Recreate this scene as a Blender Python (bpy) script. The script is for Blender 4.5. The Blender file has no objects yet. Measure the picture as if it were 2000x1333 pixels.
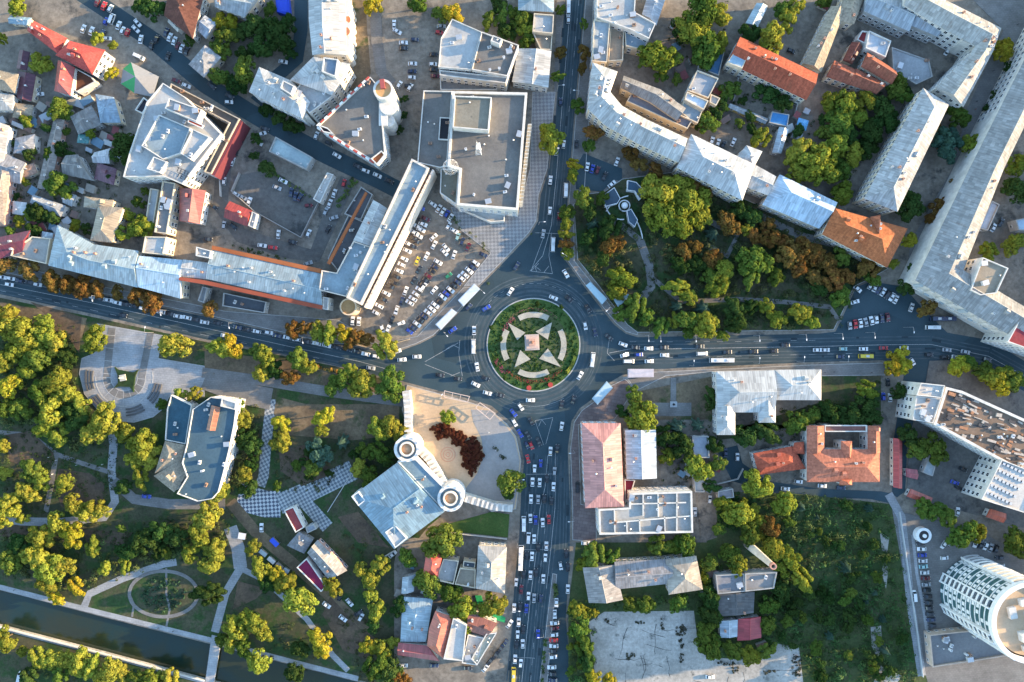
import bpy, math, random, bmesh
from mathutils import Vector
random.seed(7)
scn = bpy.context.scene
COL = scn.collection
H0 = 333.3            # drone height, metres; 0.25 m of ground per photo pixel
S = 0.25
# ---------------------------------------------------------------- camera, light
cam_d = bpy.data.cameras.new("camera"); cam = bpy.data.objects.new("camera", cam_d); COL.objects.link(cam)
cam.location = (0, 0, H0); cam.rotation_euler = (0, 0, 0)
cam_d.sensor_width = 36; cam_d.lens = 36 * H0 / 500.0; cam_d.clip_start = 1; cam_d.clip_end = 6000
scn.camera = cam
SUN_EL, SUN_AZ = 11.0, 8.5      # azimuth: degrees above the +x axis, in plan
sd = Vector((math.cos(math.radians(SUN_AZ)) * math.cos(math.radians(SUN_EL)),
             math.sin(math.radians(SUN_AZ)) * math.cos(math.radians(SUN_EL)), math.sin(math.radians(SUN_EL))))
sl = bpy.data.lights.new("sun", 'SUN'); so = bpy.data.objects.new("sun", sl); COL.objects.link(so)
sl.energy = 3.2; sl.angle = math.radians(0.5); sl.color = (1.0, 0.72, 0.40)
so.rotation_euler = (-sd).to_track_quat('-Z', 'Y').to_euler()
w = bpy.data.worlds.new("World"); scn.world = w; w.use_nodes = True
wn = w.node_tree.nodes; wn.clear()
sky = wn.new('ShaderNodeTexSky'); sky.sky_type = 'NISHITA'; sky.sun_disc = False
sky.sun_elevation = math.radians(SUN_EL); sky.sun_rotation = math.radians(90 - SUN_AZ)
sky.dust_density = 0.3; sky.ozone_density = 1.7
bgn = wn.new('ShaderNodeBackground'); bgn.inputs[1].default_value = 0.15
wo = wn.new('ShaderNodeOutputWorld')
w.node_tree.links.new(sky.outputs[0], bgn.inputs[0]); w.node_tree.links.new(bgn.outputs[0], wo.inputs[0])
vs = scn.view_settings; vs.view_transform = 'Standard'; vs.look = 'None'; vs.exposure = 2.4; vs.gamma = 1; vs.use_curve_mapping = False
scn.cycles.max_bounces = 4; scn.cycles.diffuse_bounces = 2; scn.cycles.glossy_bounces = 2; scn.cycles.transmission_bounces = 2

# ---------------------------------------------------------------- helpers
def P(px, py, h=0.0):
    k = S * (1 - h / H0)
    return ((px - 1000) * k, (666.5 - py) * k, h)
def origin_of(o):
    v = Vector((0, 0, 0))
    while o is not None:
        v += o.location; o = o.parent
    return v
def tag(o, label=None, cat=None, group=None, kind=None):
    if label: o["label"] = label
    if cat: o["category"] = cat
    if group: o["group"] = group
    if kind: o["kind"] = kind
    return o
def mesh_of(name, verts, faces, mats, uvs=None, midx=None, smooth=False):
    me = bpy.data.meshes.new(name); me.from_pydata(verts, [], faces)
    if not isinstance(mats, (list, tuple)): mats = [mats]
    for m in mats: me.materials.append(m)
    if midx: me.polygons.foreach_set('material_index', midx)
    if uvs:
        uv = me.uv_layers.new(name='UVMap'); flat = []
        for u in uvs:
            for q in u: flat.extend((q[0], q[1]))
        uv.data.foreach_set('uv', flat)
    if smooth: me.polygons.foreach_set('use_smooth', [True] * len(me.polygons))
    me.update(); return me
def put(name, me, parent=None, loc=(0, 0, 0), rz=0, color=None, scale=None):
    o = bpy.data.objects.new(name, me); COL.objects.link(o)
    if parent is not None: o.parent = parent
    o.location = loc; o.rotation_euler = (0, 0, rz)
    if color: o.color = (*color, 1)
    if scale: o.scale = scale
    return o
def mk(name, verts, faces, mats, parent=None, color=None, uvs=None, midx=None, smooth=False):
    """verts in world coordinates; made local to the parent"""
    if parent is not None:
        og = origin_of(parent); verts = [(v[0]-og.x, v[1]-og.y, v[2]-og.z) for v in verts]
        return put(name, mesh_of(name, verts, faces, mats, uvs, midx, smooth), parent, color=color)
    cx = sum(v[0] for v in verts)/len(verts); cy = sum(v[1] for v in verts)/len(verts); cz = min(v[2] for v in verts)
    verts = [(v[0]-cx, v[1]-cy, v[2]-cz) for v in verts]
    return put(name, mesh_of(name, verts, faces, mats, uvs, midx, smooth), None, (cx, cy, cz), color=color)
def empty(name, loc):
    o = bpy.data.objects.new(name, None); COL.objects.link(o); o.location = loc; o.empty_display_size = 0.5; return o
def area2(p): return sum(p[i][0]*p[(i+1) % len(p)][1] - p[(i+1) % len(p)][0]*p[i][1] for i in range(len(p)))/2
def ccw(p): return list(p) if area2(p) > 0 else list(reversed(p))
def offset(p, d):
    """inward mitred offset of a CCW polygon (2D)"""
    n = len(p); out = []
    for i in range(n):
        a = Vector(p[i-1][:2]); b = Vector(p[i][:2]); c = Vector(p[(i+1) % n][:2])
        e1 = (b-a); e2 = (c-b)
        if e1.length < 1e-6 or e2.length < 1e-6: out.append((b.x, b.y)); continue
        e1.normalize(); e2.normalize()
        n1 = Vector((-e1.y, e1.x)); n2 = Vector((-e2.y, e2.x)); m = n1+n2
        if m.length < 1e-3: m = n1.copy()
        m.normalize(); k = d/max(0.35, m.dot(n1)); out.append((b.x+m.x*k, b.y+m.y*k))
    return out
def fill(loops, z):
    """triangulated face set of an outline (first loop) with holes"""
    bm = bmesh.new(); es = []
    for lp in loops:
        vs_ = [bm.verts.new((q[0], q[1], z)) for q in lp]
        for i in range(len(vs_)): es.append(bm.edges.new((vs_[i], vs_[(i+1) % len(vs_)])))
    bmesh.ops.triangle_fill(bm, edges=es, use_beauty=True, use_dissolve=False, normal=(0, 0, 1))
    bmesh.ops.recalc_face_normals(bm, faces=bm.faces)
    for f in bm.faces:
        if f.normal.z < 0: f.normal_flip()
    bm.verts.index_update()
    v = [tuple(x.co) for x in bm.verts]; f = [[q.index for q in x.verts] for x in bm.faces]; bm.free(); return v, f
def pip(x, y, poly):
    c = False; j = len(poly)-1
    for i in range(len(poly)):
        xi, yi = poly[i][:2]; xj, yj = poly[j][:2]
        if (yi > y) != (yj > y) and x < (xj-xi)*(y-yi)/(yj-yi+1e-12)+xi: c = not c
        j = i
    return c
class MB:
    """collects boxes and tubes into one mesh, world coordinates"""
    def __init__(s): s.v = []; s.f = []; s.m = []
    def add(s, v, f, m=0):
        b = len(s.v); s.v += [tuple(q) for q in v]; s.f += [[b+i for i in q] for q in f]; s.m += [m]*len(f)
    def prism(s, pts, z0, z1, m=0, top=True, bot=False):
        pts = ccw(pts); n = len(pts)
        v = [(p[0], p[1], z0) for p in pts]+[(p[0], p[1], z1) for p in pts]
        f = [[i, (i+1) % n, n+(i+1) % n, n+i] for i in range(n)]
        if top: f.append(list(range(n, 2*n)))
        if bot: f.append(list(range(n-1, -1, -1)))
        s.add(v, f, m)
    def box(s, cx, cy, z0, lx, ly, lz, rz=0, m=0):
        c, q = math.cos(rz), math.sin(rz)
        pts = [(cx+c*a-q*b, cy+q*a+c*b) for a, b in ((-lx/2, -ly/2), (lx/2, -ly/2), (lx/2, ly/2), (-lx/2, ly/2))]
        s.prism(pts, z0, z0+lz, m, bot=True)
    def tube(s, a, b, r0, r1=None, n=6, m=0, cap=True):
        r1 = r0 if r1 is None else r1
        a = Vector(a); b = Vector(b); d = (b-a).normalized()
        u = d.orthogonal().normalized(); w_ = d.cross(u); v = []
        for c, r in ((a, r0), (b, r1)):
            for i in range(n):
                t = 2*math.pi*i/n; v.append(c+u*r*math.cos(t)+w_*r*math.sin(t))
        f = [[i, (i+1) % n, n+(i+1) % n, n+i] for i in range(n)]
        if cap: f += [list(range(n, 2*n)), list(range(n-1, -1, -1))]
        s.add(v, f, m)
    def ring(s, cx, cy, r0, r1, z0, z1, n=32, a0=0, a1=2*math.pi, m=0):
        full = abs(a1-a0-2*math.pi) < 1e-6; k = n if full else n+1; v = []
        for i in range(k):
            t = a0+(a1-a0)*i/n; c, q = math.cos(t), math.sin(t)
            v += [(cx+c*r0, cy+q*r0, z0), (cx+c*r1, cy+q*r1, z0), (cx+c*r1, cy+q*r1, z1), (cx+c*r0, cy+q*r0, z1)]
        f = []
        for i in range(n):
            a = 4*i; b = 4*((i+1) % k)
            f += [[a+1, b+1, b+2, a+2], [a+2, b+2, b+3, a+3], [b+0, a+0, a+3, b+3]]
        if not full: f += [[0, 1, 2, 3], [4*n+3, 4*n+2, 4*n+1, 4*n]]
        s.add(v, f, m)
    def cone(s, cx, cy, r, z0, z1, n=24, m=0):
        v = [(cx+r*math.cos(2*math.pi*i/n), cy+r*math.sin(2*math.pi*i/n), z0) for i in range(n)]+[(cx, cy, z1)]
        s.add(v, [[i, (i+1) % n, n] for i in range(n)], m)
    def build(s, name, mats, parent=None, color=None): return mk(name, s.v, s.f, mats, parent, color, midx=s.m)
def circ(cx, cy, r, n=32): return [(cx+r*math.cos(2*math.pi*i/n), cy+r*math.sin(2*math.pi*i/n)) for i in range(n)]

# ---------------------------------------------------------------- materials
def newmat(name, rough=0.8, metal=0.0, spec=0.3):
    m = bpy.data.materials.new(name); m.use_nodes = True
    b = m.node_tree.nodes['Principled BSDF']
    b.inputs['Roughness'].default_value = rough; b.inputs['Metallic'].default_value = metal
    b.inputs['Specular IOR Level'].default_value = spec
    return m, m.node_tree.nodes, m.node_tree.links, b
def geo_pos(n): return n.new('ShaderNodeNewGeometry').outputs['Position']
def noise(n, l, vec, scale, detail=4, rough=0.6):
    t = n.new('ShaderNodeTexNoise'); t.inputs['Scale'].default_value = scale
    t.inputs['Detail'].default_value = detail; t.inputs['Roughness'].default_value = rough
    if vec is not None: l.new(vec, t.inputs['Vector'])
    return t.outputs['Fac']
def ramp(n, l, fac, lo, hi, v0, v1):
    r = n.new('ShaderNodeMapRange'); r.inputs[1].default_value = lo; r.inputs[2].default_value = hi
    r.inputs[3].default_value = v0; r.inputs[4].default_value = v1; l.new(fac, r.inputs[0]); return r.outputs[0]
def mixc(n, l, fac, a, b, mode='MIX'):
    m = n.new('ShaderNodeMix'); m.data_type = 'RGBA'; m.blend_type = mode
    for s_, v in ((m.inputs[0], fac), (m.inputs[6], a), (m.inputs[7], b)):
        if hasattr(v, 'links'): l.new(v, s_)
        elif isinstance(v, (int, float)): s_.default_value = v
        else: s_.default_value = (*v, 1)
    return m.outputs[2]
def mul(n, l, colr, fac):
    """colour times scalar"""
    v = n.new('ShaderNodeVectorMath'); v.operation = 'SCALE'
    if hasattr(colr, 'links'): l.new(colr, v.inputs[0])
    else: v.inputs[0].default_value = colr
    l.new(fac, v.inputs['Scale']); return v.outputs[0]
def prod(n, l, a, b):
    m = n.new('ShaderNodeMath'); m.operation = 'MULTIPLY'; l.new(a, m.inputs[0])
    if hasattr(b, 'links'): l.new(b, m.inputs[1])
    else: m.inputs[1].default_value = b
    return m.outputs[0]
def objcol(n): return n.new('ShaderNodeObjectInfo').outputs['Color']
def bump(n, l, b, h, strength, dist=0.1):
    k = n.new('ShaderNodeBump'); k.inputs['Strength'].default_value = strength; k.inputs['Distance'].default_value = dist
    l.new(h, k.inputs['Height']); l.new(k.outputs[0], b.inputs['Normal'])
def roofmat(name, pitch_u, pitch_v, rough, metal, stain, seam=0.12, spec=0.4):
    m, n, l, b = newmat(name, rough, metal, spec); pos = geo_pos(n)
    uv = n.new('ShaderNodeUVMap').outputs[0]; sep = n.new('ShaderNodeSeparateXYZ'); l.new(uv, sep.inputs[0])
    # a random tone for each sheet: white noise on floor(uv / pitch)
    sn = n.new('ShaderNodeVectorMath'); sn.operation = 'SNAP'; l.new(uv, sn.inputs[0]); sn.inputs[1].default_value = (pitch_u, pitch_v, 1)
    wn_ = n.new('ShaderNodeTexWhiteNoise'); l.new(sn.outputs[0], wn_.inputs[0])
    tone = ramp(n, l, wn_.outputs['Value'], 0, 1, 0.78, 1.14)
    fr = n.new('ShaderNodeMath'); fr.operation = 'PINGPONG'; l.new(sep.outputs[0], fr.inputs[0]); fr.inputs[1].default_value = pitch_u/2
    sm = ramp(n, l, fr.outputs[0], 0, pitch_u*0.14, 1-seam, 1.0)
    big = ramp(n, l, noise(n, l, pos, 0.07, 3), 0.32, 0.68, 0.8, 1.14)
    mp = n.new('ShaderNodeMapping'); mp.inputs['Scale'].default_value = (1.0, 0.10, 1); l.new(uv, mp.inputs['Vector'])
    fine = ramp(n, l, noise(n, l, mp.outputs[0], 1.1, 5, 0.75), 0.25, 0.75, 0.62, 1.3)
    f = prod(n, l, prod(n, l, tone, sm), prod(n, l, big, fine))
    c = mul(n, l, objcol(n), f)
    mp2 = n.new('ShaderNodeMapping'); mp2.inputs['Scale'].default_value = (0.30, 0.09, 1); l.new(uv, mp2.inputs['Vector'])
    st = ramp(n, l, noise(n, l, mp2.outputs[0], 1.0, 7, 0.75), 0.55, 0.70, 0, stain)
    c = mixc(n, l, st, c, (0.16, 0.09, 0.05))
    l.new(c, b.inputs['Base Color']); bump(n, l, b, fr.outputs[0], 0.25, 0.12)
    return m
M = {}
M['metal'] = roofmat('roof_sheet_metal', 1.1, 3.0, 0.45, 0.0, 0.45, 0.25, 0.5)
M['tile'] = roofmat('roof_tiles', 0.7, 0.7, 0.85, 0.0, 0.4, 0.2, 0.2)
M['slate'] = roofmat('roof_fibre_cement', 1.3, 1.6, 0.9, 0.0, 0.5, 0.2, 0.2)
def groundmat(name, c1, c2, s1=0.05, s2=0.8, dark=0.75, patch=None, rough=0.9, bstr=0.3, obj=False):
    m, n, l, b = newmat(name, rough, 0, 0.2); pos = geo_pos(n)
    a = ramp(n, l, noise(n, l, pos, s1, 5, 0.65), 0.36, 0.64, 0, 1)
    base = mixc(n, l, a, c1, c2)
    if obj: base = mixc(n, l, 1.0, base, objcol(n), 'MULTIPLY')
    if patch:
        p = ramp(n, l, noise(n, l, pos, patch[1], 6, 0.7), patch[2], patch[2]+0.1, 0, 1)
        base = mixc(n, l, p, base, patch[0])
    fn = noise(n, l, pos, s2, 6, 0.75)
    base = mul(n, l, base, ramp(n, l, fn, 0.25, 0.75, dark, 2-dark))
    l.new(base, b.inputs['Base Color']); bump(n, l, b, fn, bstr, 0.15); return m
M['ground'] = groundmat('yard_ground', (0.145, 0.125, 0.103), (0.25, 0.215, 0.172), 0.045, 0.4, 0.55, ((0.075, 0.072, 0.065), 0.07, 0.55))
M['dirt'] = groundmat('dry_soil', (0.10, 0.075, 0.05), (0.19, 0.14, 0.085), 0.07, 0.7, 0.6, ((0.05, 0.065, 0.025), 0.1, 0.54))
M['parksoil'] = groundmat('dark_park_soil', (0.042, 0.048, 0.025), (0.085, 0.078, 0.045), 0.07, 0.8, 0.55, ((0.03, 0.060, 0.018), 0.09, 0.47))  # dark olive soil tone with greener patches
M['scrubsoil'] = groundmat('scrub_ground', (0.035, 0.065, 0.02), (0.075, 0.085, 0.035), 0.06, 0.9, 0.55, ((0.10, 0.095, 0.06), 0.05, 0.6))
M['yard'] = groundmat('yard_surface', (0.10, 0.095, 0.088), (0.155, 0.145, 0.13), 0.05, 0.5, 0.65, ((0.06, 0.06, 0.058), 0.08, 0.56))
M['grass'] = groundmat('lawn', (0.035, 0.075, 0.018), (0.06, 0.10, 0.025), 0.12, 1.6, 0.6, ((0.10, 0.09, 0.035), 0.12, 0.6))
M['smooth'] = groundmat('smooth_screed', (0.24, 0.235, 0.23), (0.30, 0.29, 0.275), 0.06, 0.8, 0.85)
M['concrete'] = groundmat('old_concrete', (0.27, 0.255, 0.225), (0.42, 0.39, 0.345), 0.06, 0.7, 0.65, ((0.085, 0.09, 0.08), 0.13, 0.575))
M['sand'] = groundmat('tan_screed', (0.42, 0.30, 0.19), (0.52, 0.38, 0.25), 0.05, 0.9, 0.85)
M['gravel'] = groundmat('white_gravel', (0.30, 0.28, 0.23), (0.40, 0.37, 0.30), 0.3, 2.0, 0.75)
M['slab'] = groundmat('flat_deck', (1, 1, 1), (0.72, 0.72, 0.74), 0.07, 0.9, 0.8, ((0.07, 0.07, 0.07), 0.1, 0.66), obj=True)
# asphalt with tyre polish and patches
def asphalt():
    m, n, l, b = newmat('asphalt', 0.85, 0, 0.25); pos = geo_pos(n)
    a = ramp(n, l, noise(n, l, pos, 0.04, 4), 0.35, 0.65, 0, 1)
    c = mixc(n, l, a, (0.026, 0.049, 0.060), (0.042, 0.066, 0.077))
    vo = n.new('ShaderNodeTexVoronoi'); vo.inputs['Scale'].default_value = 0.06; l.new(pos, vo.inputs['Vector'])
    pt = ramp(n, l, vo.outputs['Color'], 0.0, 1.0, 0.82, 1.2)
    c = mul(n, l, c, pt)
    fn = noise(n, l, pos, 1.5, 6, 0.8); c = mul(n, l, c, ramp(n, l, fn, 0.2, 0.8, 0.78, 1.22))
    l.new(c, b.inputs['Base Color']); bump(n, l, b, fn, 0.15, 0.05); return m
M['asphalt'] = asphalt()
def paving(name, c1, c2, size, rot=0.0, mortar=0.02, chk=False):
    m, n, l, b = newmat(name, 0.8, 0, 0.3); pos = geo_pos(n)
    mp = n.new('ShaderNodeMapping'); mp.inputs['Rotation'].default_value = (0, 0, rot); l.new(pos, mp.inputs['Vector'])
    if chk:
        t = n.new('ShaderNodeTexChecker'); t.inputs['Scale'].default_value = 1.0/size
        mp.inputs['Location'].default_value = (0, 0, 0.3*size)
        t.inputs['Color1'].default_value = (*c1, 1); t.inputs['Color2'].default_value = (*c2, 1); l.new(mp.outputs[0], t.inputs['Vector']); c = t.outputs['Color']
    else:
        t = n.new('ShaderNodeTexBrick'); t.inputs['Scale'].default_value = 1.0; t.offset = 0.5
        t.inputs['Brick Width'].default_value = size*1.6; t.inputs['Row Height'].default_value = size; t.inputs['Mortar Size'].default_value = mortar*size*3
        t.inputs['Color1'].default_value = (*c1, 1); t.inputs['Color2'].default_value = (*c2, 1); t.inputs['Mortar'].default_value = (*[q*0.8 for q in c1], 1)
        l.new(mp.outputs[0], t.inputs['Vector']); c = t.outputs['Color']
    c = mul(n, l, c, ramp(n, l, noise(n, l, pos, 0.12, 6, 0.7), 0.3, 0.7, 0.72, 1.25))
    l.new(c, b.inputs['Base Color']); return m
M['pave'] = paving('pavement_slabs', (0.155, 0.15, 0.14), (0.185, 0.175, 0.165), 0.9, 0.1)
M['pavelight'] = paving('light_paving', (0.27, 0.275, 0.28), (0.31, 0.31, 0.31), 1.1, 0.12)
M['plaza'] = paving('plaza_diamond_tiles', (0.17, 0.175, 0.18), (0.26, 0.26, 0.26), 1.25, 0.75, chk=True)
M['checker'] = paving('checkered_paving', (0.085, 0.10, 0.13), (0.46, 0.46, 0.45), 1.3, 0.72, chk=True)
M['checker2'] = paving('pale_checkered_paving', (0.13, 0.15, 0.17), (0.36, 0.37, 0.36), 1.2, 0.30, chk=True)
M['brickpave'] = paving('brown_striped_paving', (0.14, 0.105, 0.10), (0.18, 0.14, 0.13), 1.6, 0.15)
def simple(name, c, rough=0.6, metal=0, spec=0.4, var=0.12, sc=0.6):
    m, n, l, b = newmat(name, rough, metal, spec)
    base = mul(n, l, objcol(n) if c is None else c, ramp(n, l, noise(n, l, geo_pos(n), sc, 5, 0.7), 0.3, 0.7, 1-var, 1+var))
    l.new(base, b.inputs['Base Color']); return m
M['plaster'] = simple('plaster', None, 0.85, 0, 0.2, 0.22, 0.35)
M['trim'] = simple('painted_trim', None, 0.6, 0, 0.4, 0.1, 0.8)
M['white'] = simple('white_paint', (0.75, 0.74, 0.72), 0.6, 0, 0.4, 0.12)
M['mark'] = simple('road_paint', (0.33, 0.33, 0.32), 0.8, 0, 0.2, 0.45, 1.6)
M['kerb'] = simple('kerb_stone', (0.36, 0.35, 0.33), 0.85, 0, 0.2, 0.25, 0.5)
M['dark'] = simple('dark_metal', (0.03, 0.03, 0.035), 0.5, 0.3, 0.4, 0.1)
M['steel'] = simple('galvanised_steel', (0.5, 0.5, 0.5), 0.4, 0.6, 0.5, 0.1)
M['rubber'] = simple('rubber', (0.02, 0.02, 0.02), 0.8, 0, 0.2, 0.1)
M['bark'] = simple('bark', (0.10, 0.075, 0.05), 0.9, 0, 0.1, 0.3, 2)
M['skin'] = simple('person_cloth', None, 0.8, 0, 0.2, 0.05)
def glass(name, c, rough=0.08):
    m, n, l, b = newmat(name, rough, 0, 0.6); b.inputs['Base Color'].default_value = (*c, 1); return m
M['glass'] = glass('window_glass', (0.02, 0.028, 0.035)); M['greenglass'] = glass('green_curtain_glass', (0.05, 0.11, 0.12), 0.12)
def paint():
    m, n, l, b = newmat('car_paint', 0.3, 0, 0.5); l.new(objcol(n), b.inputs['Base Color'])
    b.inputs['Coat Weight'].default_value = 0.5; b.inputs['Coat Roughness'].default_value = 0.05; return m
M['paint'] = paint()
def lampmat(name, c):
    m, n, l, b = newmat(name, 0.2, 0, 0.6); b.inputs['Base Color'].default_value = (*c, 1); return m
M['headlight'] = lampmat('headlight_glass', (0.7, 0.7, 0.65)); M['tail'] = lampmat('tail_light_red', (0.35, 0.01, 0.01))
def water():
    m, n, l, b = newmat('canal_water', 0.16, 0, 0.5); pos = geo_pos(n)
    c = mixc(n, l, ramp(n, l, noise(n, l, pos, 0.04, 4), 0.4, 0.62, 0, 1), (0.010, 0.026, 0.020), (0.022, 0.026, 0.008))
    l.new(c, b.inputs['Base Color']); bump(n, l, b, noise(n, l, pos, 0.9, 5), 0.3, 0.12); return m
M['water'] = water()
def leaf():
    m = bpy.data.materials.new('leaves'); m.use_nodes = True; n = m.node_tree.nodes; l = m.node_tree.links; n.clear()
    tc = n.new('ShaderNodeTexCoord').outputs['Object']; oi = n.new('ShaderNodeObjectInfo')
    nz = noise(n, l, tc, 2.6, 3, 0.6)
    hs = n.new('ShaderNodeHueSaturation'); l.new(oi.outputs['Color'], hs.inputs['Color'])
    l.new(ramp(n, l, nz, 0.3, 0.7, 0.475, 0.52), hs.inputs['Hue']); l.new(ramp(n, l, noise(n, l, tc, 7.0, 3, 0.6), 0.3, 0.7, 0.6, 1.4), hs.inputs['Value'])
    d = n.new('ShaderNodeBsdfDiffuse'); t = n.new('ShaderNodeBsdfTranslucent'); mx = n.new('ShaderNodeMixShader'); mx.inputs[0].default_value = 0.25
    o = n.new('ShaderNodeOutputMaterial')
    l.new(hs.outputs[0], d.inputs[0]); l.new(hs.outputs[0], t.inputs[0]); l.new(d.outputs[0], mx.inputs[1]); l.new(t.outputs[0], mx.inputs[2]); l.new(mx.outputs[0], o.inputs[0])
    return m
M['leaf'] = leaf()

# ---------------------------------------------------------------- ground, canal, roads
HOLE = [P(*q) for q in [(-260, 1085), (0, 1153), (180, 1200), (390, 1253), (560, 1297), (690, 1330), (860, 1372), (860, 1440), (690, 1400), (560, 1368), (400, 1328), (200, 1275), (0, 1223), (-260, 1157)]]
HOLE = ccw([(q[0], q[1]) for q in HOLE])
big = [(-900, -800), (900, -800), (900, 800), (-900, 800)]
v, f = fill([big, HOLE], 0.0)
tag(mk('ground', v, f, M['ground']), kind='structure')
mb = MB(); nh = len(HOLE)
for i in range(nh):
    a = HOLE[i]; b_ = HOLE[(i+1) % nh]
    mb.add([(a[0], a[1], -2.2), (b_[0], b_[1], -2.2), (b_[0], b_[1], 0.0), (a[0], a[1], 0.0)], [[3, 2, 1, 0]])
tag(mb.build('canal_embankment', M['concrete']), kind='structure')
v, f = fill([offset(HOLE, -0.3)], -1.6); tag(mk('canal_water', v, f, M['water']), kind='structure')
LAYER = [0]
def zone(name, pts, mat, z=0.02, holes=(), color=None, kerb=None):
    LAYER[0] += 1; zz = z + (LAYER[0] % 40)*0.004
    loop = ccw([P(*q)[:2] for q in pts]); hs = [ccw([P(*q)[:2] for q in h_]) for h_ in holes]
    v, f = fill([loop]+hs, zz)
    for lp in [loop]+[list(reversed(h_)) for h_ in hs]:
        b0 = len(v); n_ = len(lp); v += [(q[0], q[1], -0.05) for q in lp]+[(q[0], q[1], zz) for q in lp]
        f += [[b0+i, b0+(i+1) % n_, b0+n_+(i+1) % n_, b0+n_+i] for i in range(n_)]
    o = tag(mk(name, v, f, M[mat], color=color), kind='structure')
    if kerb:
        k = MB()
        inner = offset(loop, 0.28); n_ = len(loop)
        for i in range(n_):
            j = (i+1) % n_
            k.add([(*loop[i], -0.04), (*loop[j], -0.04), (*loop[j], zz+0.02), (*loop[i], zz+0.02), (*inner[i], zz+0.02), (*inner[j], zz+0.02)], [[0, 1, 2, 3], [3, 2, 5, 4]])
        tag(k.build('kerb', M['kerb']), kind='structure')
    return o
def band(name, line, width, mat, z=0.02, color=None):
    """strip of given width (px) along a polyline of px points"""
    L, R = [], []
    for i, p in enumerate(line):
        a = Vector(line[max(0, i-1)]); b_ = Vector(line[min(len(line)-1, i+1)]); d = (b_-a).normalized(); nn = Vector((-d.y, d.x))*width/2
        L.append((p[0]+nn.x, p[1]+nn.y)); R.append((p[0]-nn.x, p[1]-nn.y))
    return zone(name, L+R[::-1], mat, z, color=color)
CX, CY = 1042, 674
ROADS = [
 (1106, -200), (1106, 0), (1090, 180), (1073, 330), (1056, 381), (1051, 432), (1037, 457), (978, 519), (938, 560), (902, 605), (851, 656), (820, 672), (770, 690), (650, 676), (400, 619), (170, 571), (0, 535), (-300, 470),
 (-300, 512), (0, 575), (178, 613), (400, 663), (535, 687), (655, 711), (782, 744), (905, 776), (960, 793), (995, 822), (1014, 850), (1024, 900), (1018, 960), (1014, 1050), (1005, 1140), (1001, 1200), (994, 1333), (985, 1500),
 (1117, 1500), (1117, 1333), (1105, 1210), (1112, 1100), (1113, 993), (1109, 877), (1116, 823), (1132, 798), (1157, 780), (1190, 748), (1215, 733), (1270, 722), (1400, 716), (1580, 708), (1720, 704), (1760, 708), (1765, 735), (1745, 860), (1742, 965), (1752, 972), (1768, 960), (1772, 870), (1790, 800), (1808, 745), (1815, 705), (1870, 704), (1940, 730), (2000, 765), (2200, 880),
 (2200, 810), (2000, 705), (1935, 665), (1850, 650), (1800, 600), (1765, 560), (1700, 550), (1672, 562), (1655, 600), (1632, 648), (1600, 652), (1245, 659), (1222, 652), (1200, 635), (1182, 613), (1142, 562), (1105, 510), (1096, 500), (1098, 440), (1108, 400), (1113, 330), (1121, 230), (1130, 130), (1142, 0), (1142, -200)]
zone('road', ROADS, 'asphalt', 0.02)
zone('parking_lot', [(770, 395), (800, 385), (872, 398), (900, 450), (958, 495), (905, 560), (815, 655), (740, 668), (690, 650), (700, 600), (720, 580)], 'ground', 0.03)
zone('plaza_paving', [(880, 405), (1012, 420), (1035, 330), (1040, 180), (1085, 180), (1069, 330), (1052, 381), (1047, 432), (1033, 455), (975, 517), (935, 558), (905, 560), (958, 495), (900, 450)], 'plaza', 0.12, kerb=True)
zone('pavement', [(905, 562), (932, 560), (898, 604), (847, 655), (812, 672), (770, 686), (740, 672), (815, 657)], 'pave', 0.12, kerb=True)
band('street', [(120, -40), (210, 20), (300, 80), (400, 165), (480, 215), (560, 262), (640, 305), (740, 352), (775, 370)], 34, 'asphalt', 0.02)
band('street', [(696, -40), (700, 60), (708, 140), (670, 195), (622, 245)], 34, 'dirt', 0.02)
band('pavement', [(733, 20), (736, 80), (745, 140), (765, 165)], 22, 'pave', 0.12)
band('street', [(588, -40), (588, 60), (580, 115), (540, 150), (500, 200)], 26, 'asphalt', 0.02)
zone('parking_lot', [(745, -20), (860, -20), (852, 40), (853, 150), (825, 175), (795, 190), (760, 150), (748, 110)], 'ground', 0.03)
zone('yard', [(455, 345), (530, 330), (625, 395), (590, 465), (500, 415), (460, 390)], 'yard', 0.03)
band('street', [(440, 300), (430, 400), (470, 460), (560, 490), (615, 500), (640, 440), (680, 350)], 30, 'yard', 0.03)
zone('pavement', [(0, 512), (200, 560), (380, 595), (440, 608), (660, 625), (740, 672), (650, 672), (400, 615), (170, 567), (0, 531)], 'pave', 0.12, kerb=True)
zone('pavement', [(1088, -20), (1103, -20), (1087, 180), (1082, 180)], 'pave', 0.12)
zone('pavement', [(1145, -20), (1160, -20), (1150, 240), (1140, 400), (1120, 400), (1122, 510), (1162, 560), (1210, 620), (1245, 640), (1245, 655), (1222, 648), (1202, 631), (1185, 610), (1145, 560), (1108, 508), (1099, 498), (1101, 442), (1111, 400), (1116, 330), (1124, 230), (1133, 130)], 'pave', 0.12, kerb=True)
zone('parking_lot', [(1140, 300), (1215, 330), (1215, 350), (1180, 375), (1125, 370), (1122, 330)], 'asphalt', 0.13)
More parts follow.
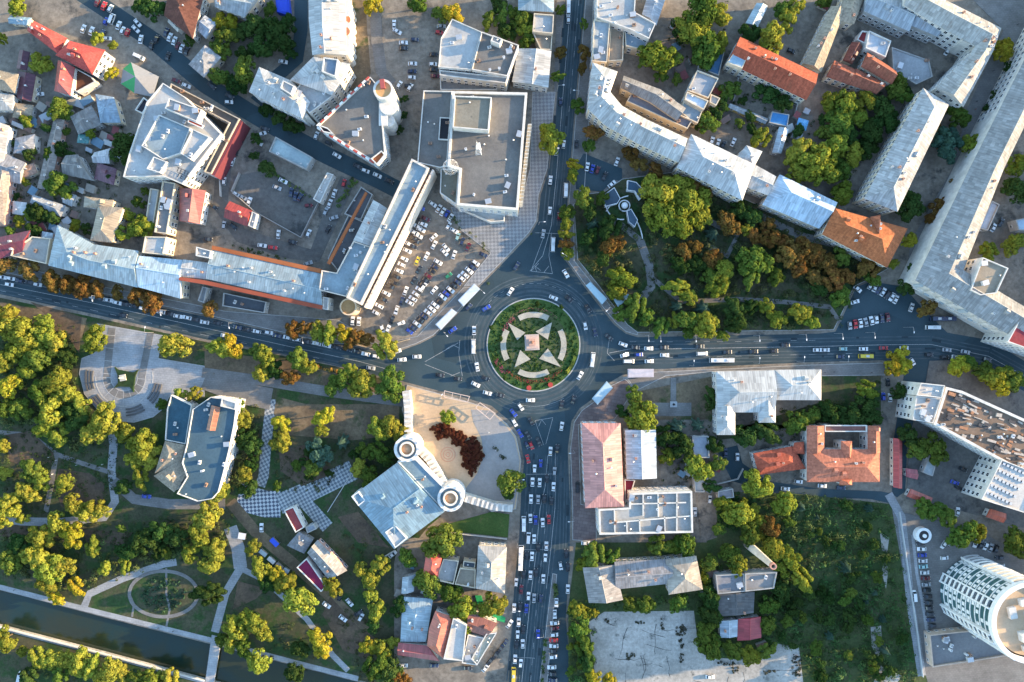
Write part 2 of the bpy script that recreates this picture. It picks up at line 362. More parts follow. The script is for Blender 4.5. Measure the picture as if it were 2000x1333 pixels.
# parks
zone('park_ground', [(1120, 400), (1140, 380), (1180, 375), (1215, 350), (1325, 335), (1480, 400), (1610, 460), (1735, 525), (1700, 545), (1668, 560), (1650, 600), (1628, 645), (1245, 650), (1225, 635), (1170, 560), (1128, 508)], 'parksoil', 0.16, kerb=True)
for ln, wd in (([(1250, 470), (1268, 520), (1272, 560), (1240, 600)], 16), ([(1270, 540), (1330, 590), (1440, 585), (1530, 590), (1620, 600), (1640, 630)], 9), ([(1380, 430), (1440, 460), (1420, 500), (1380, 480)], 12), ([(1480, 420), (1560, 460), (1640, 480)], 14), ([(1200, 430), (1250, 470)], 12)):
    band('park_path', ln, wd, 'pave', 0.18)
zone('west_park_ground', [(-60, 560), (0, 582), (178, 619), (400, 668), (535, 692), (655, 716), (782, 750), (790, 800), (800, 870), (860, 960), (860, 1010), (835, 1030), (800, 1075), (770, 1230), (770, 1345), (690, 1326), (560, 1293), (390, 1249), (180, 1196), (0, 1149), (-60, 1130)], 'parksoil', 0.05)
zone('dry_lawn', [(540, 775), (600, 790), (780, 790), (780, 850), (690, 860), (560, 850), (535, 810)], 'dirt', 0.09)
zone('dry_lawn', [(400, 685), (560, 705), (780, 760), (785, 780), (600, 762), (400, 735)], 'dirt', 0.09)
zone('dry_lawn', [(0, 590), (170, 622), (160, 660), (80, 640), (0, 610)], 'dirt', 0.09)
M['bare'] = groundmat('bare_brown_soil', (0.075, 0.055, 0.040), (0.135, 0.095, 0.062), 0.08, 0.9, 0.6, ((0.045, 0.055, 0.022), 0.1, 0.55))
for pl in ([(10, 850), (60, 842), (105, 885), (108, 900), (60, 915), (15, 900)], [(115, 915), (175, 925), (205, 945), (200, 985), (120, 990), (108, 950)], [(545, 880), (600, 868), (650, 890), (640, 930), (590, 950), (548, 920)], [(645, 1165), (700, 1225), (740, 1250), (720, 1290), (670, 1270), (630, 1200)], [(0, 1020), (60, 1030), (110, 1025), (60, 1050), (0, 1048)], [(700, 1000), (760, 1070), (700, 1060), (660, 1010)], [(465, 1135), (520, 1150), (500, 1170), (455, 1190)], [(160, 1035), (260, 1040), (240, 1065), (170, 1055)], [(60, 590), (160, 620), (155, 690), (120, 640)]):
    zone('bare_soil', pl, 'bare', .10)
zone('square_paving', [(190, 632), (318, 655), (310, 700), (400, 715), (400, 745), (340, 755), (335, 770), (318, 800), (300, 815), (262, 826), (225, 822), (190, 800), (165, 770), (155, 730), (160, 700), (185, 690)], 'pavelight', 0.13, kerb=True)
for a0, a1, nm in ((168, 200, 'left'), (212, 244, 'lower left'), (274, 303, 'bottom'), (318, 350, 'lower right')):
    k = MB(); c_ = P(243, 738)
    for rr in (62, 68, 74): k.ring(c_[0], c_[1], (rr-1.6)*S, (rr+1.6)*S, 0.1, 0.85, 12, math.radians(a0), math.radians(a1))
    tag(k.build('terrace_bench', M['trim'], color=(0.09, 0.09, 0.09)), 'curved dark stepped bench on the %s side of the round memorial square' % nm, 'bench')
c_ = P(243, 738)
for r0, r1, a0, a1, z in ((27, 41, 178, 362, .33), (55, 57, 178, 372, .335), (41, 42.2, 176, 364, .34), (25.5, 26.7, 176, 364, .34)):
    k = MB(); k.ring(c_[0], c_[1], r0*S, r1*S, .05, z, 40, math.radians(a0), math.radians(a1)); tag(k.build('paving_ring', M['pave'] if r1-r0 > 5 else M['kerb']), kind='structure')
zone('square_inlay', [(202, 738), (212, 640), (226, 642), (216, 738)], 'pave', .20); zone('square_inlay', [(270, 738), (288, 650), (301, 652), (284, 738)], 'pave', .20)
k = MB()
for a in range(180, 361, 22):
    t = math.radians(a); k.add([(c_[0]+math.cos(t+o_)*r*S, c_[1]+math.sin(t+o_)*r*S, .345) for r, o_ in ((26, -.02), (56, -.012), (56, .012), (26, .02))], [[0, 1, 2, 3]])
for ya in (655, 680, 705, 730):
    for xa in (196, 276): A = P(xa+(738-ya)*.08, ya); k.box(A[0]+2.6, A[1], .1, 6, .3, .245, -.1)
tag(k.build('paving_joint', M['kerb']), kind='structure')
for ln, wd, mt in (([(395, 728), (520, 745), (640, 765), (790, 785)], 20, 'pave'), ([(400, 740), (480, 770), (530, 780)], 42, 'pave'),
    ([(530, 780), (522, 850), (515, 930), (508, 950)], 20, 'checker2'), ([(465, 970), (520, 985), (548, 985)], 52, 'checker'), ([(545, 985), (600, 962), (690, 918)], 40, 'checker2'), ([(590, 975), (640, 1030)], 26, 'checker2'),
    ([(-40, 1140), (0, 1147), (180, 1193), (410, 1250), (560, 1290), (700, 1326)], 10, 'pavelight'), ([(165, 1185), (175, 1160), (240, 1130), (320, 1102), (345, 1098)], 14, 'pavelight'),
    ([(470, 1110), (440, 1160), (420, 1235)], 16, 'pavelight'), ([(470, 1110), (520, 1135), (600, 1210), (650, 1280), (680, 1310)], 11, 'pavelight'), ([(450, 1030), (465, 1070), (470, 1110)], 26, 'pavelight'),
    ([(450, 980), (500, 1040), (560, 1090), (640, 1160), (700, 1220), (720, 1240)], 22, 'dirt'), ([(215, 815), (222, 870), (218, 920), (225, 980), (205, 1010), (120, 1020), (0, 1018)], 16, 'pavelight'),
    ([(222, 925), (160, 905), (112, 888), (60, 850), (0, 845)], 9, 'pave'), ([(110, 890), (100, 950), (90, 1000)], 10, 'pave'), ([(330, 745), (400, 745)], 60, 'pavelight'), ([(222, 940), (262, 975), (330, 985), (440, 985)], 20, 'pave'),
    ([(325, 1110), (325, 1160), (332, 1190), (325, 1225)], 4, 'pave'), ([(258, 1205), (262, 1180), (255, 1165)], 4, 'pave')):
    band('park_path', ln, wd, mt, 0.14)
k = MB(); c_ = P(320, 1160)
ell = [(c_[0]+13*math.cos(t/24*math.pi)*1.35, c_[1]+12*math.sin(t/24*math.pi)) for t in range(48)]; inn = offset(ell, 1.7)
for i in range(48):
    j = (i+1) % 48; k.add([(*ell[i], .29), (*ell[j], .29), (*inn[j], .29), (*inn[i], .29)], [[0, 1, 2, 3]])
tag(k.build('oval_path', M['pave']), kind='structure')
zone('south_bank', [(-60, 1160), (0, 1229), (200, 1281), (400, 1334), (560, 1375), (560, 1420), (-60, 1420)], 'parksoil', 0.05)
band('park_path', [(-60, 1210), (0, 1227), (200, 1279), (400, 1333)], 6, 'pavelight', 0.14)
# castle plaza
zone('castle_plaza', [(795, 752), (905, 782), (955, 798), (990, 828), (1008, 852), (1018, 900), (1012, 960), (1008, 995), (960, 1000), (905, 960), (850, 920), (800, 850), (785, 800)], 'sand', 0.13, kerb=True)
zone('castle_pavement', [(920, 800), (957, 802), (988, 832), (1005, 856), (1015, 900), (1009, 960), (1004, 993), (960, 998), (905, 960), (932, 925), (945, 890), (940, 855), (925, 825)], 'smooth', 0.17, color=None)
zone('lawn', [(835, 1032), (860, 1028), (960, 1000), (995, 1005), (992, 1050), (900, 1040), (850, 1042)], 'grass', 0.1)
zone('lot_ground', [(780, 1050), (990, 1056), (1005, 1140), (998, 1210), (990, 1300), (980, 1345), (770, 1345), (770, 1100)], 'ground', 0.08)
# east side
zone('brick_pavement', [(1118, 1055), (1165, 1058), (1165, 990), (1135, 985), (1130, 830), (1200, 820), (1240, 760), (1225, 738), (1190, 755), (1160, 785), (1136, 802), (1121, 825), (1114, 877), (1118, 993)], 'brickpave', 0.12, kerb=True)
zone('pavement', [(1215, 738), (1272, 727), (1400, 721), (1580, 713), (1720, 709), (1755, 712), (1752, 733), (1600, 735), (1590, 722), (1400, 726), (1300, 735), (1240, 765), (1225, 745)], 'pave', 0.12, kerb=True)
zone('garden', [(1245, 765), (1395, 735), (1395, 820), (1240, 820)], 'dirt', 0.1)
band('garden_path', [(1315, 738), (1315, 790)], 11, 'pave', 0.16); band('garden_path', [(1265, 800), (1350, 800)], 26, 'pave', 0.17)
zone('garden', [(1220, 830), (1400, 830), (1400, 960), (1400, 1050), (1370, 1060), (1360, 960), (1290, 950), (1285, 835)], 'ground', 0.08)
zone('garden', [(1605, 735), (1720, 735), (1720, 830), (1600, 830), (1440, 830), (1440, 855), (1400, 860), (1400, 850), (1605, 785)], 'parksoil', 0.1)
zone('street', [(1500, 940), (1600, 955), (1720, 960), (1745, 965), (1745, 985), (1700, 975), (1520, 968), (1430, 940), (1400, 880), (1440, 870), (1450, 905)], 'asphalt', 0.02)
zone('east_court', [(1815, 705), (1870, 704), (1940, 730), (2000, 765), (2200, 880), (2200, 1050), (1990, 1030), (1830, 985), (1770, 975), (1775, 870), (1790, 800), (1808, 745)], 'yard', 0.12)
zone('scrubland', [(1390, 960), (1560, 965), (1740, 985), (1760, 1010), (1785, 1100), (1800, 1200), (1815, 1345), (1110, 1345), (1110, 1190), (1125, 1060), (1380, 1060)], 'scrubsoil', 0.06)
zone('concrete_lot', [(1150, 1215), (1180, 1195), (1355, 1193), (1365, 1275), (1400, 1285), (1480, 1290), (1505, 1255), (1560, 1265), (1570, 1345), (1165, 1345)], 'concrete', 0.1)
zone('tower_road', [(1740, 985), (1760, 1000), (1800, 1010), (1900, 1030), (1990, 1080), (2100, 1120), (2100, 1400), (1815, 1345), (1775, 1200), (1757, 1080)], 'pave', 0.09)
band('pavement', [(1735, 965), (1760, 1010), (1768, 1080), (1778, 1180), (1800, 1320)], 16, 'pavelight', 0.16)
band('pavement', [(1782, 1045), (1790, 1120), (1805, 1200), (1817, 1290)], 6, 'pavelight', 0.2)
for pl in ([(1718, 1040), (1736, 1050), (1732, 1080), (1722, 1075)], [(1700, 1225), (1720, 1222), (1722, 1260), (1714, 1285), (1702, 1262)], [(1720, 1300), (1760, 1320), (1745, 1345), (1700, 1345)], [(1725, 1090), (1735, 1110), (1730, 1150), (1722, 1120)]):
    zone('bare_patch', pl, 'concrete', 0.2)
zone('northeast_square', [(1870, -30), (2100, -30), (2100, 60), (2060, 60), (1790, 545), (1800, 600), (1765, 560), (1780, 470), (1860, 330), (1890, 210), (1960, 60)], 'pave', 0.1)
# island of the roundabout
c_ = P(CX, CY); k = MB(); k.ring(c_[0], c_[1], 22.3, 22.9, 0.02, 0.2, 96); tag(k.build('kerb', M['kerb']), kind='structure')
v, f = fill([circ(c_[0], c_[1], 22.35, 96)], 0.22); tag(mk('lawn', v, f, M['grass']), kind='structure')
v, f = fill([circ(c_[0], c_[1]-.5, 17.2, 96)], 0.24); tag(mk('dry_lawn', v, f, M['scrubsoil']), kind='structure')
for i, (a, nm) in enumerate(((90, 'top'), (180, 'left'), (270, 'bottom'), (0, 'right'))):
    k = MB(); k.ring(c_[0], c_[1], 13.4, 16.1, 0.15, 0.62, 20, math.radians(a-29), math.radians(a+29)); tag(k.build('gravel_bed', M['gravel']), 'curved white gravel bed on the %s of the roundabout island' % nm, 'flower bed')
for tri, nm in (([(992, 631), (1026, 650), (1010, 665)], 'upper left'), ([(1078, 630), (1046, 648), (1070, 664)], 'upper right'), ([(1016, 684), (1005, 718), (1036, 702)], 'lower left'), ([(1070, 681), (1053, 701), (1095, 717)], 'lower right')):
    k = MB(); k.prism([P(*q)[:2] for q in tri], 0.1, 0.62); tag(k.build('gravel_bed', M['gravel']), 'triangular white gravel bed on the %s of the roundabout island' % nm, 'flower bed')
# painted markings
MARK = MB()
def stripe(line, wpx=0.8, dash=None):
    for i in range(len(line)-1):
        a = Vector(P(*line[i])[:2]); b_ = Vector(P(*line[i+1])[:2]); d = b_-a; L_ = d.length; d.normalize(); nn = Vector((-d.y, d.x))*wpx*S/2
        t = 0.0
        while t < L_:
            e = min(L_, t+(dash[0] if dash else L_)); p = a+d*t; q = a+d*e
            MARK.add([(*(p-nn), .03), (*(q-nn), .03), (*(q+nn), .03), (*(p+nn), .03)], [[0, 1, 2, 3]])
            t = e+(dash[1] if dash else 1)
stripe([(1115, 0), (1100, 180), (1087, 340), (1077, 440), (1060, 500), (1035, 530)]); stripe([(1131, 0), (1122, 100), (1110, 230)], 0.6, (3, 6))
for ln in ([(1065, 455), (1037, 530)], [(1077, 455), (1072, 500), (1079, 535)], [(1037, 530), (1079, 535)], [(1045, 455), (1095, 457)], [(1037, 530), (1052, 515)], [(1048, 531), (1045, 520), (1056, 529)], [(1062, 533), (1072, 520)]): stripe(ln, 0.7)
stripe([(0, 556), (180, 592), (400, 641), (560, 676), (700, 706), (780, 728)]); stripe([(0, 543), (180, 580), (400, 628), (650, 682)], 0.6); stripe([(0, 568), (180, 606), (400, 655), (640, 704)], 0.6, (3, 6))
for ln in ([(898, 665), (896, 690), (903, 735)], [(830, 707), (895, 670)], [(830, 712), (900, 740)], [(872, 682), (885, 674), (896, 680)], [(880, 735), (898, 728)]): stripe(ln, 0.7)
stripe([(1190, 690), (1230, 682), (1300, 682), (1480, 679), (1600, 677), (1720, 674), (1817, 673), (1930, 696), (2000, 734)]); stripe([(1190, 664), (1186, 690), (1200, 705)], 0.7); stripe([(1230, 668), (1400, 668), (1600, 665)], 0.5, (3, 6)); stripe([(1230, 700), (1400, 697), (1700, 690)], 0.5, (3, 6))
stripe([(1055, 993), (1047, 1080), (1036, 1170), (1019, 1333)], 1.0); stripe([(1070, 890), (1065, 950), (1055, 993)]); stripe([(1084, 993), (1075, 1080), (1067, 1150)], 0.8); stripe([(1085, 880), (1084, 993)], 0.6)
stripe([(1068, 1000), (1050, 1160), (1036, 1333)], 0.6, (3, 5)); stripe([(1028, 1000), (1016, 1160), (1008, 1333)], 0.5, (3, 5)); stripe([(1042, 1000), (1030, 1160), (1014, 1333)], 0.5, (3, 5))
for ln in ([(1045, 822), (1080, 816)], [(1045, 822), (1062, 870)], [(1080, 816), (1066, 868)], [(1052, 833), (1058, 820), (1066, 830)], [(1028, 927), (1080, 926)], [(1020, 1074), (1070, 1074)], [(1006, 1284), (1045, 1286)]): stripe(ln, 0.7)
for r_, a0, a1 in ((120, 40, 140), (118, 160, 200), (120, 250, 300)):
    stripe([(CX+r_*math.cos(math.radians(a0+(a1-a0)*i/14)), CY-r_*math.sin(math.radians(a0+(a1-a0)*i/14))) for i in range(15)], 0.5, (2, 4))
tag(MARK.build('road_markings', M['mark']), kind='structure')
M['wear'] = simple('worn_asphalt', (0.062, 0.082, 0.092), .8, 0, .2, .3, .25); M['patch'] = simple('asphalt_repair', (0.026, 0.040, 0.048), .9, 0, .2, .2, .4)
rp = random.Random(5); WEAR = MB(); PATCH = MB()
def lane(line, offs):
    for i in range(len(line)-1):
        A = Vector(P(*line[i])[:2]); B = Vector(P(*line[i+1])[:2]); d = B-A; L_ = d.length; d.normalize(); nn = Vector((-d.y, d.x))
        for o_ in offs:
            for e in (-.85, .85):
                p = A+nn*(o_+e); q = B+nn*(o_+e); w_ = nn*.28; WEAR.add([(*(p-w_), .026), (*(q-w_), .026), (*(q+w_), .026), (*(p+w_), .026)], [[0, 1, 2, 3]])
            for _ in range(int(L_/22)):
                t = rp.uniform(0, L_); c = A+d*t+nn*(o_+rp.uniform(-1.4, 1.4)); lx, ly = rp.uniform(1, 5.5), rp.uniform(.5, 1.5); a, b2 = d*lx/2, nn*ly/2
                PATCH.add([(*(c-a-b2), .028), (*(c+a-b2), .028), (*(c+a+b2), .028), (*(c-a+b2), .028)], [[0, 1, 2, 3]])
lane([(0, 556), (180, 592), (400, 641), (560, 676), (700, 706), (780, 728)], (-3.2, 3.0, 5.4)); lane([(1230, 682), (1300, 682), (1480, 679), (1600, 677), (1720, 674), (1817, 673)], (-6, -3, 3)); lane([(1817, 673), (1930, 696), (2000, 734)], (-5, -2.5, 3))
lane([(1115, 0), (1100, 180), (1087, 340), (1077, 440)], (-3.4, 1.8, 4.6)); lane([(1060, 890), (1055, 993), (1047, 1080), (1036, 1170), (1019, 1333)], (-6.5, -3.4, 2.4, 5.2, 8)); lane([(1100, 900), (1098, 1000), (1096, 1080)], (0, 3))
for r_ in (101, 110, 120, 131):
    lane([(CX+r_*math.cos(i/40*6.2832), CY-r_*math.sin(i/40*6.2832)) for i in range(41)], (0,))
tag(WEAR.build('worn_wheel_tracks', M['wear']), kind='structure'); tag(PATCH.build('asphalt_repairs', M['patch']), kind='structure')
zone('verge', [(1079, 1120), (1088, 1122), (1068, 1345), (1052, 1345)], 'pave', 0.14, kerb=True)
k = MB(); k.prism([P(*q)[:2] for q in [(414, 1240), (433, 1245), (412, 1370), (396, 1370)]], -0.6, 0.35, bot=True); br = k.build('footbridge', M['pavelight'])
tag(br, 'pale footbridge crossing the canal at the lower left', 'bridge')
# ---------------------------------------------------------------- buildings
def win_mesh(w_, h_, nm='window'):
    k = MB(); fr = 0.13
    k.prism([(-w_/2, -0.02), (w_/2, -0.02), (w_/2, 0.10), (-w_/2, 0.10)], -h_/2-fr, -h_/2, 0)
    k.box(0, 0.03, h_/2, w_+2*fr, 0.14, fr, 0, 0); k.box(0, 0.03, -h_/2-fr, w_+2*fr, 0.22, fr, 0, 0)
    for sx in (-1, 1): k.box(sx*(w_/2+fr/2), 0.03, -h_/2, fr, 0.14, h_, 0, 0)
    k.box(0, 0.02, -h_/2, 0.07, 0.1, h_, 0, 0); k.add([(-w_/2, 0.03, -h_/2), (w_/2, 0.03, -h_/2), (w_/2, 0.03, h_/2), (-w_/2, 0.03, h_/2)], [[3, 2, 1, 0]], 1)
    return mesh_of(nm, k.v, k.f, [M['white'], M['glass']], midx=k.m)
WIN = win_mesh(1.5, 1.7); WINS = win_mesh(1.1, 1.3)
def chim_mesh():
    k = MB(); k.box(0, 0, -1.2, 0.9, 0.7, 2.2); k.box(0, 0, 1.0, 1.1, 0.9, 0.2); k.box(0, 0, 1.2, 0.5, 0.3, 0.03, 0, 1); return mesh_of('chimney', k.v, k.f, [M['trim'], M['dark']], midx=k.m)
def unit_mesh():
    k = MB(); k.box(0, 0, 0.25, 1.8, 1.1, 1.1); k.box(0, 0, 0, 1.5, 0.9, 0.25, 0, 1); k.ring(0, 0, 0.3, 0.42, 1.35, 1.45, 12, m=1); return mesh_of('air_unit', k.v, k.f, [M['trim'], M['dark']], midx=k.m)
def vent_mesh():
    k = MB(); k.tube((0, 0, -0.4), (0, 0, 0.9), 0.22, n=8); k.cone(0, 0, 0.42, 0.95, 1.25, 8); k.tube((0, 0, .85), (0, 0, .97), 0.1, n=6, m=1); return mesh_of('roof_vent', k.v, k.f, [M['steel'], M['dark']], midx=k.m)
def hatch_mesh():
    k = MB(); k.box(0, 0, 0, 2.6, 2.0, 1.5); k.box(0, 0, 1.5, 2.9, 2.3, 0.18, 0, 1); return mesh_of('roof_hatch', k.v, k.f, [M['trim'], M['steel']], midx=k.m)
def dormer_mesh():
    k = MB(); v = [(-.8, -1, -1.2), (.8, -1, -1.2), (.8, 1, -1.2), (-.8, 1, -1.2), (-.8, -1, .7), (.8, -1, .7), (.8, 1, .7), (-.8, 1, .7), (-1, 0, 1.3), (1, 0, 1.3)]
    k.add(v, [[0, 1, 5, 4], [2, 3, 7, 6], [0, 4, 8, 7, 3], [1, 2, 6, 9, 5], [4, 5, 9, 8], [6, 7, 8, 9]]); return mesh_of('dormer', k.v, k.f, [M['trim']], midx=k.m)
CH, AU, VE, HA, DO = chim_mesh(), unit_mesh(), vent_mesh(), hatch_mesh(), dormer_mesh()
RN = random.Random(11)
NWIN = [0]
def windows(root, loop, z0, z1, small=False, cap=90, count=None, all_sides=False):
    """windows on the wall edges one could see from above the square (walls leaning towards the middle of the picture)"""
    og = origin_of(root); n = len(loop); fl = max(1, int((z1-z0-0.6)//3.1)); got = 0
    for i in range(n):
        a = Vector(loop[i]); b_ = Vector(loop[(i+1) % n]); d = b_-a; L_ = d.length
        if L_ < 3.2: continue
        d.normalize(); out = Vector((d.y, -d.x)); mid = (a+b_)/2
        vis = (-mid).dot(out)/H0*(z1-z0)
        if vis < 0.55: continue
        step = 3.2 if not small else 3.6; m_ = max(1, int(L_/step))
        for q in range(m_):
            p = a+d*(L_*(q+0.5)/m_)+out*0.04
            for k in range(fl):
                if got >= cap: return
                z = z0+1.75+3.1*k
                if z > z1-1.0: continue
                o = put('window', WINS if small else WIN, root, (p.x-og.x, p.y-og.y, z), math.atan2(out.y, out.x)-math.pi/2)
                got += 1; NWIN[0] += 1
def b_(name, label, blocks, wall=(0.42, 0.38, 0.32), cat=None, group=None, wins=True, clutter=None):
    allp = []
    for bl in blocks:
        if bl[0] == 'f': allp += [P(*q)[:2] for q in bl[1]]
        elif bl[0] == 's': allp += [P(*q)[:2] for q in list(bl[1])+list(bl[2])]
        elif bl[0] == 'c': allp.append(P(bl[1], bl[2])[:2])
    root = empty(name, (sum(p[0] for p in allp)/len(allp), sum(p[1] for p in allp)/len(allp), 0))
    tag(root, label, cat or 'building', group); og = root.location
    W_ = MB(); put_later = []; wcap = [90]
    for bl in blocks:
        if bl[0] == 'f':
            _, pts, h, col = bl[:4]; op = bl[4] if len(bl) > 4 else {}
            z0 = op.get('z0', -0.1); ph = op.get('ph', 0.9); pw = op.get('pw', 0.45)
            loop = ccw([P(q[0], q[1], h+ph)[:2] for q in pts]); inn = offset(loop, pw); n = len(loop); zt = h+ph
            v = [(*q, z0) for q in loop]+[(*q, zt) for q in loop]+[(*q, zt) for q in inn]+[(*q, h-0.05) for q in inn]
            fs = []
            for i in range(n):
                j = (i+1) % n; fs += [[i, j, n+j, n+i], [n+i, n+j, 2*n+j, 2*n+i], [2*n+i, 2*n+j, 3*n+j, 3*n+i]]
            if op.get('wall'): mk('wall', v, fs, M['plaster'], root, op['wall'])
            else: W_.add(v, fs)
            dv, df = fill([inn], h); mk(op.get('part', 'roof'), dv, df, M[op.get('mat', 'slab')], root, col, uvs=[[(dv[i][0], dv[i][1]) for i in q] for q in df])
            if wins and not op.get('nowin'): windows(root, loop, max(z0, 0), h, h < 6)
            # things standing on flat decks
            xs = [p[0] for p in inn]; ys = [p[1] for p in inn]; A = abs(area2(inn))
            nn = op.get('n', int(A/110)+1 if clutter is None else clutter)
            for _i in range(min(nn, 14)):
                for _t in range(12):
                    x = RN.uniform(min(xs)+1.5, max(xs)-1.5) if max(xs)-min(xs) > 3.5 else sum(xs)/len(xs); y = RN.uniform(min(ys)+1.5, max(ys)-1.5) if max(ys)-min(ys) > 3.5 else sum(ys)/len(ys)
                    if pip(x, y, inn):
                        me = RN.choice([AU, AU, VE, VE, HA, CH]) if A > 60 else VE
                        put(me.name.split('.')[0], me, root, (x-og.x, y-og.y, h+(1.0 if me is CH else 0)), RN.uniform(0, .3)+1.1*(RN.random() > .5), RN.choice([(0.5, 0.48, 0.45), (0.6, 0.6, 0.6), (0.3, 0.18, 0.12)])); break
        elif bl[0] == 's':
            _, L, R, h, rise, col = bl[:6]; op = bl[6] if len(bl) > 6 else {}
            z0 = op.get('z0', -0.1); end = op.get('end', 'hh'); rr = op.get('r', 0.5); mat = M[op.get('mat', 'metal')]
            Lw = [Vector(P(q[0], q[1], h)) for q in L]; Rw = [Vector(P(q[0], q[1], h)) for q in R]
            n = len(Lw); Rg = [l*(1-rr)+r*rr for l, r in zip(Lw, Rw)]
            ins = []
            for e, (i0, i1) in enumerate(((0, 1), (n-1, n-2))):
                wdt = (Lw[i0]-Rw[i0]).length; d = Rg[i1]-Rg[i0]
                ins.append((d.normalized()*min(wdt*0.5, d.length*0.45)) if end[e] == 'h' else Vector((0, 0, 0)))
            Rt = [p.copy() for p in Rg]; Rt[0] = Rt[0]+ins[0]; Rt[-1] = Rt[-1]+ins[1]
            for p in Rt: p.z = h+rise
            v = []; fs = []; uv = []; mi = []
            def face(pts, m=0, base=None):
                k = len(v); v.extend([tuple(p) for p in pts]); 
                # orient upward / outward
                nv = (pts[1]-pts[0]).cross(pts[2]-pts[0]); idx = list(range(k, k+len(pts))); ref = list(pts)
                if nv.z < 0: idx.reverse(); ref.reverse()
                e = (base or (pts[1]-pts[0])).normalized(); nn = nv.normalized(); g = nn.cross(e)
                uv.append([((p-pts[0]).dot(e)+pts[0].x*.3, (p-pts[0]).dot(g)) for p in ref]); fs.append(idx); mi.append(m)
            for i in range(n-1):
                face([Lw[i], Lw[i+1], Rt[i+1], Rt[i]], base=Lw[i+1]-Lw[i]); face([Rw[i], Rw[i+1], Rt[i+1], Rt[i]], base=Rw[i+1]-Rw[i])
            loopv = Lw+Rw[::-1]; lp2 = ccw([(p.x, p.y) for p in loopv])
            for e, i0 in enumerate((0, n-1)):
                if end[e] == 'h': face([Lw[i0], Rw[i0], Rt[i0]], base=Rw[i0]-Lw[i0])
                else:
                    k = len(v); v.extend([tuple(Lw[i0]), tuple(Rw[i0]), tuple(Rt[i0])]); fs.append([k, k+1, k+2] if e == 0 else [k+2, k+1, k]); uv.append([(0, 0)]*3); mi.append(1)
            # eave fascia, 0.3 m deep, and soffit
            k = len(v); m_ = len(lp2); v.extend([(*p, h) for p in lp2]+[(*p, h-0.3) for p in lp2])
            for i in range(m_):
                j = (i+1) % m_; fs.append([k+m_+i, k+m_+j, k+j, k+i]); uv.append([(0, 0)]*4); mi.append(1)
            mk('roof', v, fs, [mat, M['plaster']], root, col, uvs=uv, midx=mi)
            wl = offset(lp2, op.get('eave', 0.4)); sv, sf = fill([lp2], h-0.3)
            W_.add([(*p, z0) for p in wl]+[(*p, h-0.3) for p in wl], [[i, (i+1) % m_, m_+(i+1) % m_, m_+i] for i in range(m_)])
            W_.add(sv, [list(reversed(q)) for q in sf])
            if wins and not op.get('nowin'): windows(root, wl, max(z0, 0), h, h < 6)
            # ridge cap
            rc = MB()
            for i in range(n-1): rc.tube(Rt[i]+Vector((0, 0, .03)), Rt[i+1]+Vector((0, 0, .03)), 0.16, n=5)
            rc.build('ridge_cap', M['trim'], root, tuple(min(1, c*1.15) for c in col))
            tot = sum((Rt[i+1]-Rt[i]).length for i in range(n-1)); nn = op.get('n', int(tot/9)+1 if clutter is None else clutter)
            for _i in range(nn):
                i = RN.randrange(n-1); t = RN.uniform(0.1, 0.9); p = Rt[i].lerp(Rt[i+1], t); sd_ = RN.choice([Lw, Rw]); q = sd_[i].lerp(sd_[i+1], t); s_ = RN.uniform(0.1, 0.6); c = p.lerp(q, s_)
                me = RN.choice([CH, CH, VE, DO]) if rise > 1.5 and (p-q).length > 3 else RN.choice([CH, VE])
                dd = Lw[i+1]-Lw[i]
                put(me.name.split('.')[0], me, root, (c.x-og.x, c.y-og.y, c.z+(0.2 if me is not VE else 0.1)), math.atan2(dd.y, dd.x), (0.45, 0.24, 0.16) if (me is CH and RN.random() < .5) else (col if me is DO else (0.5, 0.48, 0.45)))
        elif bl[0] == 'c':
            _, cx, cy, r, h, col = bl[:6]; op = bl[6] if len(bl) > 6 else {}
            c = P(cx, cy, h); z0 = op.get('z0', -0.1); ph = op.get('ph', 0.9)
            lo = circ(c[0], c[1], r, 36); inn = circ(c[0], c[1], r-op.get('pw', 0.5), 36); n = 36
            v = [(*q, z0) for q in lo]+[(*q, h+ph) for q in lo]+[(*q, h+ph) for q in inn]+[(*q, h-0.05) for q in inn]; fs = []
            for i in range(n):
                j = (i+1) % n; fs += [[i, j, n+j, n+i], [n+i, n+j, 2*n+j, 2*n+i], [2*n+i, 2*n+j, 3*n+j, 3*n+i]]
            W_.add(v, fs)
            if op.get('cone'):
                k = MB(); k.cone(c[0], c[1], r-0.5, h, h+op['cone'], 36); k.build('tower_roof', M['trim'], root, col)
            else:
                dv, df = fill([inn], h); mk('tower_roof', dv, df, M['slab'], root, col)
            if wins: windows(root, lo[::2], max(z0, 0), h, True)
    W_.build('wall', M['plaster'], root, wall)
    return root
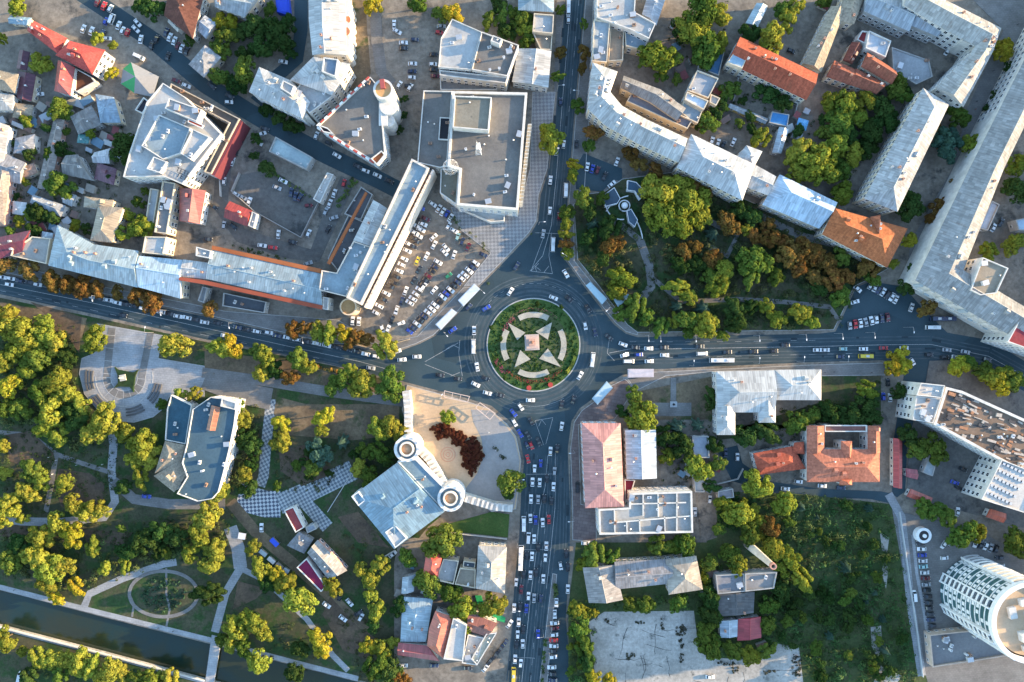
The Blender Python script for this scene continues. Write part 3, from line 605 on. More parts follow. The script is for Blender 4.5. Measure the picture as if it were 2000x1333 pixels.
# ---------------------------------------------------------------- trees
def crown_mesh(seed, lobes=24, leaves=1700, flat=0.72, conif=False):
    r = random.Random(seed); L_ = []
    for i in range(lobes):
        a = r.uniform(0, 6.283); q = r.random()**.6*0.80; z = (1-q*q)*r.uniform(0.15, 0.62)
        L_.append((q*math.cos(a)*1.08, q*math.sin(a)*.92, z*flat*1.5, r.uniform(0.13, 0.34)*(1.15-.35*q)))
    V_, F_ = [], []; wts = [l[3]**2 for l in L_]
    for k in range(leaves):
        if conif:
            z = r.random()**1.5; rad = (1-z)*0.75*r.uniform(0.55, 1.0); a = r.uniform(0, 6.283); arm = 0.8+0.25*math.cos(7*a)
            c = Vector((rad*arm*math.cos(a), rad*arm*math.sin(a), z*1.5)); nn = Vector((math.cos(a)*.5, math.sin(a)*.5, 1)).normalized(); s_ = r.uniform(0.05, 0.1)
        else:
            l = r.choices(L_, wts)[0]; u = Vector((r.gauss(0, 1), r.gauss(0, 1), r.gauss(0.25, 1))).normalized()
            c = Vector(l[:3])+u*l[3]*r.uniform(0.8, 1.05); c.z = max(c.z, -0.25); nn = (u+Vector((r.uniform(-.45, .45), r.uniform(-.45, .45), r.uniform(-.45, .45)))).normalized(); s_ = r.uniform(0.042, 0.08)
        t = nn.orthogonal().normalized(); b2 = nn.cross(t); a = r.uniform(0, 6.283); t, b2 = t*math.cos(a)+b2*math.sin(a), b2*math.cos(a)-t*math.sin(a)
        b0 = len(V_); V_ += [tuple(c-t*s_*1.2), tuple(c-b2*s_*.8), tuple(c+t*s_*1.2), tuple(c+b2*s_*.8)]; F_.append([b0, b0+1, b0+2, b0+3])
    return mesh_of('crown', V_, F_, M['leaf'])
CROWN = [crown_mesh(i+1, 22+i*3, 3300) for i in range(7)]; CONE = [crown_mesh(50+i, leaves=1100, conif=True) for i in range(2)]
def trunk_mesh():
    k = MB(); k.tube((0, 0, 0), (0.01, 0, .55), .065, .04, 7); k.tube((0.01, 0, .5), (.25, .1, 1.0), .03, .012, 5); k.tube((0, 0, .5), (-.2, .18, 1.05), .03, .012, 5); k.tube((0, 0, .45), (-.05, -.28, .95), .028, .01, 5); k.tube((.01, 0, .52), (.02, .02, 1.15), .03, .01, 5)
    return mesh_of('trunk', k.v, k.f, M['bark'])
TRUNK = trunk_mesh()
TC = {'y': (0.20, 0.21, 0.03), 'g': (0.10, 0.14, 0.026), 'd': (0.042, 0.075, 0.02), 'o': (0.19, 0.105, 0.03), 'b': (0.36, 0.29, 0.03), 't': (0.06, 0.10, 0.07), 'r': (0.11, 0.028, 0.015)}
TN = {'y': 'yellow-green', 'g': 'green', 'd': 'dark green', 'o': 'orange-brown', 'b': 'bright yellow', 't': 'blue-green', 'r': 'dark red'}
CN = {'w': 'white', 'k': 'black', 's': 'silver grey', 'b': 'blue', 'r': 'red', 'm': 'maroon', 'y': 'yellow', 'g': 'green', 'n': 'dark navy', 't': 'pale teal'}
CC = {'w': (0.66, 0.66, 0.65), 'k': (0.015, 0.015, 0.018), 's': (0.33, 0.34, 0.35), 'b': (0.02, 0.05, 0.32), 'r': (0.45, 0.02, 0.02), 'm': (0.12, 0.01, 0.015), 'y': (0.65, 0.48, 0.03), 'g': (0.02, 0.16, 0.08), 'n': (0.02, 0.03, 0.07), 't': (0.25, 0.42, 0.42)}
ORD = ['first', 'second', 'third', 'fourth', 'fifth', 'sixth', 'seventh', 'eighth', 'ninth', 'tenth', 'eleventh', 'twelfth', 'thirteenth', 'fourteenth', 'fifteenth', 'sixteenth', 'seventeenth', 'eighteenth', 'nineteenth', 'twentieth']
def ordn(i): return ORD[i] if i < 20 else ('%s-%s' % (['twenty', 'thirty', 'forty', 'fifty'][(i+1)//10-2], ORD[(i+1) % 10-1]) if (i+1) % 10 else ['', '', 'twentieth', 'thirtieth', 'fortieth', 'fiftieth'][(i+1)//10])
PENDING = []   # (object, px, py, description, place) -> labels made unique at the end
ANCH = []
def near(px, py):
    for nm, poly in ZONES:
        if pip(px, py, poly): return nm
    return min(ANCH, key=lambda a: (a[0]-px)**2+(a[1]-py)**2)[2]
def settle(kind_group):
    from collections import defaultdict
    g = defaultdict(list)
    for t in PENDING: g[(t[3], t[4])].append(t)
    for (desc, plc), ts in g.items():
        xs = [t[1] for t in ts]; ys = [t[2] for t in ts]
        hor = max(xs)-min(xs) >= max(ys)-min(ys); ts.sort(key=lambda t: t[1] if hor else t[2]); n = len(ts)
        for i, t in enumerate(ts):
            if n == 1: s_ = '%s %s' % (desc, plc)
            elif i == 0: s_ = '%smost %s %s' % ('left' if hor else 'top', desc, plc)
            elif i == n-1: s_ = '%smost %s %s' % ('right' if hor else 'bottom', desc, plc)
            else: s_ = '%s %s from the %s %s' % (ordn(i), desc, 'left' if hor else 'top', plc)
            t[0]['label'] = s_
def wood(px, py, r, c):
    west = px < 800 and py > 560; R_ = r*S*(1.42 if west else 1.4); con = c == 't' and r < 16
    hgt = R_*(1.25 if not con else 1.8)+2.0; g = P(px, py, hgt*0.62)
    ds = 1.15*RN.uniform(.95, 1.05)
    small = r < 10.5; aut = c in 'ob' and not small  # small-crowned trees are named bush here, together with real bushes
    kd = 'bush' if small else ('conifer' if con else ('autumn_tree' if aut else 'tree')); o = empty(kd, (g[0], g[1], 0)); o['category'] = kd.replace('_', ' ')
    o['group'] = {'bush': 'bushes', 'conifer': 'conifers', 'autumn_tree': 'autumn trees', 'tree': 'trees'}[kd]+' of the town centre'
    me = RN.choice(CONE) if con else RN.choice(CROWN); base = TC[c] if not (west and c == 'y') else (.235, .232, .035); j = RN.uniform(.72, 1.2); k = RN.uniform(.80, 1.06)
    cr = put('crown', me, o, (0, 0, hgt-R_*0.85 if not con else hgt*0.15), RN.uniform(0, 6.28), tuple(min(1, q) for q in (base[0]*j*k, base[1]*j, base[2]*j)), (R_*ds*RN.uniform(.9, 1.12), R_*ds*RN.uniform(.8, 1.05), R_*RN.uniform(.9, 1.1)*(1.2 if con else 1)))
    put('trunk', TRUNK, o, (0, 0, -0.05), RN.uniform(0, 6.28), None, (R_, R_, hgt*0.8))
    size = 'large' if r >= 19 else ('small' if r < 12 else 'medium')
    shp = 'conifer' if con else ('tree' if not small else 'bush')
    PENDING.append((o, px, py, '%s %s %s' % (size, TN[c], shp) if not small else '%s bush or small tree' % TN[c], near(px, py)))
    return o
def trees(s):
    for t in s.replace('\n', ' ').split(';'):
        t = t.split()
        if len(t) == 4: wood(float(t[0]), float(t[1]), float(t[2]), t[3])
def foliage(name, label, polys, density, size, h, col, seed=1, kind='stuff', cat='undergrowth', nl=16):
    """dense ground cover: many small leaf clumps, one object"""
    r = random.Random(seed); V_, F_ = [], []
    for poly in polys:
        pp = [P(*q)[:2] for q in poly]; xs = [p[0] for p in pp]; ys = [p[1] for p in pp]; n = int(abs(area2(pp))*density)
        for _ in range(n):
            x, y = r.uniform(min(xs), max(xs)), r.uniform(min(ys), max(ys))
            if not pip(x, y, pp): continue
            hh = h*r.uniform(.4, 1.2)*(0.72+0.28*math.sin(x*.35)*math.cos(y*.3)); R_ = size*r.uniform(.5, 1.3)
            for k in range(nl):
                u = Vector((r.gauss(0, 1), r.gauss(0, 1), abs(r.gauss(.4, .8)))).normalized(); c = Vector((x, y, .22+hh*.3))+Vector((u.x*R_, u.y*R_, u.z*hh*.8)); s_ = r.uniform(.16, .34)
                nn = (u+Vector((r.uniform(-.5, .5), r.uniform(-.5, .5), r.uniform(-.3, .6)))).normalized(); t = nn.orthogonal().normalized(); b2 = nn.cross(t)
                b0 = len(V_); V_ += [tuple(c-t*s_*1.2), tuple(c-b2*s_), tuple(c+t*s_*1.2), tuple(c+b2*s_)]; F_.append([b0, b0+1, b0+2, b0+3])
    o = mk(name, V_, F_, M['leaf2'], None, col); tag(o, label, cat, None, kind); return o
def leaf2():
    m, n, l, b = newmat('ground_cover_leaves', 0.8, 0, 0.2); pos = geo_pos(n)
    hs = n.new('ShaderNodeHueSaturation'); l.new(objcol(n), hs.inputs['Color'])
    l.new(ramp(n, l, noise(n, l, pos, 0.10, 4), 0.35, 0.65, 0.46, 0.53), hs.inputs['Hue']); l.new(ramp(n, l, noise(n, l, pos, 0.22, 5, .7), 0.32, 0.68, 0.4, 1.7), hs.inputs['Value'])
    l.new(hs.outputs[0], b.inputs['Base Color']); return m
M['leaf2'] = leaf2()
# ---------------------------------------------------------------- vehicles
def veh_parts(L_, W, hb, ht, cab, nose, sign=None):
    """hb belt height, ht roof height, cab = (rear bottom, rear top, front top, front bottom) along x"""
    parts = {}; w2 = W/2; cw = w2*.78; k = MB()
    prof = [(-L_/2, .35), (-L_/2, hb*.92), (-L_/2+.12, hb), (cab[0], hb), (cab[3], hb), (L_/2-.35, hb-nose*.35), (L_/2-.08, hb-nose), (L_/2, .55), (L_/2, .35)]
    n = len(prof); v = []
    for s_ in (-1, 1):
        for i, (x, z) in enumerate(prof):
            tp = 0.93 if abs(x) > L_/2-.2 else 1.0; v.append((x, s_*w2*tp, z))
    f = [list(range(n-1, -1, -1))[::-1], list(range(2*n-1, n-1, -1))]+[[i, n+i, n+(i+1) % n, (i+1) % n] for i in range(n)]
    k.add(v, f)
    # roof panel and pillars
    k.add([(cab[1], -cw, ht-.06), (cab[2], -cw, ht-.06), (cab[2], cw, ht-.06), (cab[1], cw, ht-.06), (cab[1]+.08, -cw*.93, ht), (cab[2]-.08, -cw*.93, ht), (cab[2]-.08, cw*.93, ht), (cab[1]+.08, cw*.93, ht)],
          [[0, 1, 5, 4], [1, 2, 6, 5], [2, 3, 7, 6], [3, 0, 4, 7], [4, 5, 6, 7], [3, 2, 1, 0]])
    for s_ in (-1, 1):
        for xb, xt in ((cab[0]+.05, cab[1]+.05), (cab[3]-.05, cab[2]-.05), ((cab[0]+cab[3])/2, (cab[1]+cab[2])/2)):
            k.tube((xb, s_*w2*.95, hb-.02), (xt, s_*cw, ht-.04), .05, n=4)
    k.f[0] = list(reversed(k.f[0])) if False else k.f[0]
    parts['body'] = (mesh_of('body', k.v, k.f, [M['paint']]), 1)
    def glassq(p): 
        c = Vector((0, 0, 0))
        for q in p: c += Vector(q)
        return mesh_of('g', [tuple(q) for q in p], [[0, 1, 2, 3]], [M['glass']])
    parts['windscreen'] = (glassq([(cab[3], -w2*.88, hb), (cab[3], w2*.88, hb), (cab[2], cw*.94, ht-.05), (cab[2], -cw*.94, ht-.05)]), 0)
    parts['rear_window'] = (glassq([(cab[0], w2*.88, hb), (cab[0], -w2*.88, hb), (cab[1], -cw*.94, ht-.05), (cab[1], cw*.94, ht-.05)]), 0)
    for s_ in (-1, 1):
        q = [(cab[0], s_*w2*.95, hb), (cab[3], s_*w2*.95, hb), (cab[2], s_*cw, ht-.05), (cab[1], s_*cw, ht-.05)]
        parts['side_window' + ('' if s_ < 0 else '+')] = (glassq(q if s_ < 0 else q[::-1]), 0)
    g = MB()
    for s_ in (-1, 1): g.box(L_/2-.12, s_*w2*.68, .55, .2, .34, .16)
    wz = .32 if L_ < 6 else .45
    kk = MB(); kk.tube((0, -.11, 0), (0, .11, 0), wz, n=14); kk.tube((0, -.125, 0), (0, .125, 0), wz*.55, n=10, m=1); parts['_wheel'] = (mesh_of('wheel', kk.v, kk.f, [M['rubber'], M['steel']], midx=kk.m), wz)
    hl = MB(); hl.box(0, 0, 0, .16, .34, .15); parts['_head'] = (mesh_of('headlight', hl.v, hl.f, [M['headlight']]), 0)
    return parts
VEH = {
 'car': (4.35, 1.85, veh_parts(4.35, 1.85, .92, 1.46, (-1.75, -1.15, .25, 1.0), .22), 1.35),
 'hatchback': (3.95, 1.78, veh_parts(3.95, 1.78, .95, 1.52, (-1.9, -1.55, .25, .95), .25), 1.2),
 'van': (5.4, 2.05, veh_parts(5.4, 2.05, 1.25, 2.2, (-2.66, -2.5, 1.45, 2.1), .3), 1.7),
 'minibus': (7.2, 2.25, veh_parts(7.2, 2.25, 1.4, 2.6, (-3.55, -3.45, 2.9, 3.3), .25), 2.3),
 'bus': (11.8, 2.55, veh_parts(11.8, 2.55, 1.45, 3.1, (-5.88, -5.75, 5.6, 5.85), .2), 3.9)}
hm = MB(); hm.box(0, 0, 0, 1.5, 1.1, .22); hm.box(0, 0, .22, .9, .6, .06); HATCH = mesh_of('roof_unit', hm.v, hm.f, [M['trim']])
PROTO = {}
def car(px, py, ang, c='w', kind='car', plc=None, parked=False):
    L_, W, pt, wb = VEH[kind]
    if kind == 'car' and (int(px*7+py*3) % 3 == 0): kind = 'hatchback'; L_, W, pt, wb = VEH[kind]
    g = P(px, py, .8); root = empty('parked_car' if (parked and kind in ('car', 'hatchback')) else {'hatchback': 'car'}.get(kind, kind), (g[0], g[1], .16 if parked else .06)); root.rotation_euler = (0, 0, math.radians(ang))
    cat = {'hatchback': 'car'}.get(kind, kind); root['category'] = cat; root['group'] = ('%ss parked around the square' if parked else '%ss driving on the roads') % cat if cat != 'bus' else 'buses on the roads'
    j = RN.uniform(.85, 1.12); colr = tuple(min(1, q*j) for q in CC[c])
    for nm, (me, isb) in pt.items():
        if nm == '_wheel':
            for sx in (-1, 1):
                for sy in (-1, 1): put('wheel', me, root, (sx*wb, sy*(W/2-.1), isb))
        elif nm == '_head':
            for sy in (-1, 1): put('headlight', me, root, (L_/2-.06, sy*W*.36, .56))
        else: put(nm.rstrip('+'), me, root, color=colr)
    if kind in ('minibus', 'bus'):
        for x in ((-L_*.22, L_*.2) if kind == 'bus' else (0,)): put('roof_unit', HATCH, root, (x, 0, (3.1 if kind == 'bus' else 2.6)-.01), 0, (.5, .5, .5))
    word = {'w': 'white'}.get(c, CN[c]); d = '%s %s' % (word, {'hatchback': 'car'}.get(kind, kind))
    PENDING.append((root, px, py, ('parked ' if parked else '')+d, plc or near(px, py)))
    return root
def row(x0, y0, x1, y1, n, ang, cols, plc, kind='car'):
    """a row of parked vehicles; '.' leaves a gap"""
    for i in range(n):
        c = cols[i % len(cols)]
        if c == '.': continue
        t = i/(n-1) if n > 1 else 0
        car(x0+(x1-x0)*t+RN.uniform(-.8, .8), y0+(y1-y0)*t+RN.uniform(-.8, .8), ang+RN.uniform(-3, 3)+(180 if RN.random() < .5 else 0), c, kind, plc, True)
def cars(s, parked=False, plc=None):
    for t in s.replace('\n', ' ').split(';'):
        t = t.split()
        if len(t) >= 3:
            c = t[3] if len(t) > 3 else 'w'; car(float(t[0]), float(t[1]), float(t[2]), c, {'v': 'van', 'm': 'minibus', 'b': 'bus'}.get(t[4] if len(t) > 4 else '', 'car'), plc, parked)
# ---------------------------------------------------------------- the places used in the descriptions
ZONES = [
 ('on the roundabout ring', [(900, 560), (1110, 545), (1190, 640), (1190, 720), (1130, 800), (950, 810), (890, 740)]),
 ('on the avenue running south', [(1000, 800), (1135, 800), (1118, 1340), (985, 1340)]),
 ('on the avenue running north', [(1060, -20), (1145, -20), (1125, 400), (1110, 550), (1000, 550), (1050, 450)]),
 ('on the avenue running west', [(-20, 500), (200, 560), (650, 655), (900, 660), (900, 780), (640, 720), (180, 625), (-20, 590)]),
 ('on the avenue running east', [(1190, 640), (2010, 640), (2010, 790), (1800, 712), (1190, 740)]),
 ('in the big car park', [(690, 640), (800, 390), (900, 400), (960, 500), (820, 660)]),
 ('in the walled yard', [(430, 320), (620, 330), (690, 360), (610, 530), (420, 520)]),
 ('in the north-west car park', [(130, -10), (420, -10), (400, 140), (200, 80)]),
 ('in the east park', [(1120, 340), (1320, 330), (1610, 450), (1740, 530), (1660, 660), (1230, 655)]),
 ('around the round memorial square', [(150, 620), (400, 660), (400, 760), (320, 830), (150, 830)]),
 ('on the far canal bank', [(-10, 1225), (200, 1280), (420, 1335), (-10, 1340)]),
 ('in the west park', [(-10, 585), (150, 620), (150, 760), (330, 830), (330, 1000), (-10, 1010)]),
 ('in the park above the canal', [(-10, 1010), (470, 1000), (470, 1260), (-10, 1150)]),
 ('on the strip below the west avenue', [(400, 660), (790, 740), (800, 800), (400, 745)]),
 ('between theatre and castle-like building', [(450, 770), (800, 790), (780, 900), (640, 1000), (460, 980)]),
 ('between the canal and the maroon sheds', [(440, 1040), (650, 1040), (790, 1100), (790, 1340), (420, 1340)]),
 ('in the grove by the curved apartment block', [(400, -10), (600, -10), (590, 110), (480, 180), (400, 180)]),
 ('among the low houses at left', [(-10, 190), (240, 190), (340, 350), (340, 470), (-10, 520)]),
 ('in the courtyards north of the park', [(1220, -10), (1620, -10), (1620, 220), (1500, 340), (1220, 230)]),
 ('left of the long grey house', [(1530, 180), (1800, 150), (1690, 400), (1540, 350)]),
 ('beside the scrubland slope', [(1380, 960), (1760, 960), (1800, 1340), (1390, 1180)]),
 ('around the cracked concrete lot', [(1110, 1160), (1560, 1160), (1560, 1340), (1110, 1340)]),
 ('by the round residential tower', [(1740, 980), (2010, 1060), (2010, 1340), (1780, 1340)]),
 ('in the small east square', [(1640, 540), (1850, 540), (1850, 650), (1640, 650)])]
ANCH = [(960, 300, 'by the office block with the lattice dome'), (930, 100, 'by the fan-shaped white roof'), (700, 240, 'by the round orange-topped tower'), (340, 260, 'by the stepped white building'),
 (130, 110, 'by the red church-like house'), (1240, 240, 'by the white curved block'), (1400, 330, 'by the grey hipped block'), (1500, 130, 'by the long brick-red roof'), (1690, 470, 'by the orange hipped roof'), (1690, 130, 'by the brown gabled cluster'),
 (1890, 120, 'by the far upper-right corner block'), (1890, 400, 'by the long L-shaped block'), (1500, 780, 'by the pale metal roof with wings'), (1520, 900, 'by the small red hipped roof'), (1650, 890, 'by the orange U-shaped roof'), (1880, 800, 'by the long rubble-topped hall'), (1850, 950, 'in the east service court'),
 (1180, 900, 'by the pink hipped roof'), (1260, 1000, 'by the white-walled modular roof'), (1250, 1130, 'by the grey T-shaped roof'), (1450, 1150, 'by the old flat workshops'), (1320, 870, 'behind the pink hipped roof'), (960, 1110, 'by the grey hipped villa'), (880, 1250, 'by the arched orange roof'), (820, 970, 'by the castle-like building'), (900, 860, 'on the sandy plaza'),
 (600, 1080, 'by the maroon sheds'), (400, 870, 'by the blue-roofed theatre'), (380, 400, 'by the small barrel-roofed house'), (230, 520, 'by the pale blue metal roofs'), (800, 80, 'left of the fan-shaped roof'), (1300, 770, 'in the statue garden')]
# ---------------------------------------------------------------- the buildings
WHT = (0.55, 0.52, 0.47); CRM = (0.55, 0.46, 0.34); GRY = (0.33, 0.32, 0.30); PNK = (0.5, 0.3, 0.24)
METB = (0.25, 0.315, 0.34); METW = (0.42, 0.42, 0.40); SLT = (0.22, 0.215, 0.205); DRK = (0.10, 0.10, 0.105); TAN = (0.30, 0.25, 0.185); RED = (0.30, 0.075, 0.045); MAR = (0.15, 0.03, 0.045); ORG = (0.40, 0.13, 0.05); BRN = (0.16, 0.06, 0.035); PUR = (0.10, 0.035, 0.05); BLU = (0.10, 0.25, 0.42); BIT = (0.17, 0.16, 0.145)
# office block
ob = b_('office_block', 'large flat-roofed office block with white parapets and a lattice dome on its roof edge', [
 ('f', [(884, 178), (1030, 181), (1012, 411), (892, 401), (897, 332), (874, 325)], 16, BIT, {'ph': 1.3, 'pw': 1.1, 'n': 16}),
 ('f', [(827, 177), (883.4, 178), (873, 325), (859, 328), (815, 318)], 12, BIT, {'n': 5}), ('f', [(861, 329), (896.5, 333), (891.5, 400), (859, 377)], 11, (0.22, 0.2, 0.15), {'n': 3}),
 ('f', [(888, 187), (960, 190), (954, 255), (884, 249)], 20.5, (0.24, 0.215, 0.165), {'z0': 15.9, 'n': 1, 'nowin': 1}), ('f', [(859, 229), (881, 230), (876, 274), (856, 273)], 12.6, (0.03, 0.03, 0.035), {'z0': 11.5, 'n': 0, 'nowin': 1, 'ph': .5}),  # near-black box stands for the open courtyard, its shade put into the colour
 ('f', [(897, 407), (986, 419), (985, 432), (958, 434)], 4.5, METW, {'n': 0, 'nowin': 1})], WHT)
og = ob.location
# fins on the right facade
for i in range(22):
    t = i/21; k = MB(); p = P(1031-17*t, 245+150*t, 15); k.box(p[0]+.9, p[1], 3, 1.8, .25, 13.5); k.build('facade_fin', M['plaster'], ob, WHT)
m_ = MB(); c_ = P(880, 326, 17)   # lattice dome
for a in range(12):
    t0 = a/12*6.283
    for s_ in range(4):
        a0, a1 = s_/4*1.45, (s_+1)/4*1.45
        f_ = lambda t, e: (c_[0]+3.7*math.cos(t)*math.cos(e), c_[1]+3.7*math.sin(t)*math.cos(e), 16+3.7*math.sin(e))
        m_.tube(f_(t0, a0), f_(t0+.26, a1), .035, n=4); m_.tube(f_(t0, a0), f_(t0-.26, a1), .035, n=4); m_.tube(f_(t0, a0), f_(t0+.5236, a0), .03, n=4)
m_.build('lattice_dome', M['white'], ob)
m_ = MB(); a0 = Vector(P(935, 298, 16))
for dx, dy in ((-1, -1), (1, -1), (1, 1), (-1, 1)):
    m_.tube(a0+Vector((dx*1.3, dy*1.3, 0)), a0+Vector((dx*.4, dy*.4, 14)), .13, n=4)
for i in range(8):
    z = i*1.75; q = 1.3-.9*i/8; q2 = 1.3-.9*(i+1)/8
    for s_ in ((-1, -1, 1, -1), (1, -1, 1, 1), (1, 1, -1, 1), (-1, 1, -1, -1)): m_.tube(a0+Vector((s_[0]*q, s_[1]*q, z)), a0+Vector((s_[2]*q2, s_[3]*q2, z+1.75)), .09, n=4)
m_.tube(a0+Vector((0, 0, 13)), a0+Vector((0, 0, 18)), .1, n=5)
for z, r_ in ((9, .9), (11, .7), (12.5, .6)): m_.tube(a0+Vector((.8, .3, z)), a0+Vector((1.25, .4, z)), r_, n=12)
m_.build('antenna_mast', M['white'], ob)
b_('cultural_centre', 'building with a folded white fan-shaped roof and a grey-brown half, left of the north avenue', [
 ('f', [(883, 37), (940, 62), (920, 136), (856, 131), (861, 75)], 13, METW, {'n': 3, 'pw': .3}), ('f', [(940.8, 62), (1013, 88), (991, 149), (921, 136)], 13.4, BIT, {'n': 8, 'pw': .4}),
 ('f', [(858, 137), (992, 151), (988, 163), (859, 147)], 11, GRY, {'n': 0}), ('f', [(963, 69), (981, 76), (976, 87), (958, 80)], 17, METW, {'z0': 13.3, 'n': 1, 'nowin': 1}),
 ('f', [(859, 148), (973, 162), (970, 176), (860, 176)], 4, SLT, {'n': 0})], WHT)
b_('shop_hall', 'white metal hall between the fan-shaped roof and the north avenue', [('s', [(1012, 95), (1000, 160)], [(1077, 100), (1071, 172)], 8, 1.5, METW, {'end': 'gg', 'r': .55})], WHT)
b_('town_house', 'pale town house with blue-grey and white slopes at the top of the north avenue', [('s', [(1012, -30), (1012, 20)], [(1082, -30), (1082, 24)], 9, 2.5, METB), ('f', [(1043, 26), (1082, 29), (1080, 66), (1040, 62)], 8, METW), ('f', [(1040, 63), (1079, 67), (1077, 98), (1056, 97)], 6, TAN)], CRM)
# corner building with the round tower
cb = b_('corner_building', 'corner building with red-trimmed flat roof and a round tower capped by an orange disc', [
 ('f', [(619, 247), (723, 150), (742, 172), (746, 232), (752, 298), (731, 316)], 15, BIT, {'n': 9, 'ph': 1.0}), ('f', [(620, 243), (640, 250), (652, 262), (631, 258)], 17, (0.05, 0.05, 0.06), {'z0': 14.5, 'n': 0, 'nowin': 1, 'ph': 1.2}),
 ('f', [(724, 310), (745, 294), (752, 303), (736, 322)], 17.5, ORG, {'z0': 14.5, 'n': 0, 'nowin': 1})], WHT, wins=True)
c_ = P(749, 176, 20)
k = MB(); k.ring(c_[0], c_[1], 3.6, 4.6, 0, 20.8, 36); k.ring(c_[0]+1.6, c_[1]-6, .1, 4.2, 0, 16.5, 30); k.ring(c_[0]+1, c_[1]-12, .1, 3.0, 0, 14, 24); k.box(c_[0]-1, c_[1]-9, 0, 4, 12, 15.7); k.build('tower_wall', M['plaster'], cb, WHT)
v, f = fill([circ(c_[0], c_[1], 3.7)], 20.2); mk('tower_deck', v, f, M['trim'], cb, (0.55, 0.3, 0.12))
k = MB(); k.box(c_[0]-.3, c_[1]+2.3, 20, 2.0, 4.2, 1.6, .1); k.build('tower_porch', M['trim'], cb, (0.3, 0.07, 0.06))
for (xa, ya), (xb, yb) in (((619, 248), (722, 151)), ((620, 250), (730, 318))):
    for i in range(14):
        t = (i+.5)/14; p = P(xa+(xb-xa)*t, ya+(yb-ya)*t, 15.5); d = math.atan2(-(yb-ya), xb-xa); k = MB(); k.box(p[0], p[1], 14.4, 2.0, .8, 1.9, d); k.build('parapet_panel', M['trim'], cb, (0.42, 0.07, 0.05) if i % 2 else (0.7, 0.68, 0.65))
b_('apartment_block', 'pale curved apartment block with blue-white metal roof and white facade', [
 ('s', [(602, -40), (603, 40), (610, 108)], [(674, -40), (676, 50), (676, 108)], 15, 2.2, METW, {'r': .4, 'end': 'gg', 'n': 9}), ('s', [(612, 111), (566, 157)], [(684, 125), (648, 186)], 15.5, 2, METW, {'end': 'hh', 'n': 5}),
 ('f', [(590, 158), (652, 186), (604, 222), (575, 180)], 13, METW, {'n': 5}), ('s', [(506, 131), (569, 158), (606, 200)], [(486, 180), (540, 208), (590, 232)], 14, 1.8, METW, {'n': 9}), ('f', [(553, 157), (575, 168), (568, 185), (547, 172)], 17, METW, {'z0': 13.5, 'n': 0, 'nowin': 1}),
 ('f', [(632, 112), (660, 116), (655, 150), (628, 140)], 18.5, (0.2, 0.25, 0.3), {'z0': 15, 'n': 0, 'nowin': 1})], WHT)
ab = [o for o in scn.objects if o.name == 'apartment_block'][0]
for i in range(9):
    q = P(677+(i % 2)*1.5, 4+i*12.5, 12); k = MB(); k.ring(q[0], q[1], .1, 1.7, 0, 13.2+.6*(i % 3), 16); k.build('bay', M['plaster'], ab, WHT); k = MB(); k.ring(q[0], q[1], .1, 1.9, 13.2+.6*(i % 3), 13.5+.6*(i % 3), 16); k.build('bay_cap', M['trim'], ab, (.45, .16, .07) if i in (3, 5) else (.5, .5, .48))
for i in range(7):
    q = P(598+i*9, 226-i*6.5, 11); k = MB(); k.box(q[0], q[1], 0, 1.6, 2.4, 12.6, .62); k.build('bay', M['plaster'], ab, WHT)
# stepped white building
b_('stepped_building', 'stepped white building with blue-grey roof courts and dark lettering', [
 ('f', [(286, 200), (318, 162), (362, 190), (432, 262), (356, 360), (320, 345), (240, 346), (252, 300)], 14, METW, {'n': 12}), ('f', [(310, 224), (372, 250), (352, 300), (318, 312), (276, 285)], 15.5, METB, {'z0': 13.9, 'n': 4, 'nowin': 1}),
 ('f', [(330, 192), (394, 214), (384, 238), (322, 212)], 18, METW, {'z0': 13.9, 'n': 2, 'nowin': 1}), ('f', [(376, 252), (410, 268), (372, 312), (352, 300)], 17, METW, {'z0': 13.9, 'n': 2, 'nowin': 1}), ('f', [(300, 306), (326, 316), (312, 338), (286, 330)], 16, METW, {'z0': 13.9, 'n': 1, 'nowin': 1}),
 ('f', [(263, 215), (280, 190), (292, 200), (278, 222)], 12, (0.05, 0.05, 0.06), {'n': 0, 'nowin': 1}), ('f', [(368, 232), (398, 245), (394, 251), (366, 239)], 18.4, (0.5, 0.08, 0.03), {'z0': 17.9, 'n': 0, 'nowin': 1, 'ph': .2})], WHT)
b_('gallery_building', 'low dark-decked gallery wrapping the stepped white building, maroon street front', [('f', [(334, 163), (468, 232), (412, 340), (398, 336), (447, 240), (352, 190), (330, 176)], 10, (0.14, 0.12, 0.10), {'n': 9, 'ph': 1.1})], (0.40, 0.34, 0.27))
k = MB(); k.prism([P(*q, 10)[:2] for q in [(468, 233), (474, 238), (419, 345), (412, 341)]], 0, 10.2, bot=True); k.build('maroon_front', M['trim'], [o for o in scn.objects if o.name == 'gallery_building'][0], (.13, .03, .04))
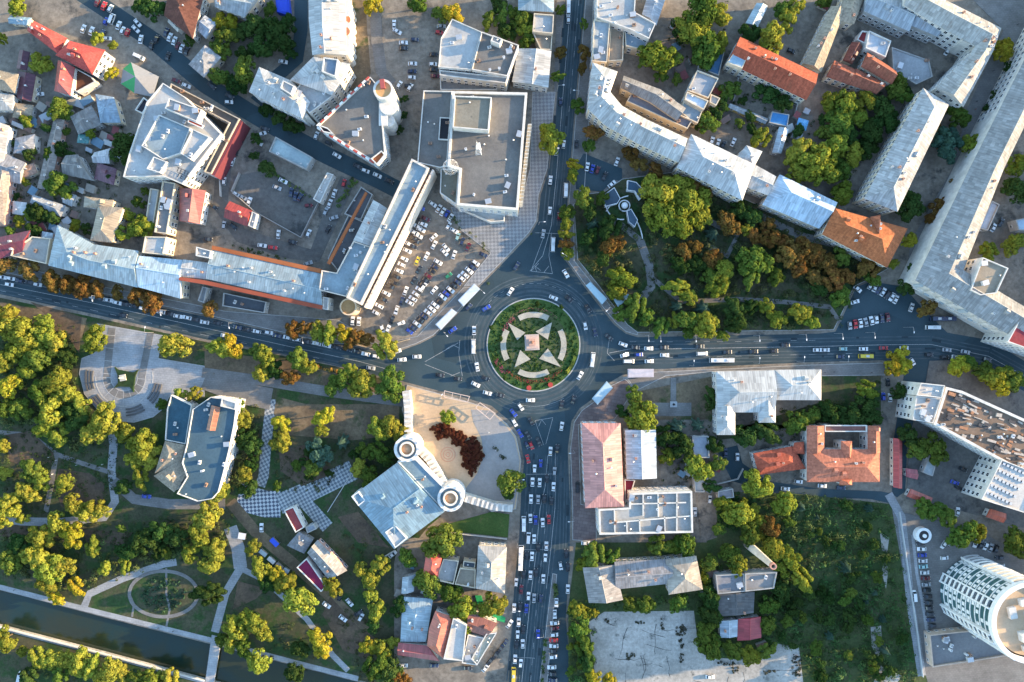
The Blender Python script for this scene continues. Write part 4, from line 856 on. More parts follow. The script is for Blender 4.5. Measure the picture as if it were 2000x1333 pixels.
# L-shaped building with orange roof edges
lb = b_('long_building', 'long building with a broad white parapet facing the big car park', [
 ('f', [(804, 310), (838, 328), (705, 596), (676, 582)], 16, METB, {'n': 10, 'ph': 1.0, 'pw': 0.9}), ('s', [(729, 391), (690, 470)], [(756, 407), (725, 482)], 13, 1.4, METW, {'end': 'gg'}), ('f', [(690, 471), (726, 483), (676, 580), (623, 567), (628, 528), (657, 533)], 13, METB, {'n': 9})], (0.62, 0.52, 0.42))
c_ = P(681, 600, 8); k = MB(); k.ring(c_[0], c_[1], 3.4, 4.0, 0, 9.2, 30); k.build('round_end_wall', M['plaster'], lb, (.6, .45, .3)); v, f = fill([circ(c_[0], c_[1], 3.5)], 8.4); mk('round_end_deck', v, f, M['slab'], lb, (.45, .27, .12))
for i in range(30):
    t = (i+.5)/30; p = P(840.5-133*t, 330+268*t, 14); k = MB(); k.box(p[0]+1.4, p[1]-.7, 1.5, 1.0, 2.6, 13.2, -0.46); k.build('facade_pier', M['plaster'], lb, (.66, .56, .47))
k = MB(); k.prism([P(*q)[:2] for q in [(728, 388), (724, 386), (652, 520), (657, 523)]], 11.5, 12.6, bot=True); k.build('tiled_edge', M['tile'], lb, ORG)
wb = b_('west_wing_building', 'long metal-roofed wing with orange tiled edges above and brick-red edge below', [('s', [(414, 488), (627, 535)], [(402, 545), (629, 597)], 11, 1.3, METB, {'end': 'gg', 'n': 12, 'eave': .6}), ('s', [(358, 507), (410, 514)], [(352, 540), (402, 546)], 10, 1.0, METW, {'end': 'gg'}), ('f', [(383, 482), (412, 490), (409, 505), (382, 500)], 13, METW, {'n': 3}), ('f', [(630, 580), (642, 582), (640, 606), (630, 604)], 9, WHT, {'n': 0})], WHT)
for nm, q, c in (('tiled_edge', [(415, 480), (628, 526), (626, 534), (414, 488)], ORG), ('tiled_edge', [(350, 541), (400, 548), (629, 597), (628, 605), (400, 556), (350, 548)], (.36, .09, .05))):
    k = MB(); k.prism([P(*z, 11)[:2] for z in q], 9.2, 11.4, bot=True); k.build(nm, M['tile'], wb, c)
b_('street_annex', 'dark glazed annex under the brick-red roof edge of the west wing', [('f', [(436, 572), (520, 590), (516, 612), (434, 598)], 4, (0.08, 0.09, 0.1), {'n': 2}), ('f', [(395, 560), (405, 562), (398, 592), (386, 588)], 5, GRY, {'n': 0})], GRY)
b_('yard_shed', 'dark flat-roofed shed inside the angle of the L-shaped building', [('f', [(640, 505), (680, 420), (716, 436), (660, 530)], 5, DRK, {'n': 5}), ('f', [(672, 418), (705, 365), (728, 380), (705, 430)], 4, DRK, {'n': 1})], GRY)
# row along the west avenue
b_('terrace_row', 'row of pale blue metal roofs with rust-stained upper slope along the west avenue', [('s', [(112, 440), (184, 478), (270, 490)], [(94, 519), (179, 540), (268, 562)], 9, 3, METB, {'r': .52, 'end': 'hg', 'n': 9}), ('s', [(271, 500), (357, 508)], [(269, 561), (353, 584)], 9.3, 2.4, (0.36, 0.46, 0.52), {'r': .4, 'end': 'gg'}), ('f', [(283, 462), (325, 463), (318, 498), (277, 494)], 9, METW)], CRM)
b_('maroon_house', 'house with broad maroon metal roof at the left edge above the west avenue', [('s', [(-30, 470), (59, 450)], [(-30, 515), (44, 492)], 7, 2, MAR, {'end': 'gg'})], CRM)
b_('beige_house', 'beige-grey flat house between the maroon roof and the pale blue roofs', [('f', [(24, 488), (62, 462), (98, 466), (90, 516), (20, 500)], 7, (.36, .34, .30))], CRM)
b_('courtyard_house', 'sand-coloured house with lit hipped roof above the pale blue metal row', [('s', [(165, 384), (163, 405)], [(222, 391), (218, 410)], 7, 2.2, TAN), ('s', [(192, 402), (176, 470)], [(240, 406), (219, 474)], 8, 2.4, TAN)], CRM)
b_('narrow_house', 'narrow long house with grey deck between tan gable ends', [('f', [(317, 354), (342, 358), (325, 457), (301, 454)], 8, SLT, {'n': 6}), ('f', [(293, 368), (310, 371), (299, 440), (284, 431)], 6, (.4, .4, .38))], CRM)
b_('barrel_house', 'small house with purple-and-red barrel roof', [('s', [(351, 368), (350, 432)], [(402, 373), (390, 438)], 7, 3.2, (0.28, .08, .07), {'end': 'gg', 'r': .62})], WHT)
b_('red_roofed_house', 'small house with plain red metal roof and white gable wall in the walled yard', [('s', [(448, 393), (492, 412)], [(437, 425), (483, 443)], 5, 1.8, (.30, .05, .04), {'end': 'gg'}), ('f', [(492.5, 413), (502, 418), (495, 446), (484, 441)], 5, WHT, {'n': 1})], WHT)
b_('pale_shed', 'pale blue-green flat shed beside the diagonal street', [('f', [(538, 267), (611, 308), (598, 331), (525, 296)], 5, (0.36, 0.44, 0.44), {'n': 3})], GRY)
b_('white_kiosk_row', 'narrow white flat building with a row of dark hatches in the walled yard', [('f', [(639, 337), (651, 341), (625, 397), (611, 389)], 5, WHT, {'n': 5})], WHT)
# north-west cluster
b_('red_church_house', 'rambling house with bright red roofs and white end facades in the upper left', [('s', [(66, 41), (131, 75)], [(53, 60), (113, 106)], 9, 3.6, (.38, .07, .06), {'mat': 'tile', 'n': 6}), ('s', [(136, 80), (205, 98)], [(108, 108), (180, 146)], 10, 4, (.38, .07, .06), {'mat': 'tile', 'n': 5}), ('s', [(113, 118), (106, 178)], [(146, 132), (137, 187)], 8, 3.2, (.34, .06, .055), {'end': 'gh'}), ('f', [(147, 133), (178, 150), (186, 160), (150, 180), (144, 176)], 5, (.12, .05, .03), {'n': 0})], WHT)
for nm, lab, L, R, h, rise, c, mt in (
 ('blue_shed', 'small blue-roofed shed left of the red church-like house', [(20, 31), (62, 35)], [(17, 46), (52, 49)], 4, 1, (.22, .33, .4), 'metal'),
 ('purple_shed', 'long dark purple metal shed beside the parked cars, lower of two', [(36, 140), (32, 192)], [(70, 146), (61, 198)], 5, .8, PUR, 'metal'),
 ('dark_shed', 'short dark purple shed under the tree behind the red church-like house', [(38, 98), (32, 134)], [(58, 102), (52, 138)], 5, .8, PUR, 'metal'),
 ('grey_cottage', 'grey cottage with pale gables below the red church-like house', [(137, 228), (178, 206)], [(153, 263), (200, 243)], 5, 2, SLT, 'slate'),
 ('blue_cottage', 'cottage with pale blue patch of roof beside the grey cottage', [(186, 184), (222, 190)], [(196, 240), (236, 240)], 6, 2, (.25, .33, .40), 'slate'),
 ('teal_cottage', 'little teal-roofed hut among the gardens on the left', [(153, 262), (176, 264)], [(150, 279), (172, 281)], 4, 1, (.06, .2, .2), 'metal'),
 ('white_cottage', 'whitish cottage roof right of the teal-roofed hut', [(184, 298), (215, 290)], [(181, 318), (214, 320)], 5, 1.5, (.45, .45, .45), 'metal'),
 ('slate_house', 'slate-roofed house above the round green tree on the left', [(128, 304), (152, 302)], [(122, 340), (180, 352)], 6, 2.2, SLT, 'slate'),
 ('purple_cottage', 'cottage with dull purple roof left of the stepped white building', [(190, 318), (228, 330)], [(184, 350), (222, 362)], 5, 1.6, (.15, .07, .09), 'metal'),
 ('plank_shed', 'long narrow grey shed with a lit patch on its roof', [(105, 232), (72, 368)], [(126, 234), (98, 372)], 4, .8, (.27, .24, .21), 'slate'),
 ('edge_house', 'tan-roofed house touching the left edge of the picture', [(-20, 134), (36, 145)], [(-20, 172), (28, 182)], 7, 2, TAN, 'tile'),
 ('concrete_house', 'pale concrete house with walled roof below the tan-roofed edge house', [(-20, 178), (27, 185)], [(-20, 214), (24, 216)], 6, 1, (.4, .4, .38), 'slate'),
 ('gabled_hut', 'tan gabled hut at the foot of the long purple shed', [(28, 201), (65, 206)], [(24, 230), (60, 230)], 4, 2, TAN, 'tile'),
 ('strip_house', 'long strip house with yellowish right wall at the left edge', [(-14, 236), (-30, 330)], [(18, 246), (5, 330)], 6, 1.4, (.36, .35, .33), 'slate'),
 ('garden_hut', 'white flat-looking hut in the vegetable gardens on the left', [(25, 393), (52, 396)], [(24, 418), (50, 422)], 4, .8, (.5, .5, .48), 'metal'),
 ('long_cottage', 'bluish slate cottage stretching diagonally below the plank shed', [(64, 380), (128, 402)], [(58, 396), (118, 424)], 5, 1.8, (.25, .27, .29), 'slate'),
 ('small_cottage', 'small grey cottage between the slate house and the courtyard house', [(128, 374), (150, 382)], [(122, 396), (140, 404)], 4, 1.4, (.33, .35, .36), 'slate'),
 ('corner_hut', 'pale blue hut at the upper end of the pale blue metal row', [(82, 452), (104, 456)], [(80, 470), (100, 474)], 4, .8, (.4, .46, .5), 'metal'),
 ('left_house', 'tan long house at the left edge above the maroon roof', [(2, 330), (-25, 440)], [(20, 335), (8, 440)], 6, 1.8, (.30, .25, .21), 'tile'),
 ('yard_cottage', 'grey cottage beside the gabled hut in the left gardens', [(30, 270), (68, 262)], [(26, 300), (66, 296)], 5, 1.5, (.27, .28, .30), 'slate'),
 ('court_cottage', 'dull grey cottage left of the plank shed', [(10, 300), (50, 318)], [(0, 350), (40, 360)], 5, 1.8, (.26, .26, .27), 'slate'),
 ('scrap_shed', 'rusty flat shed left of the round green tree', [(36, 330), (66, 318)], [(44, 350), (72, 338)], 4, .8, (.28, .17, .12), 'metal'),
 ('brown_roof_house', 'house with big brown hipped roof in the upper left centre', [(330, -20), (320, 30)], [(398, -10), (376, 76)], 8, 3, (.13, .055, .04), 'tile'),
 ('grey_roof_house', 'grey hipped house beside the grove at the top', [(424, -16), (512, -10)], [(420, 14), (478, 34)], 8, 2.5, (.32, .34, .35), 'slate'),
 ('street_house', 'low grey house on the corner of the diagonal street', [(400, 88), (432, 112)], [(368, 126), (398, 152)], 6, 2, (.3, .3, .3), 'slate'),
 ('metal_hut', 'pale narrow hut with steel roof beside the brown hipped roof', [(334, 36), (355, 56)], [(327, 43), (347, 63)], 4, .8, (.45, .44, .38), 'metal'),
 ('terrace_house', 'bluish terrace house at the top edge left of the grove', [(400, 30), (424, 46)], [(386, 60), (402, 76)], 6, 1.6, (.3, .33, .37), 'slate')):
    b_(nm, lab, [('s', L, R, h, rise, c, {'mat': mt, 'end': 'gg' if len(nm) % 2 else 'hh'})], RN.choice([CRM, WHT, GRY, PNK]))
k = MB(); k.prism([P(*q)[:2] for q in [(541, -10), (566, -10), (571, 36), (545, 30)]], 0, 3.2, bot=True); k.box(*P(556, 12)[:2], 3.2, 5, 9, .25)
tag(k.build('tarpaulin_shed', M['trim'], color=(.02, .06, .5)), 'vivid blue tarpaulin-covered shed at the top by the pale curved block', 'shed')
tt = empty('tent_roof', P(275, 155)); tag(tt, 'grey faceted tent roof with green fabric panels at the bend of the diagonal street', 'canopy')
top = Vector(P(264, 150, 6)); pts = [Vector(P(*q, 3)) for q in [(256, 122), (310, 150), (298, 190), (262, 182), (236, 164), (240, 135)]]
for i in range(6):
    a, b2 = pts[i], pts[(i+1) % 6]; d_ = Vector((0, 0, .12)); mk('fabric_panel', [a, b2, top, a-d_, b2-d_, top-d_], [[0, 1, 2], [3, 5, 4], [0, 3, 4, 1], [1, 4, 5, 2], [2, 5, 3, 0]], M['trim'], tt, (.04, .30, .09) if i in (3, 5) else (.24, .24, .24))
    k = MB(); k.tube(a-Vector((0, 0, 3)), a, .1, n=6); k.build('post', M['steel'], tt)
# north-east blocks
b_('curved_block', 'white and steel-blue curved block along the east side of the north avenue', [('s', [(1206, 140), (1192, 180), (1215, 207), (1262, 233), (1343, 271)], [(1157, 122), (1148, 213), (1183, 246), (1246, 281), (1325, 318)], 14, 3, METW, {'r': .42, 'end': 'hg', 'n': 22})], CRM)
b_('inner_row', 'long grey inner row with a sunlit tan strip behind the white curved block', [('s', [(1218, 148), (1290, 175), (1340, 212)], [(1212, 172), (1270, 200), (1322, 236)], 9, 2, SLT, {'mat': 'slate', 'end': 'gg'}), ('f', [(1236, 178), (1336, 222), (1352, 236), (1343, 252), (1224, 198)], 6.6, (.2, .2, .22))], CRM)
b_('north_terrace', 'white-roofed terrace at the top right of the north avenue', [('f', [(1165, -30), (1243, -30), (1240, 24), (1281, 46), (1268, 76), (1232, 58), (1166, 34)], 11, METW, {'n': 9})], WHT)
b_('grey_terrace', 'grey-roofed terrace strip beside the north avenue above the white curved block', [('f', [(1160, 38), (1192, 42), (1186, 122), (1157, 120)], 10, (.33, .37, .38), {'n': 6}), ('f', [(1193, 43), (1219, 56), (1217, 118), (1188, 120)], 7, TAN)], CRM)
b_('court_wing', 'bluish flat wing with white parapet in the first courtyard', [('f', [(1220, 60), (1266, 80), (1258, 98), (1222, 90)], 7, (.27, .33, .37))], CRM)
b_('grey_wing', 'grey metal wing leaning into the top courtyard', [('s', [(1268, -20), (1254, 28)], [(1306, -20), (1282, 50)], 8, 1.6, (.3, .33, .36), {'end': 'gg'})], CRM)
b_('brick_long_house', 'long house with brick-red roof, pale blue patch at its left end', [('s', [(1446, 72), (1598, 145)], [(1420, 122), (1575, 196)], 10, 4, (.34, .085, .045), {'mat': 'tile', 'end': 'gg', 'n': 8}), ('f', [(1437, 98), (1462, 106), (1450, 134), (1420, 122)], 12, (.3, .42, .5), {'z0': 9, 'n': 0, 'nowin': 1, 'ph': .1})], CRM)
b_('court_house', 'cluster of grey and white flat roofs in the middle courtyard', [('f', [(1362, 137), (1404, 153), (1384, 192), (1343, 177)], 8, (.33, .34, .35)), ('f', [(1342, 179), (1384, 197), (1375, 215), (1337, 195)], 9, (.6, .66, .7), {'n': 1}), ('f', [(1389, 184), (1407, 192), (1399, 207), (1386, 200)], 7, WHT, {'n': 0}), ('f', [(1335, 198), (1372, 217), (1363, 241), (1328, 226)], 7, (.3, .35, .37))], CRM)
b_('blue_hall', 'low hall with saturated blue metal roof behind the brick-red long house', [('f', [(1368, 120), (1392, 95), (1416, 98), (1404, 148), (1366, 134)], 4, (.10, .22, .36), {'n': 1})], GRY)
b_('blue_garage', 'square bright blue flat garage roof in the court below the brick-red roof', [('f', [(1508, 218), (1542, 224), (1538, 248), (1502, 240)], 4, (.07, .25, .5), {'n': 0, 'ph': .2})], GRY)
b_('blue_kiosk', 'small pointed sky-blue kiosk roof right of the square blue garage', [('s', [(1560, 230), (1580, 236)], [(1556, 246), (1574, 256)], 3.5, 1.2, (.12, .36, .62), {'n': 0})], GRY)
b_('court_bar', 'narrow pale blue-grey bar building right of the yellow-green court tree', [('s', [(1522, 248), (1508, 298)], [(1540, 254), (1526, 300)], 6, 1.2, (.36, .42, .46), {'end': 'gg'})], GRY)
b_('long_wall_shed', 'thin yellow-walled shed line crossing the court below the brick-red roof', [('s', [(1426, 202), (1500, 232)], [(1422, 210), (1495, 243)], 3.5, .6, (.3, .32, .33), {'end': 'gg', 'n': 0})], (.45, .33, .12))
b_('top_shed', 'pale blue shed at the top centre-right', [('s', [(1478, 6), (1456, 46)], [(1500, 12), (1480, 54)], 5, 1.2, (.33, .4, .42), {'end': 'gg'})], GRY)
b_('hipped_block', 'large grey hipped metal block north of the east park', [('s', [(1350, 262), (1475, 322)], [(1322, 328), (1450, 392)], 13, 4, (.42, .43, .43), {'n': 8}), ('s', [(1475, 322), (1516, 345)], [(1457, 366), (1500, 382)], 10, 1.4, (.40, .41, .4), {'end': 'gg'}), ('s', [(1458, 284), (1436, 312)], [(1489, 296), (1472, 328)], 11, 2, (.42, .43, .43))], CRM)
b_('blue_metal_hall', 'hall with glossy light blue metal roof left of the orange hipped roof', [('s', [(1523, 341), (1636, 396)], [(1489, 400), (1600, 447)], 9, 3.2, (.40, .50, .58), {'end': 'hg', 'n': 3, 'r': .4})], CRM)
b_('orange_roof_house', 'big orange-tiled hipped house at the right end of the east park', [('s', [(1631, 407), (1773, 447)], [(1606, 458), (1733, 523)], 11, 4.5, ORG, {'mat': 'tile', 'n': 6}), ('s', [(1720, 420), (1712, 460)], [(1700, 424), (1704, 470)], 11.2, 4.2, (.35, .13, .07), {'mat': 'tile', 'n': 2, 'nowin': 1})], CRM)
b_('long_grey_house', 'long grey-roofed house with a sunlit right slope, upper right', [('s', [(1803, 172), (1688, 388)], [(1854, 204), (1753, 414)], 13, 4, (.37, .37, .36), {'mat': 'slate', 'n': 9})], CRM)
b_('corner_block', 'corner block with a blue roof square in its inner angle, far upper right', [('s', [(1775, -35), (1868, 11), (1956, 55), (1940, 100), (1882, 209)], [(1765, 10), (1845, 58), (1905, 90), (1893, 108), (1828, 172)], 13, 3, (.40, .38, .34), {'mat': 'slate', 'end': 'gg', 'n': 14}), ('f', [(1882, 55), (1914, 62), (1910, 92), (1880, 80)], 12, (.10, .28, .48), {'n': 0, 'nowin': 1, 'ph': .2})], WHT)
b_('grey_metal_block', 'grey metal-roofed block at the top edge left of the corner block', [('s', [(1690, -30), (1790, 8)], [(1688, 22), (1776, 62)], 9, 2.4, (.30, .33, .35), {'end': 'gg'}), ('s', [(1795, 12), (1850, 42)], [(1780, 50), (1832, 72)], 9, 2.2, (.27, .30, .33), {'end': 'gg'})], GRY)
b_('tan_long_house', 'long diagonal house with a sunlit tan right slope and grey-purple left slope', [('s', [(1623, 12), (1568, 124)], [(1650, 22), (1604, 142)], 8, 2.6, TAN, {'mat': 'tile', 'end': 'gg'}), ('s', [(1652, -20), (1634, 40)], [(1690, -10), (1668, 48)], 8, 2, TAN, {'mat': 'tile'})], CRM)
b_('brown_gable_house', 'brown gabled house with orange lit slopes, largest of the brown cluster', [('s', [(1694, 102), (1750, 138)], [(1682, 130), (1742, 165)], 8, 3, (.30, .10, .06), {'mat': 'tile', 'end': 'gg'})], CRM)
b_('brown_row_house', 'brown row house with stepped orange ridge below the largest brown gable', [('s', [(1630, 118), (1672, 136)], [(1614, 150), (1658, 166)], 7, 2.6, (.27, .09, .055), {'mat': 'tile', 'end': 'gg'}), ('s', [(1672, 134), (1731, 164)], [(1659, 166), (1712, 184)], 7, 2.6, (.27, .09, .055), {'mat': 'tile', 'end': 'gg'})], CRM)
b_('brown_cross_house', 'small brown house standing crosswise above the brown row house', [('s', [(1664, 82), (1646, 118)], [(1684, 92), (1664, 126)], 6, 2.2, (.2, .07, .05), {'mat': 'tile', 'end': 'gg'})], CRM)
b_('white_flat_house', 'light grey flat-roofed house above the brown gabled cluster', [('f', [(1698, 60), (1741, 80), (1730, 112), (1691, 94)], 8, (.5, .53, .55), {'n': 1}), ('f', [(1684, 60), (1697, 62), (1690, 86), (1674, 78)], 6, (.35, .06, .06), {'n': 0})], WHT)
b_('ruin_shell', 'roofless grey concrete shell right of the brown gabled cluster', [('f', [(1742, 92), (1815, 118), (1822, 150), (1790, 165), (1745, 140)], 4, (.33, .34, .34), {'n': 5, 'nowin': 1, 'ph': .5})], GRY)
b_('l_shaped_block', 'very long L-shaped grey block with white balconied front on the far right', [('s', [(2090, -60), (1893, 332), (1788, 548), (1985, 662), (2080, 716)], [(2135, -30), (1960, 332), (1882, 528), (2012, 606), (2100, 650)], 16, 3.4, (.29, .285, .27), {'mat': 'slate', 'end': 'gg', 'r': .6, 'n': 24}), ('f', [(1920, 503), (1970, 524), (1947, 573), (1916, 577), (1896, 567)], 19, TAN, {'n': 3}), ('f', [(1990, 628), (2020, 612), (2060, 700), (1968, 668)], 17.5, (.3, .05, .06), {'n': 0})], WHT)
lb2 = [o for o in scn.objects if o.name == 'l_shaped_block'][0]; nb_ = 0
for (xa, ya), (xb, yb), n_ in (((1985, 152), (1893, 332), 26), ((1893, 332), (1790, 544), 30), ((1792, 552), (1980, 660), 26)):
    A = Vector(P(xa, ya, 12)); B = Vector(P(xb, yb, 12)); d = (B-A).normalized(); out = Vector((d.y, -d.x, 0)); 
    if out.dot(Vector((-1, -.3, 0))) < 0: out = -out
    for i in range(n_):
        c = A+(B-A)*((i+.5)/n_)+out*.7; k = MB(); k.box(c.x, c.y, 6.2 if i % 3 else 9.4, 2.2, 1.5, 1.2 if i % 3 else 5.2, math.atan2(d.y, d.x)); k.build('balcony', M['plaster'], lb2, WHT if i % 4 else (.35, .4, .42))
b_('steel_shed', 'narrow pale steel shed in the court of the long L-shaped block', [('f', [(1938, 392), (1953, 400), (1930, 451), (1913, 446)], 4, (.45, .48, .52), {'n': 0})], GRY)
b_('court_annex', 'bluish annex touching the right edge in the court of the long L-shaped block', [('f', [(1984, 430), (2030, 420), (2030, 452), (1990, 450)], 5, (.42, .52, .6), {'n': 0})], GRY)
# south-east
b_('metal_wing_house', 'pale striped metal roof with two lower wings beside the east avenue', [('s', [(1399, 726), (1513, 724)], [(1401, 806), (1513, 806)], 9, 3.4, METW, {'n': 4, 'end': 'hg'}), ('s', [(1513, 723), (1604, 722)], [(1513, 782), (1604, 782)], 9, 3, METW, {'n': 3}), ('s', [(1400, 790), (1400, 850)], [(1436, 795), (1436, 850)], 8.6, 2.4, METW, {'end': 'gh'}), ('s', [(1480, 780), (1482, 826)], [(1515, 780), (1515, 826)], 8.6, 2.4, METW, {'end': 'gh'})], WHT)
b_('small_red_house', 'small house with red hipped roof left of the orange U-shaped one', [('s', [(1471, 886), (1548, 872)], [(1482, 928), (1574, 916)], 7, 2.6, (.38, .09, .05), {'mat': 'tile', 'n': 3}), ('s', [(1552, 865), (1546, 885)], [(1570, 863), (1572, 888)], 7.4, 2.2, (.38, .09, .05), {'mat': 'tile', 'n': 0})], WHT)
b_('u_shaped_house', 'orange-tiled U-shaped building around two little courts', [('s', [(1576, 878), (1718, 878)], [(1576, 942), (1718, 942)], 9, 3.6, (.40, .145, .09), {'mat': 'tile', 'n': 5}), ('s', [(1576, 832), (1576, 885)], [(1610, 832), (1610, 885)], 8.8, 2, (.39, .14, .085), {'mat': 'tile', 'end': 'gg'}), ('s', [(1695, 832), (1695, 885)], [(1719, 832), (1719, 885)], 8.8, 2, (.39, .14, .085), {'mat': 'tile', 'end': 'gg'}),
 ('s', [(1643, 862), (1643, 900)], [(1664, 862), (1664, 900)], 9, 3, (.40, .145, .09), {'mat': 'tile', 'n': 0}), ('f', [(1611, 831), (1694, 831), (1694, 844), (1611, 844)], 8, (.25, .12, .10), {'n': 0}), ('s', [(1640, 936), (1640, 948)], [(1664, 936), (1664, 948)], 9.2, 2.6, (.5, .16, .09), {'mat': 'tile', 'n': 0})], WHT)
b_('red_strip_shed', 'long thin red-roofed shed right of the orange U-shaped building', [('s', [(1745, 856), (1745, 952)], [(1762, 858), (1762, 955)], 4, 1, (.42, .08, .07), {'end': 'gg', 'n': 0})], WHT)
b_('red_garage', 'small square dull red garage roof right of the red strip shed', [('s', [(1769, 915), (1792, 918)], [(1770, 932), (1792, 937)], 3.5, .8, (.36, .09, .10), {'end': 'gg', 'n': 0})], WHT)
b_('red_lean_to', 'orange-red lean-to roof partly under trees in the east service court', [('s', [(1779, 955), (1822, 973)], [(1771, 970), (1812, 986)], 3.5, .8, (.42, .10, .07), {'end': 'gg', 'n': 0})], WHT)
b_('steel_canopy', 'slanting grey steel canopy standing in the east service court', [('f', [(1817, 889), (1832, 895), (1822, 931), (1803, 923)], 4, (.33, .36, .36), {'n': 0, 'ph': .3})], GRY)
b_('rubble_hall', 'long hall with rubble-strewn brown roof and white end block, right edge', [('f', [(1799, 748), (1846, 753), (1840, 778), (1790, 773)], 15, WHT, {'n': 3}), ('f', [(1790, 774), (1839, 779), (1823, 827), (1783, 821)], 14, WHT, {'n': 10}), ('f', [(1848, 756), (1880, 764), (2110, 868), (2110, 985), (1824, 829)], 13, (.20, .14, .10), {'n': 14, 'pw': 1.2})], WHT)
hall = [o for o in scn.objects if o.name == 'rubble_hall'][0]; rq = random.Random(9); outl = [(1852, 762), (1880, 770), (2090, 868), (2095, 965), (1832, 828)]; k = MB()
for _ in range(420):
    x, y = rq.uniform(1825, 2060), rq.uniform(762, 960)
    if not pip(x, y, outl): continue
    g = P(x, y, 13.2); k.box(g[0], g[1], 12.9, rq.uniform(.6, 4.5), rq.uniform(.4, 1.8), rq.uniform(.2, .9), -.42+rq.uniform(-.25, .25), rq.choice([0, 0, 1, 2]))
M['rub1'] = simple('rubble_brick', (.36, .18, .10), .9, 0, .1, .3, 1); M['rub2'] = simple('rubble_dark', (.08, .075, .075), .9, 0, .1, .3, 1); M['rub3'] = simple('rubble_pale', (.42, .36, .30), .9, 0, .1, .3, 1)
tag(k.build('rubble', [M['rub3'], M['rub1'], M['rub2']], hall), kind='stuff')
rh = b_('vent_block', 'white block with rows of square dark roof hatches right of the east service court', [('f', [(1957, 898), (2040, 930), (2010, 1005), (1917, 976)], 14, WHT, {'n': 0})], WHT)
for i in range(5):
    for j in range(7):
        q = P(1960+j*7.5-i*8+0, 906+i*14+j*3.6, 14.1); put('roof_hatch', HA, rh, (q[0]-rh.location.x, q[1]-rh.location.y, 14.0), -.4, (.05, .06, .07), (.42, .5, .35))
b_('red_porch', 'orange-red porch roof below the white hatch block', [('s', [(1934, 994), (1966, 1004)], [(1926, 1010), (1960, 1022)], 4, .8, (.45, .10, .05), {'end': 'gg', 'n': 0})], WHT)
b_('pink_roof_building', 'long building with pink hipped roof beside the striped brown pavement', [('s', [(1136, 827), (1143, 993)], [(1212, 827), (1219, 990)], 13, 3.6, (.52, .24, .20), {'n': 5, 'eave': .6})], (.5, .36, .3))
b_('metal_annex', 'pale metal-roofed annex right of the pink hipped roof', [('s', [(1221, 840), (1224, 936)], [(1281, 840), (1283, 935)], 8, 1.4, (.42, .47, .5), {'end': 'gg', 'n': 4})], WHT)
b_('maroon_link', 'small maroon flat link between the pink roof and the modular roof', [('f', [(1220, 937), (1241, 938), (1234, 962), (1221, 985)], 6, (.22, .03, .05), {'n': 0})], WHT)
mr = b_('modular_building', 'white-walled flat building whose roof is divided into blue-grey bays', [('f', [(1230, 964), (1352, 960), (1354, 1041), (1171, 1045), (1169, 995), (1229, 992)], 12, (.34, .34, .32), {'n': 18, 'ph': 1.4, 'pw': .8})], WHT)
for (xa, ya), (xb, yb) in (((1190, 1022), (1352, 1008)), ((1256, 963), (1256, 1008)), ((1285, 962), (1286, 1010)), ((1322, 961), (1322, 1038)), ((1200, 996), (1201, 1042)), ((1224, 1020), (1225, 1042)), ((1249, 1015), (1250, 1040)), ((1298, 1010), (1299, 1040)), ((1230, 985), (1340, 982))):
    a = Vector(P(xa, ya, 13)); b2 = Vector(P(xb, yb, 13)); d = b2-a; k = MB(); k.box((a.x+b2.x)/2, (a.y+b2.y)/2, 12.0, d.length, .5, 1.2, math.atan2(d.y, d.x)); k.build('roof_wall', M['plaster'], mr, WHT)
b_('t_shaped_house', 'grey T-shaped house with tan lit gables above the concrete lot', [('s', [(1200, 1098), (1312, 1092)], [(1202, 1152), (1312, 1140)], 7, 2.6, (.27, .26, .26), {'mat': 'slate', 'end': 'gg'}), ('s', [(1138, 1109), (1150, 1178)], [(1200, 1104), (1217, 1172)], 7, 2.4, (.29, .27, .25), {'mat': 'slate', 'end': 'gg'}), ('s', [(1300, 1094), (1306, 1162)], [(1360, 1086), (1373, 1152)], 8, 3, (.33, .29, .24), {'mat': 'slate'})], CRM)
b_('flat_workshop', 'flat grey workshop roof with a dividing seam below the tall chimney', [('f', [(1398, 1124), (1454, 1121), (1455, 1156), (1402, 1161)], 6, (.22, .22, .23), {'n': 2}), ('f', [(1455.5, 1121), (1518, 1118), (1512, 1150), (1456, 1156)], 6.4, (.24, .23, .22), {'n': 2})], GRY)
b_('slatted_shed', 'dark slatted shed below the flat grey workshop', [('s', [(1401, 1161), (1404, 1205)], [(1474, 1156), (1472, 1198)], 4.5, .8, (.13, .125, .12), {'mat': 'slate', 'end': 'gg', 'n': 2})], GRY)
b_('red_shed', 'red metal shed with pale blue left half amid bushes', [('s', [(1442, 1210), (1440, 1252)], [(1486, 1205), (1487, 1246)], 5, 1, (.30, .045, .05), {'end': 'gg', 'n': 0}), ('s', [(1405, 1214), (1407, 1246)], [(1441, 1211), (1440, 1244)], 5, .8, (.36, .42, .46), {'end': 'gg', 'n': 1})], GRY)
ch = empty('chimney_stack', P(1460, 1063)); tag(ch, 'tall tapering pale brick chimney standing alone in the trees', 'chimney')
k = MB(); p = P(1460, 1063); k.tube((p[0], p[1], 0), (p[0], p[1], 33), 2.1, 1.25, 24, cap=False); k.ring(p[0], p[1], .9, 1.3, 0, 33.1, 24); k.build('shaft', M['plaster'], ch, (.52, .45, .38))
k = MB(); k.ring(p[0], p[1], .95, 1.45, 31.6, 33.3, 24); k.build('crown_band', M['trim'], ch, (.45, .22, .16))
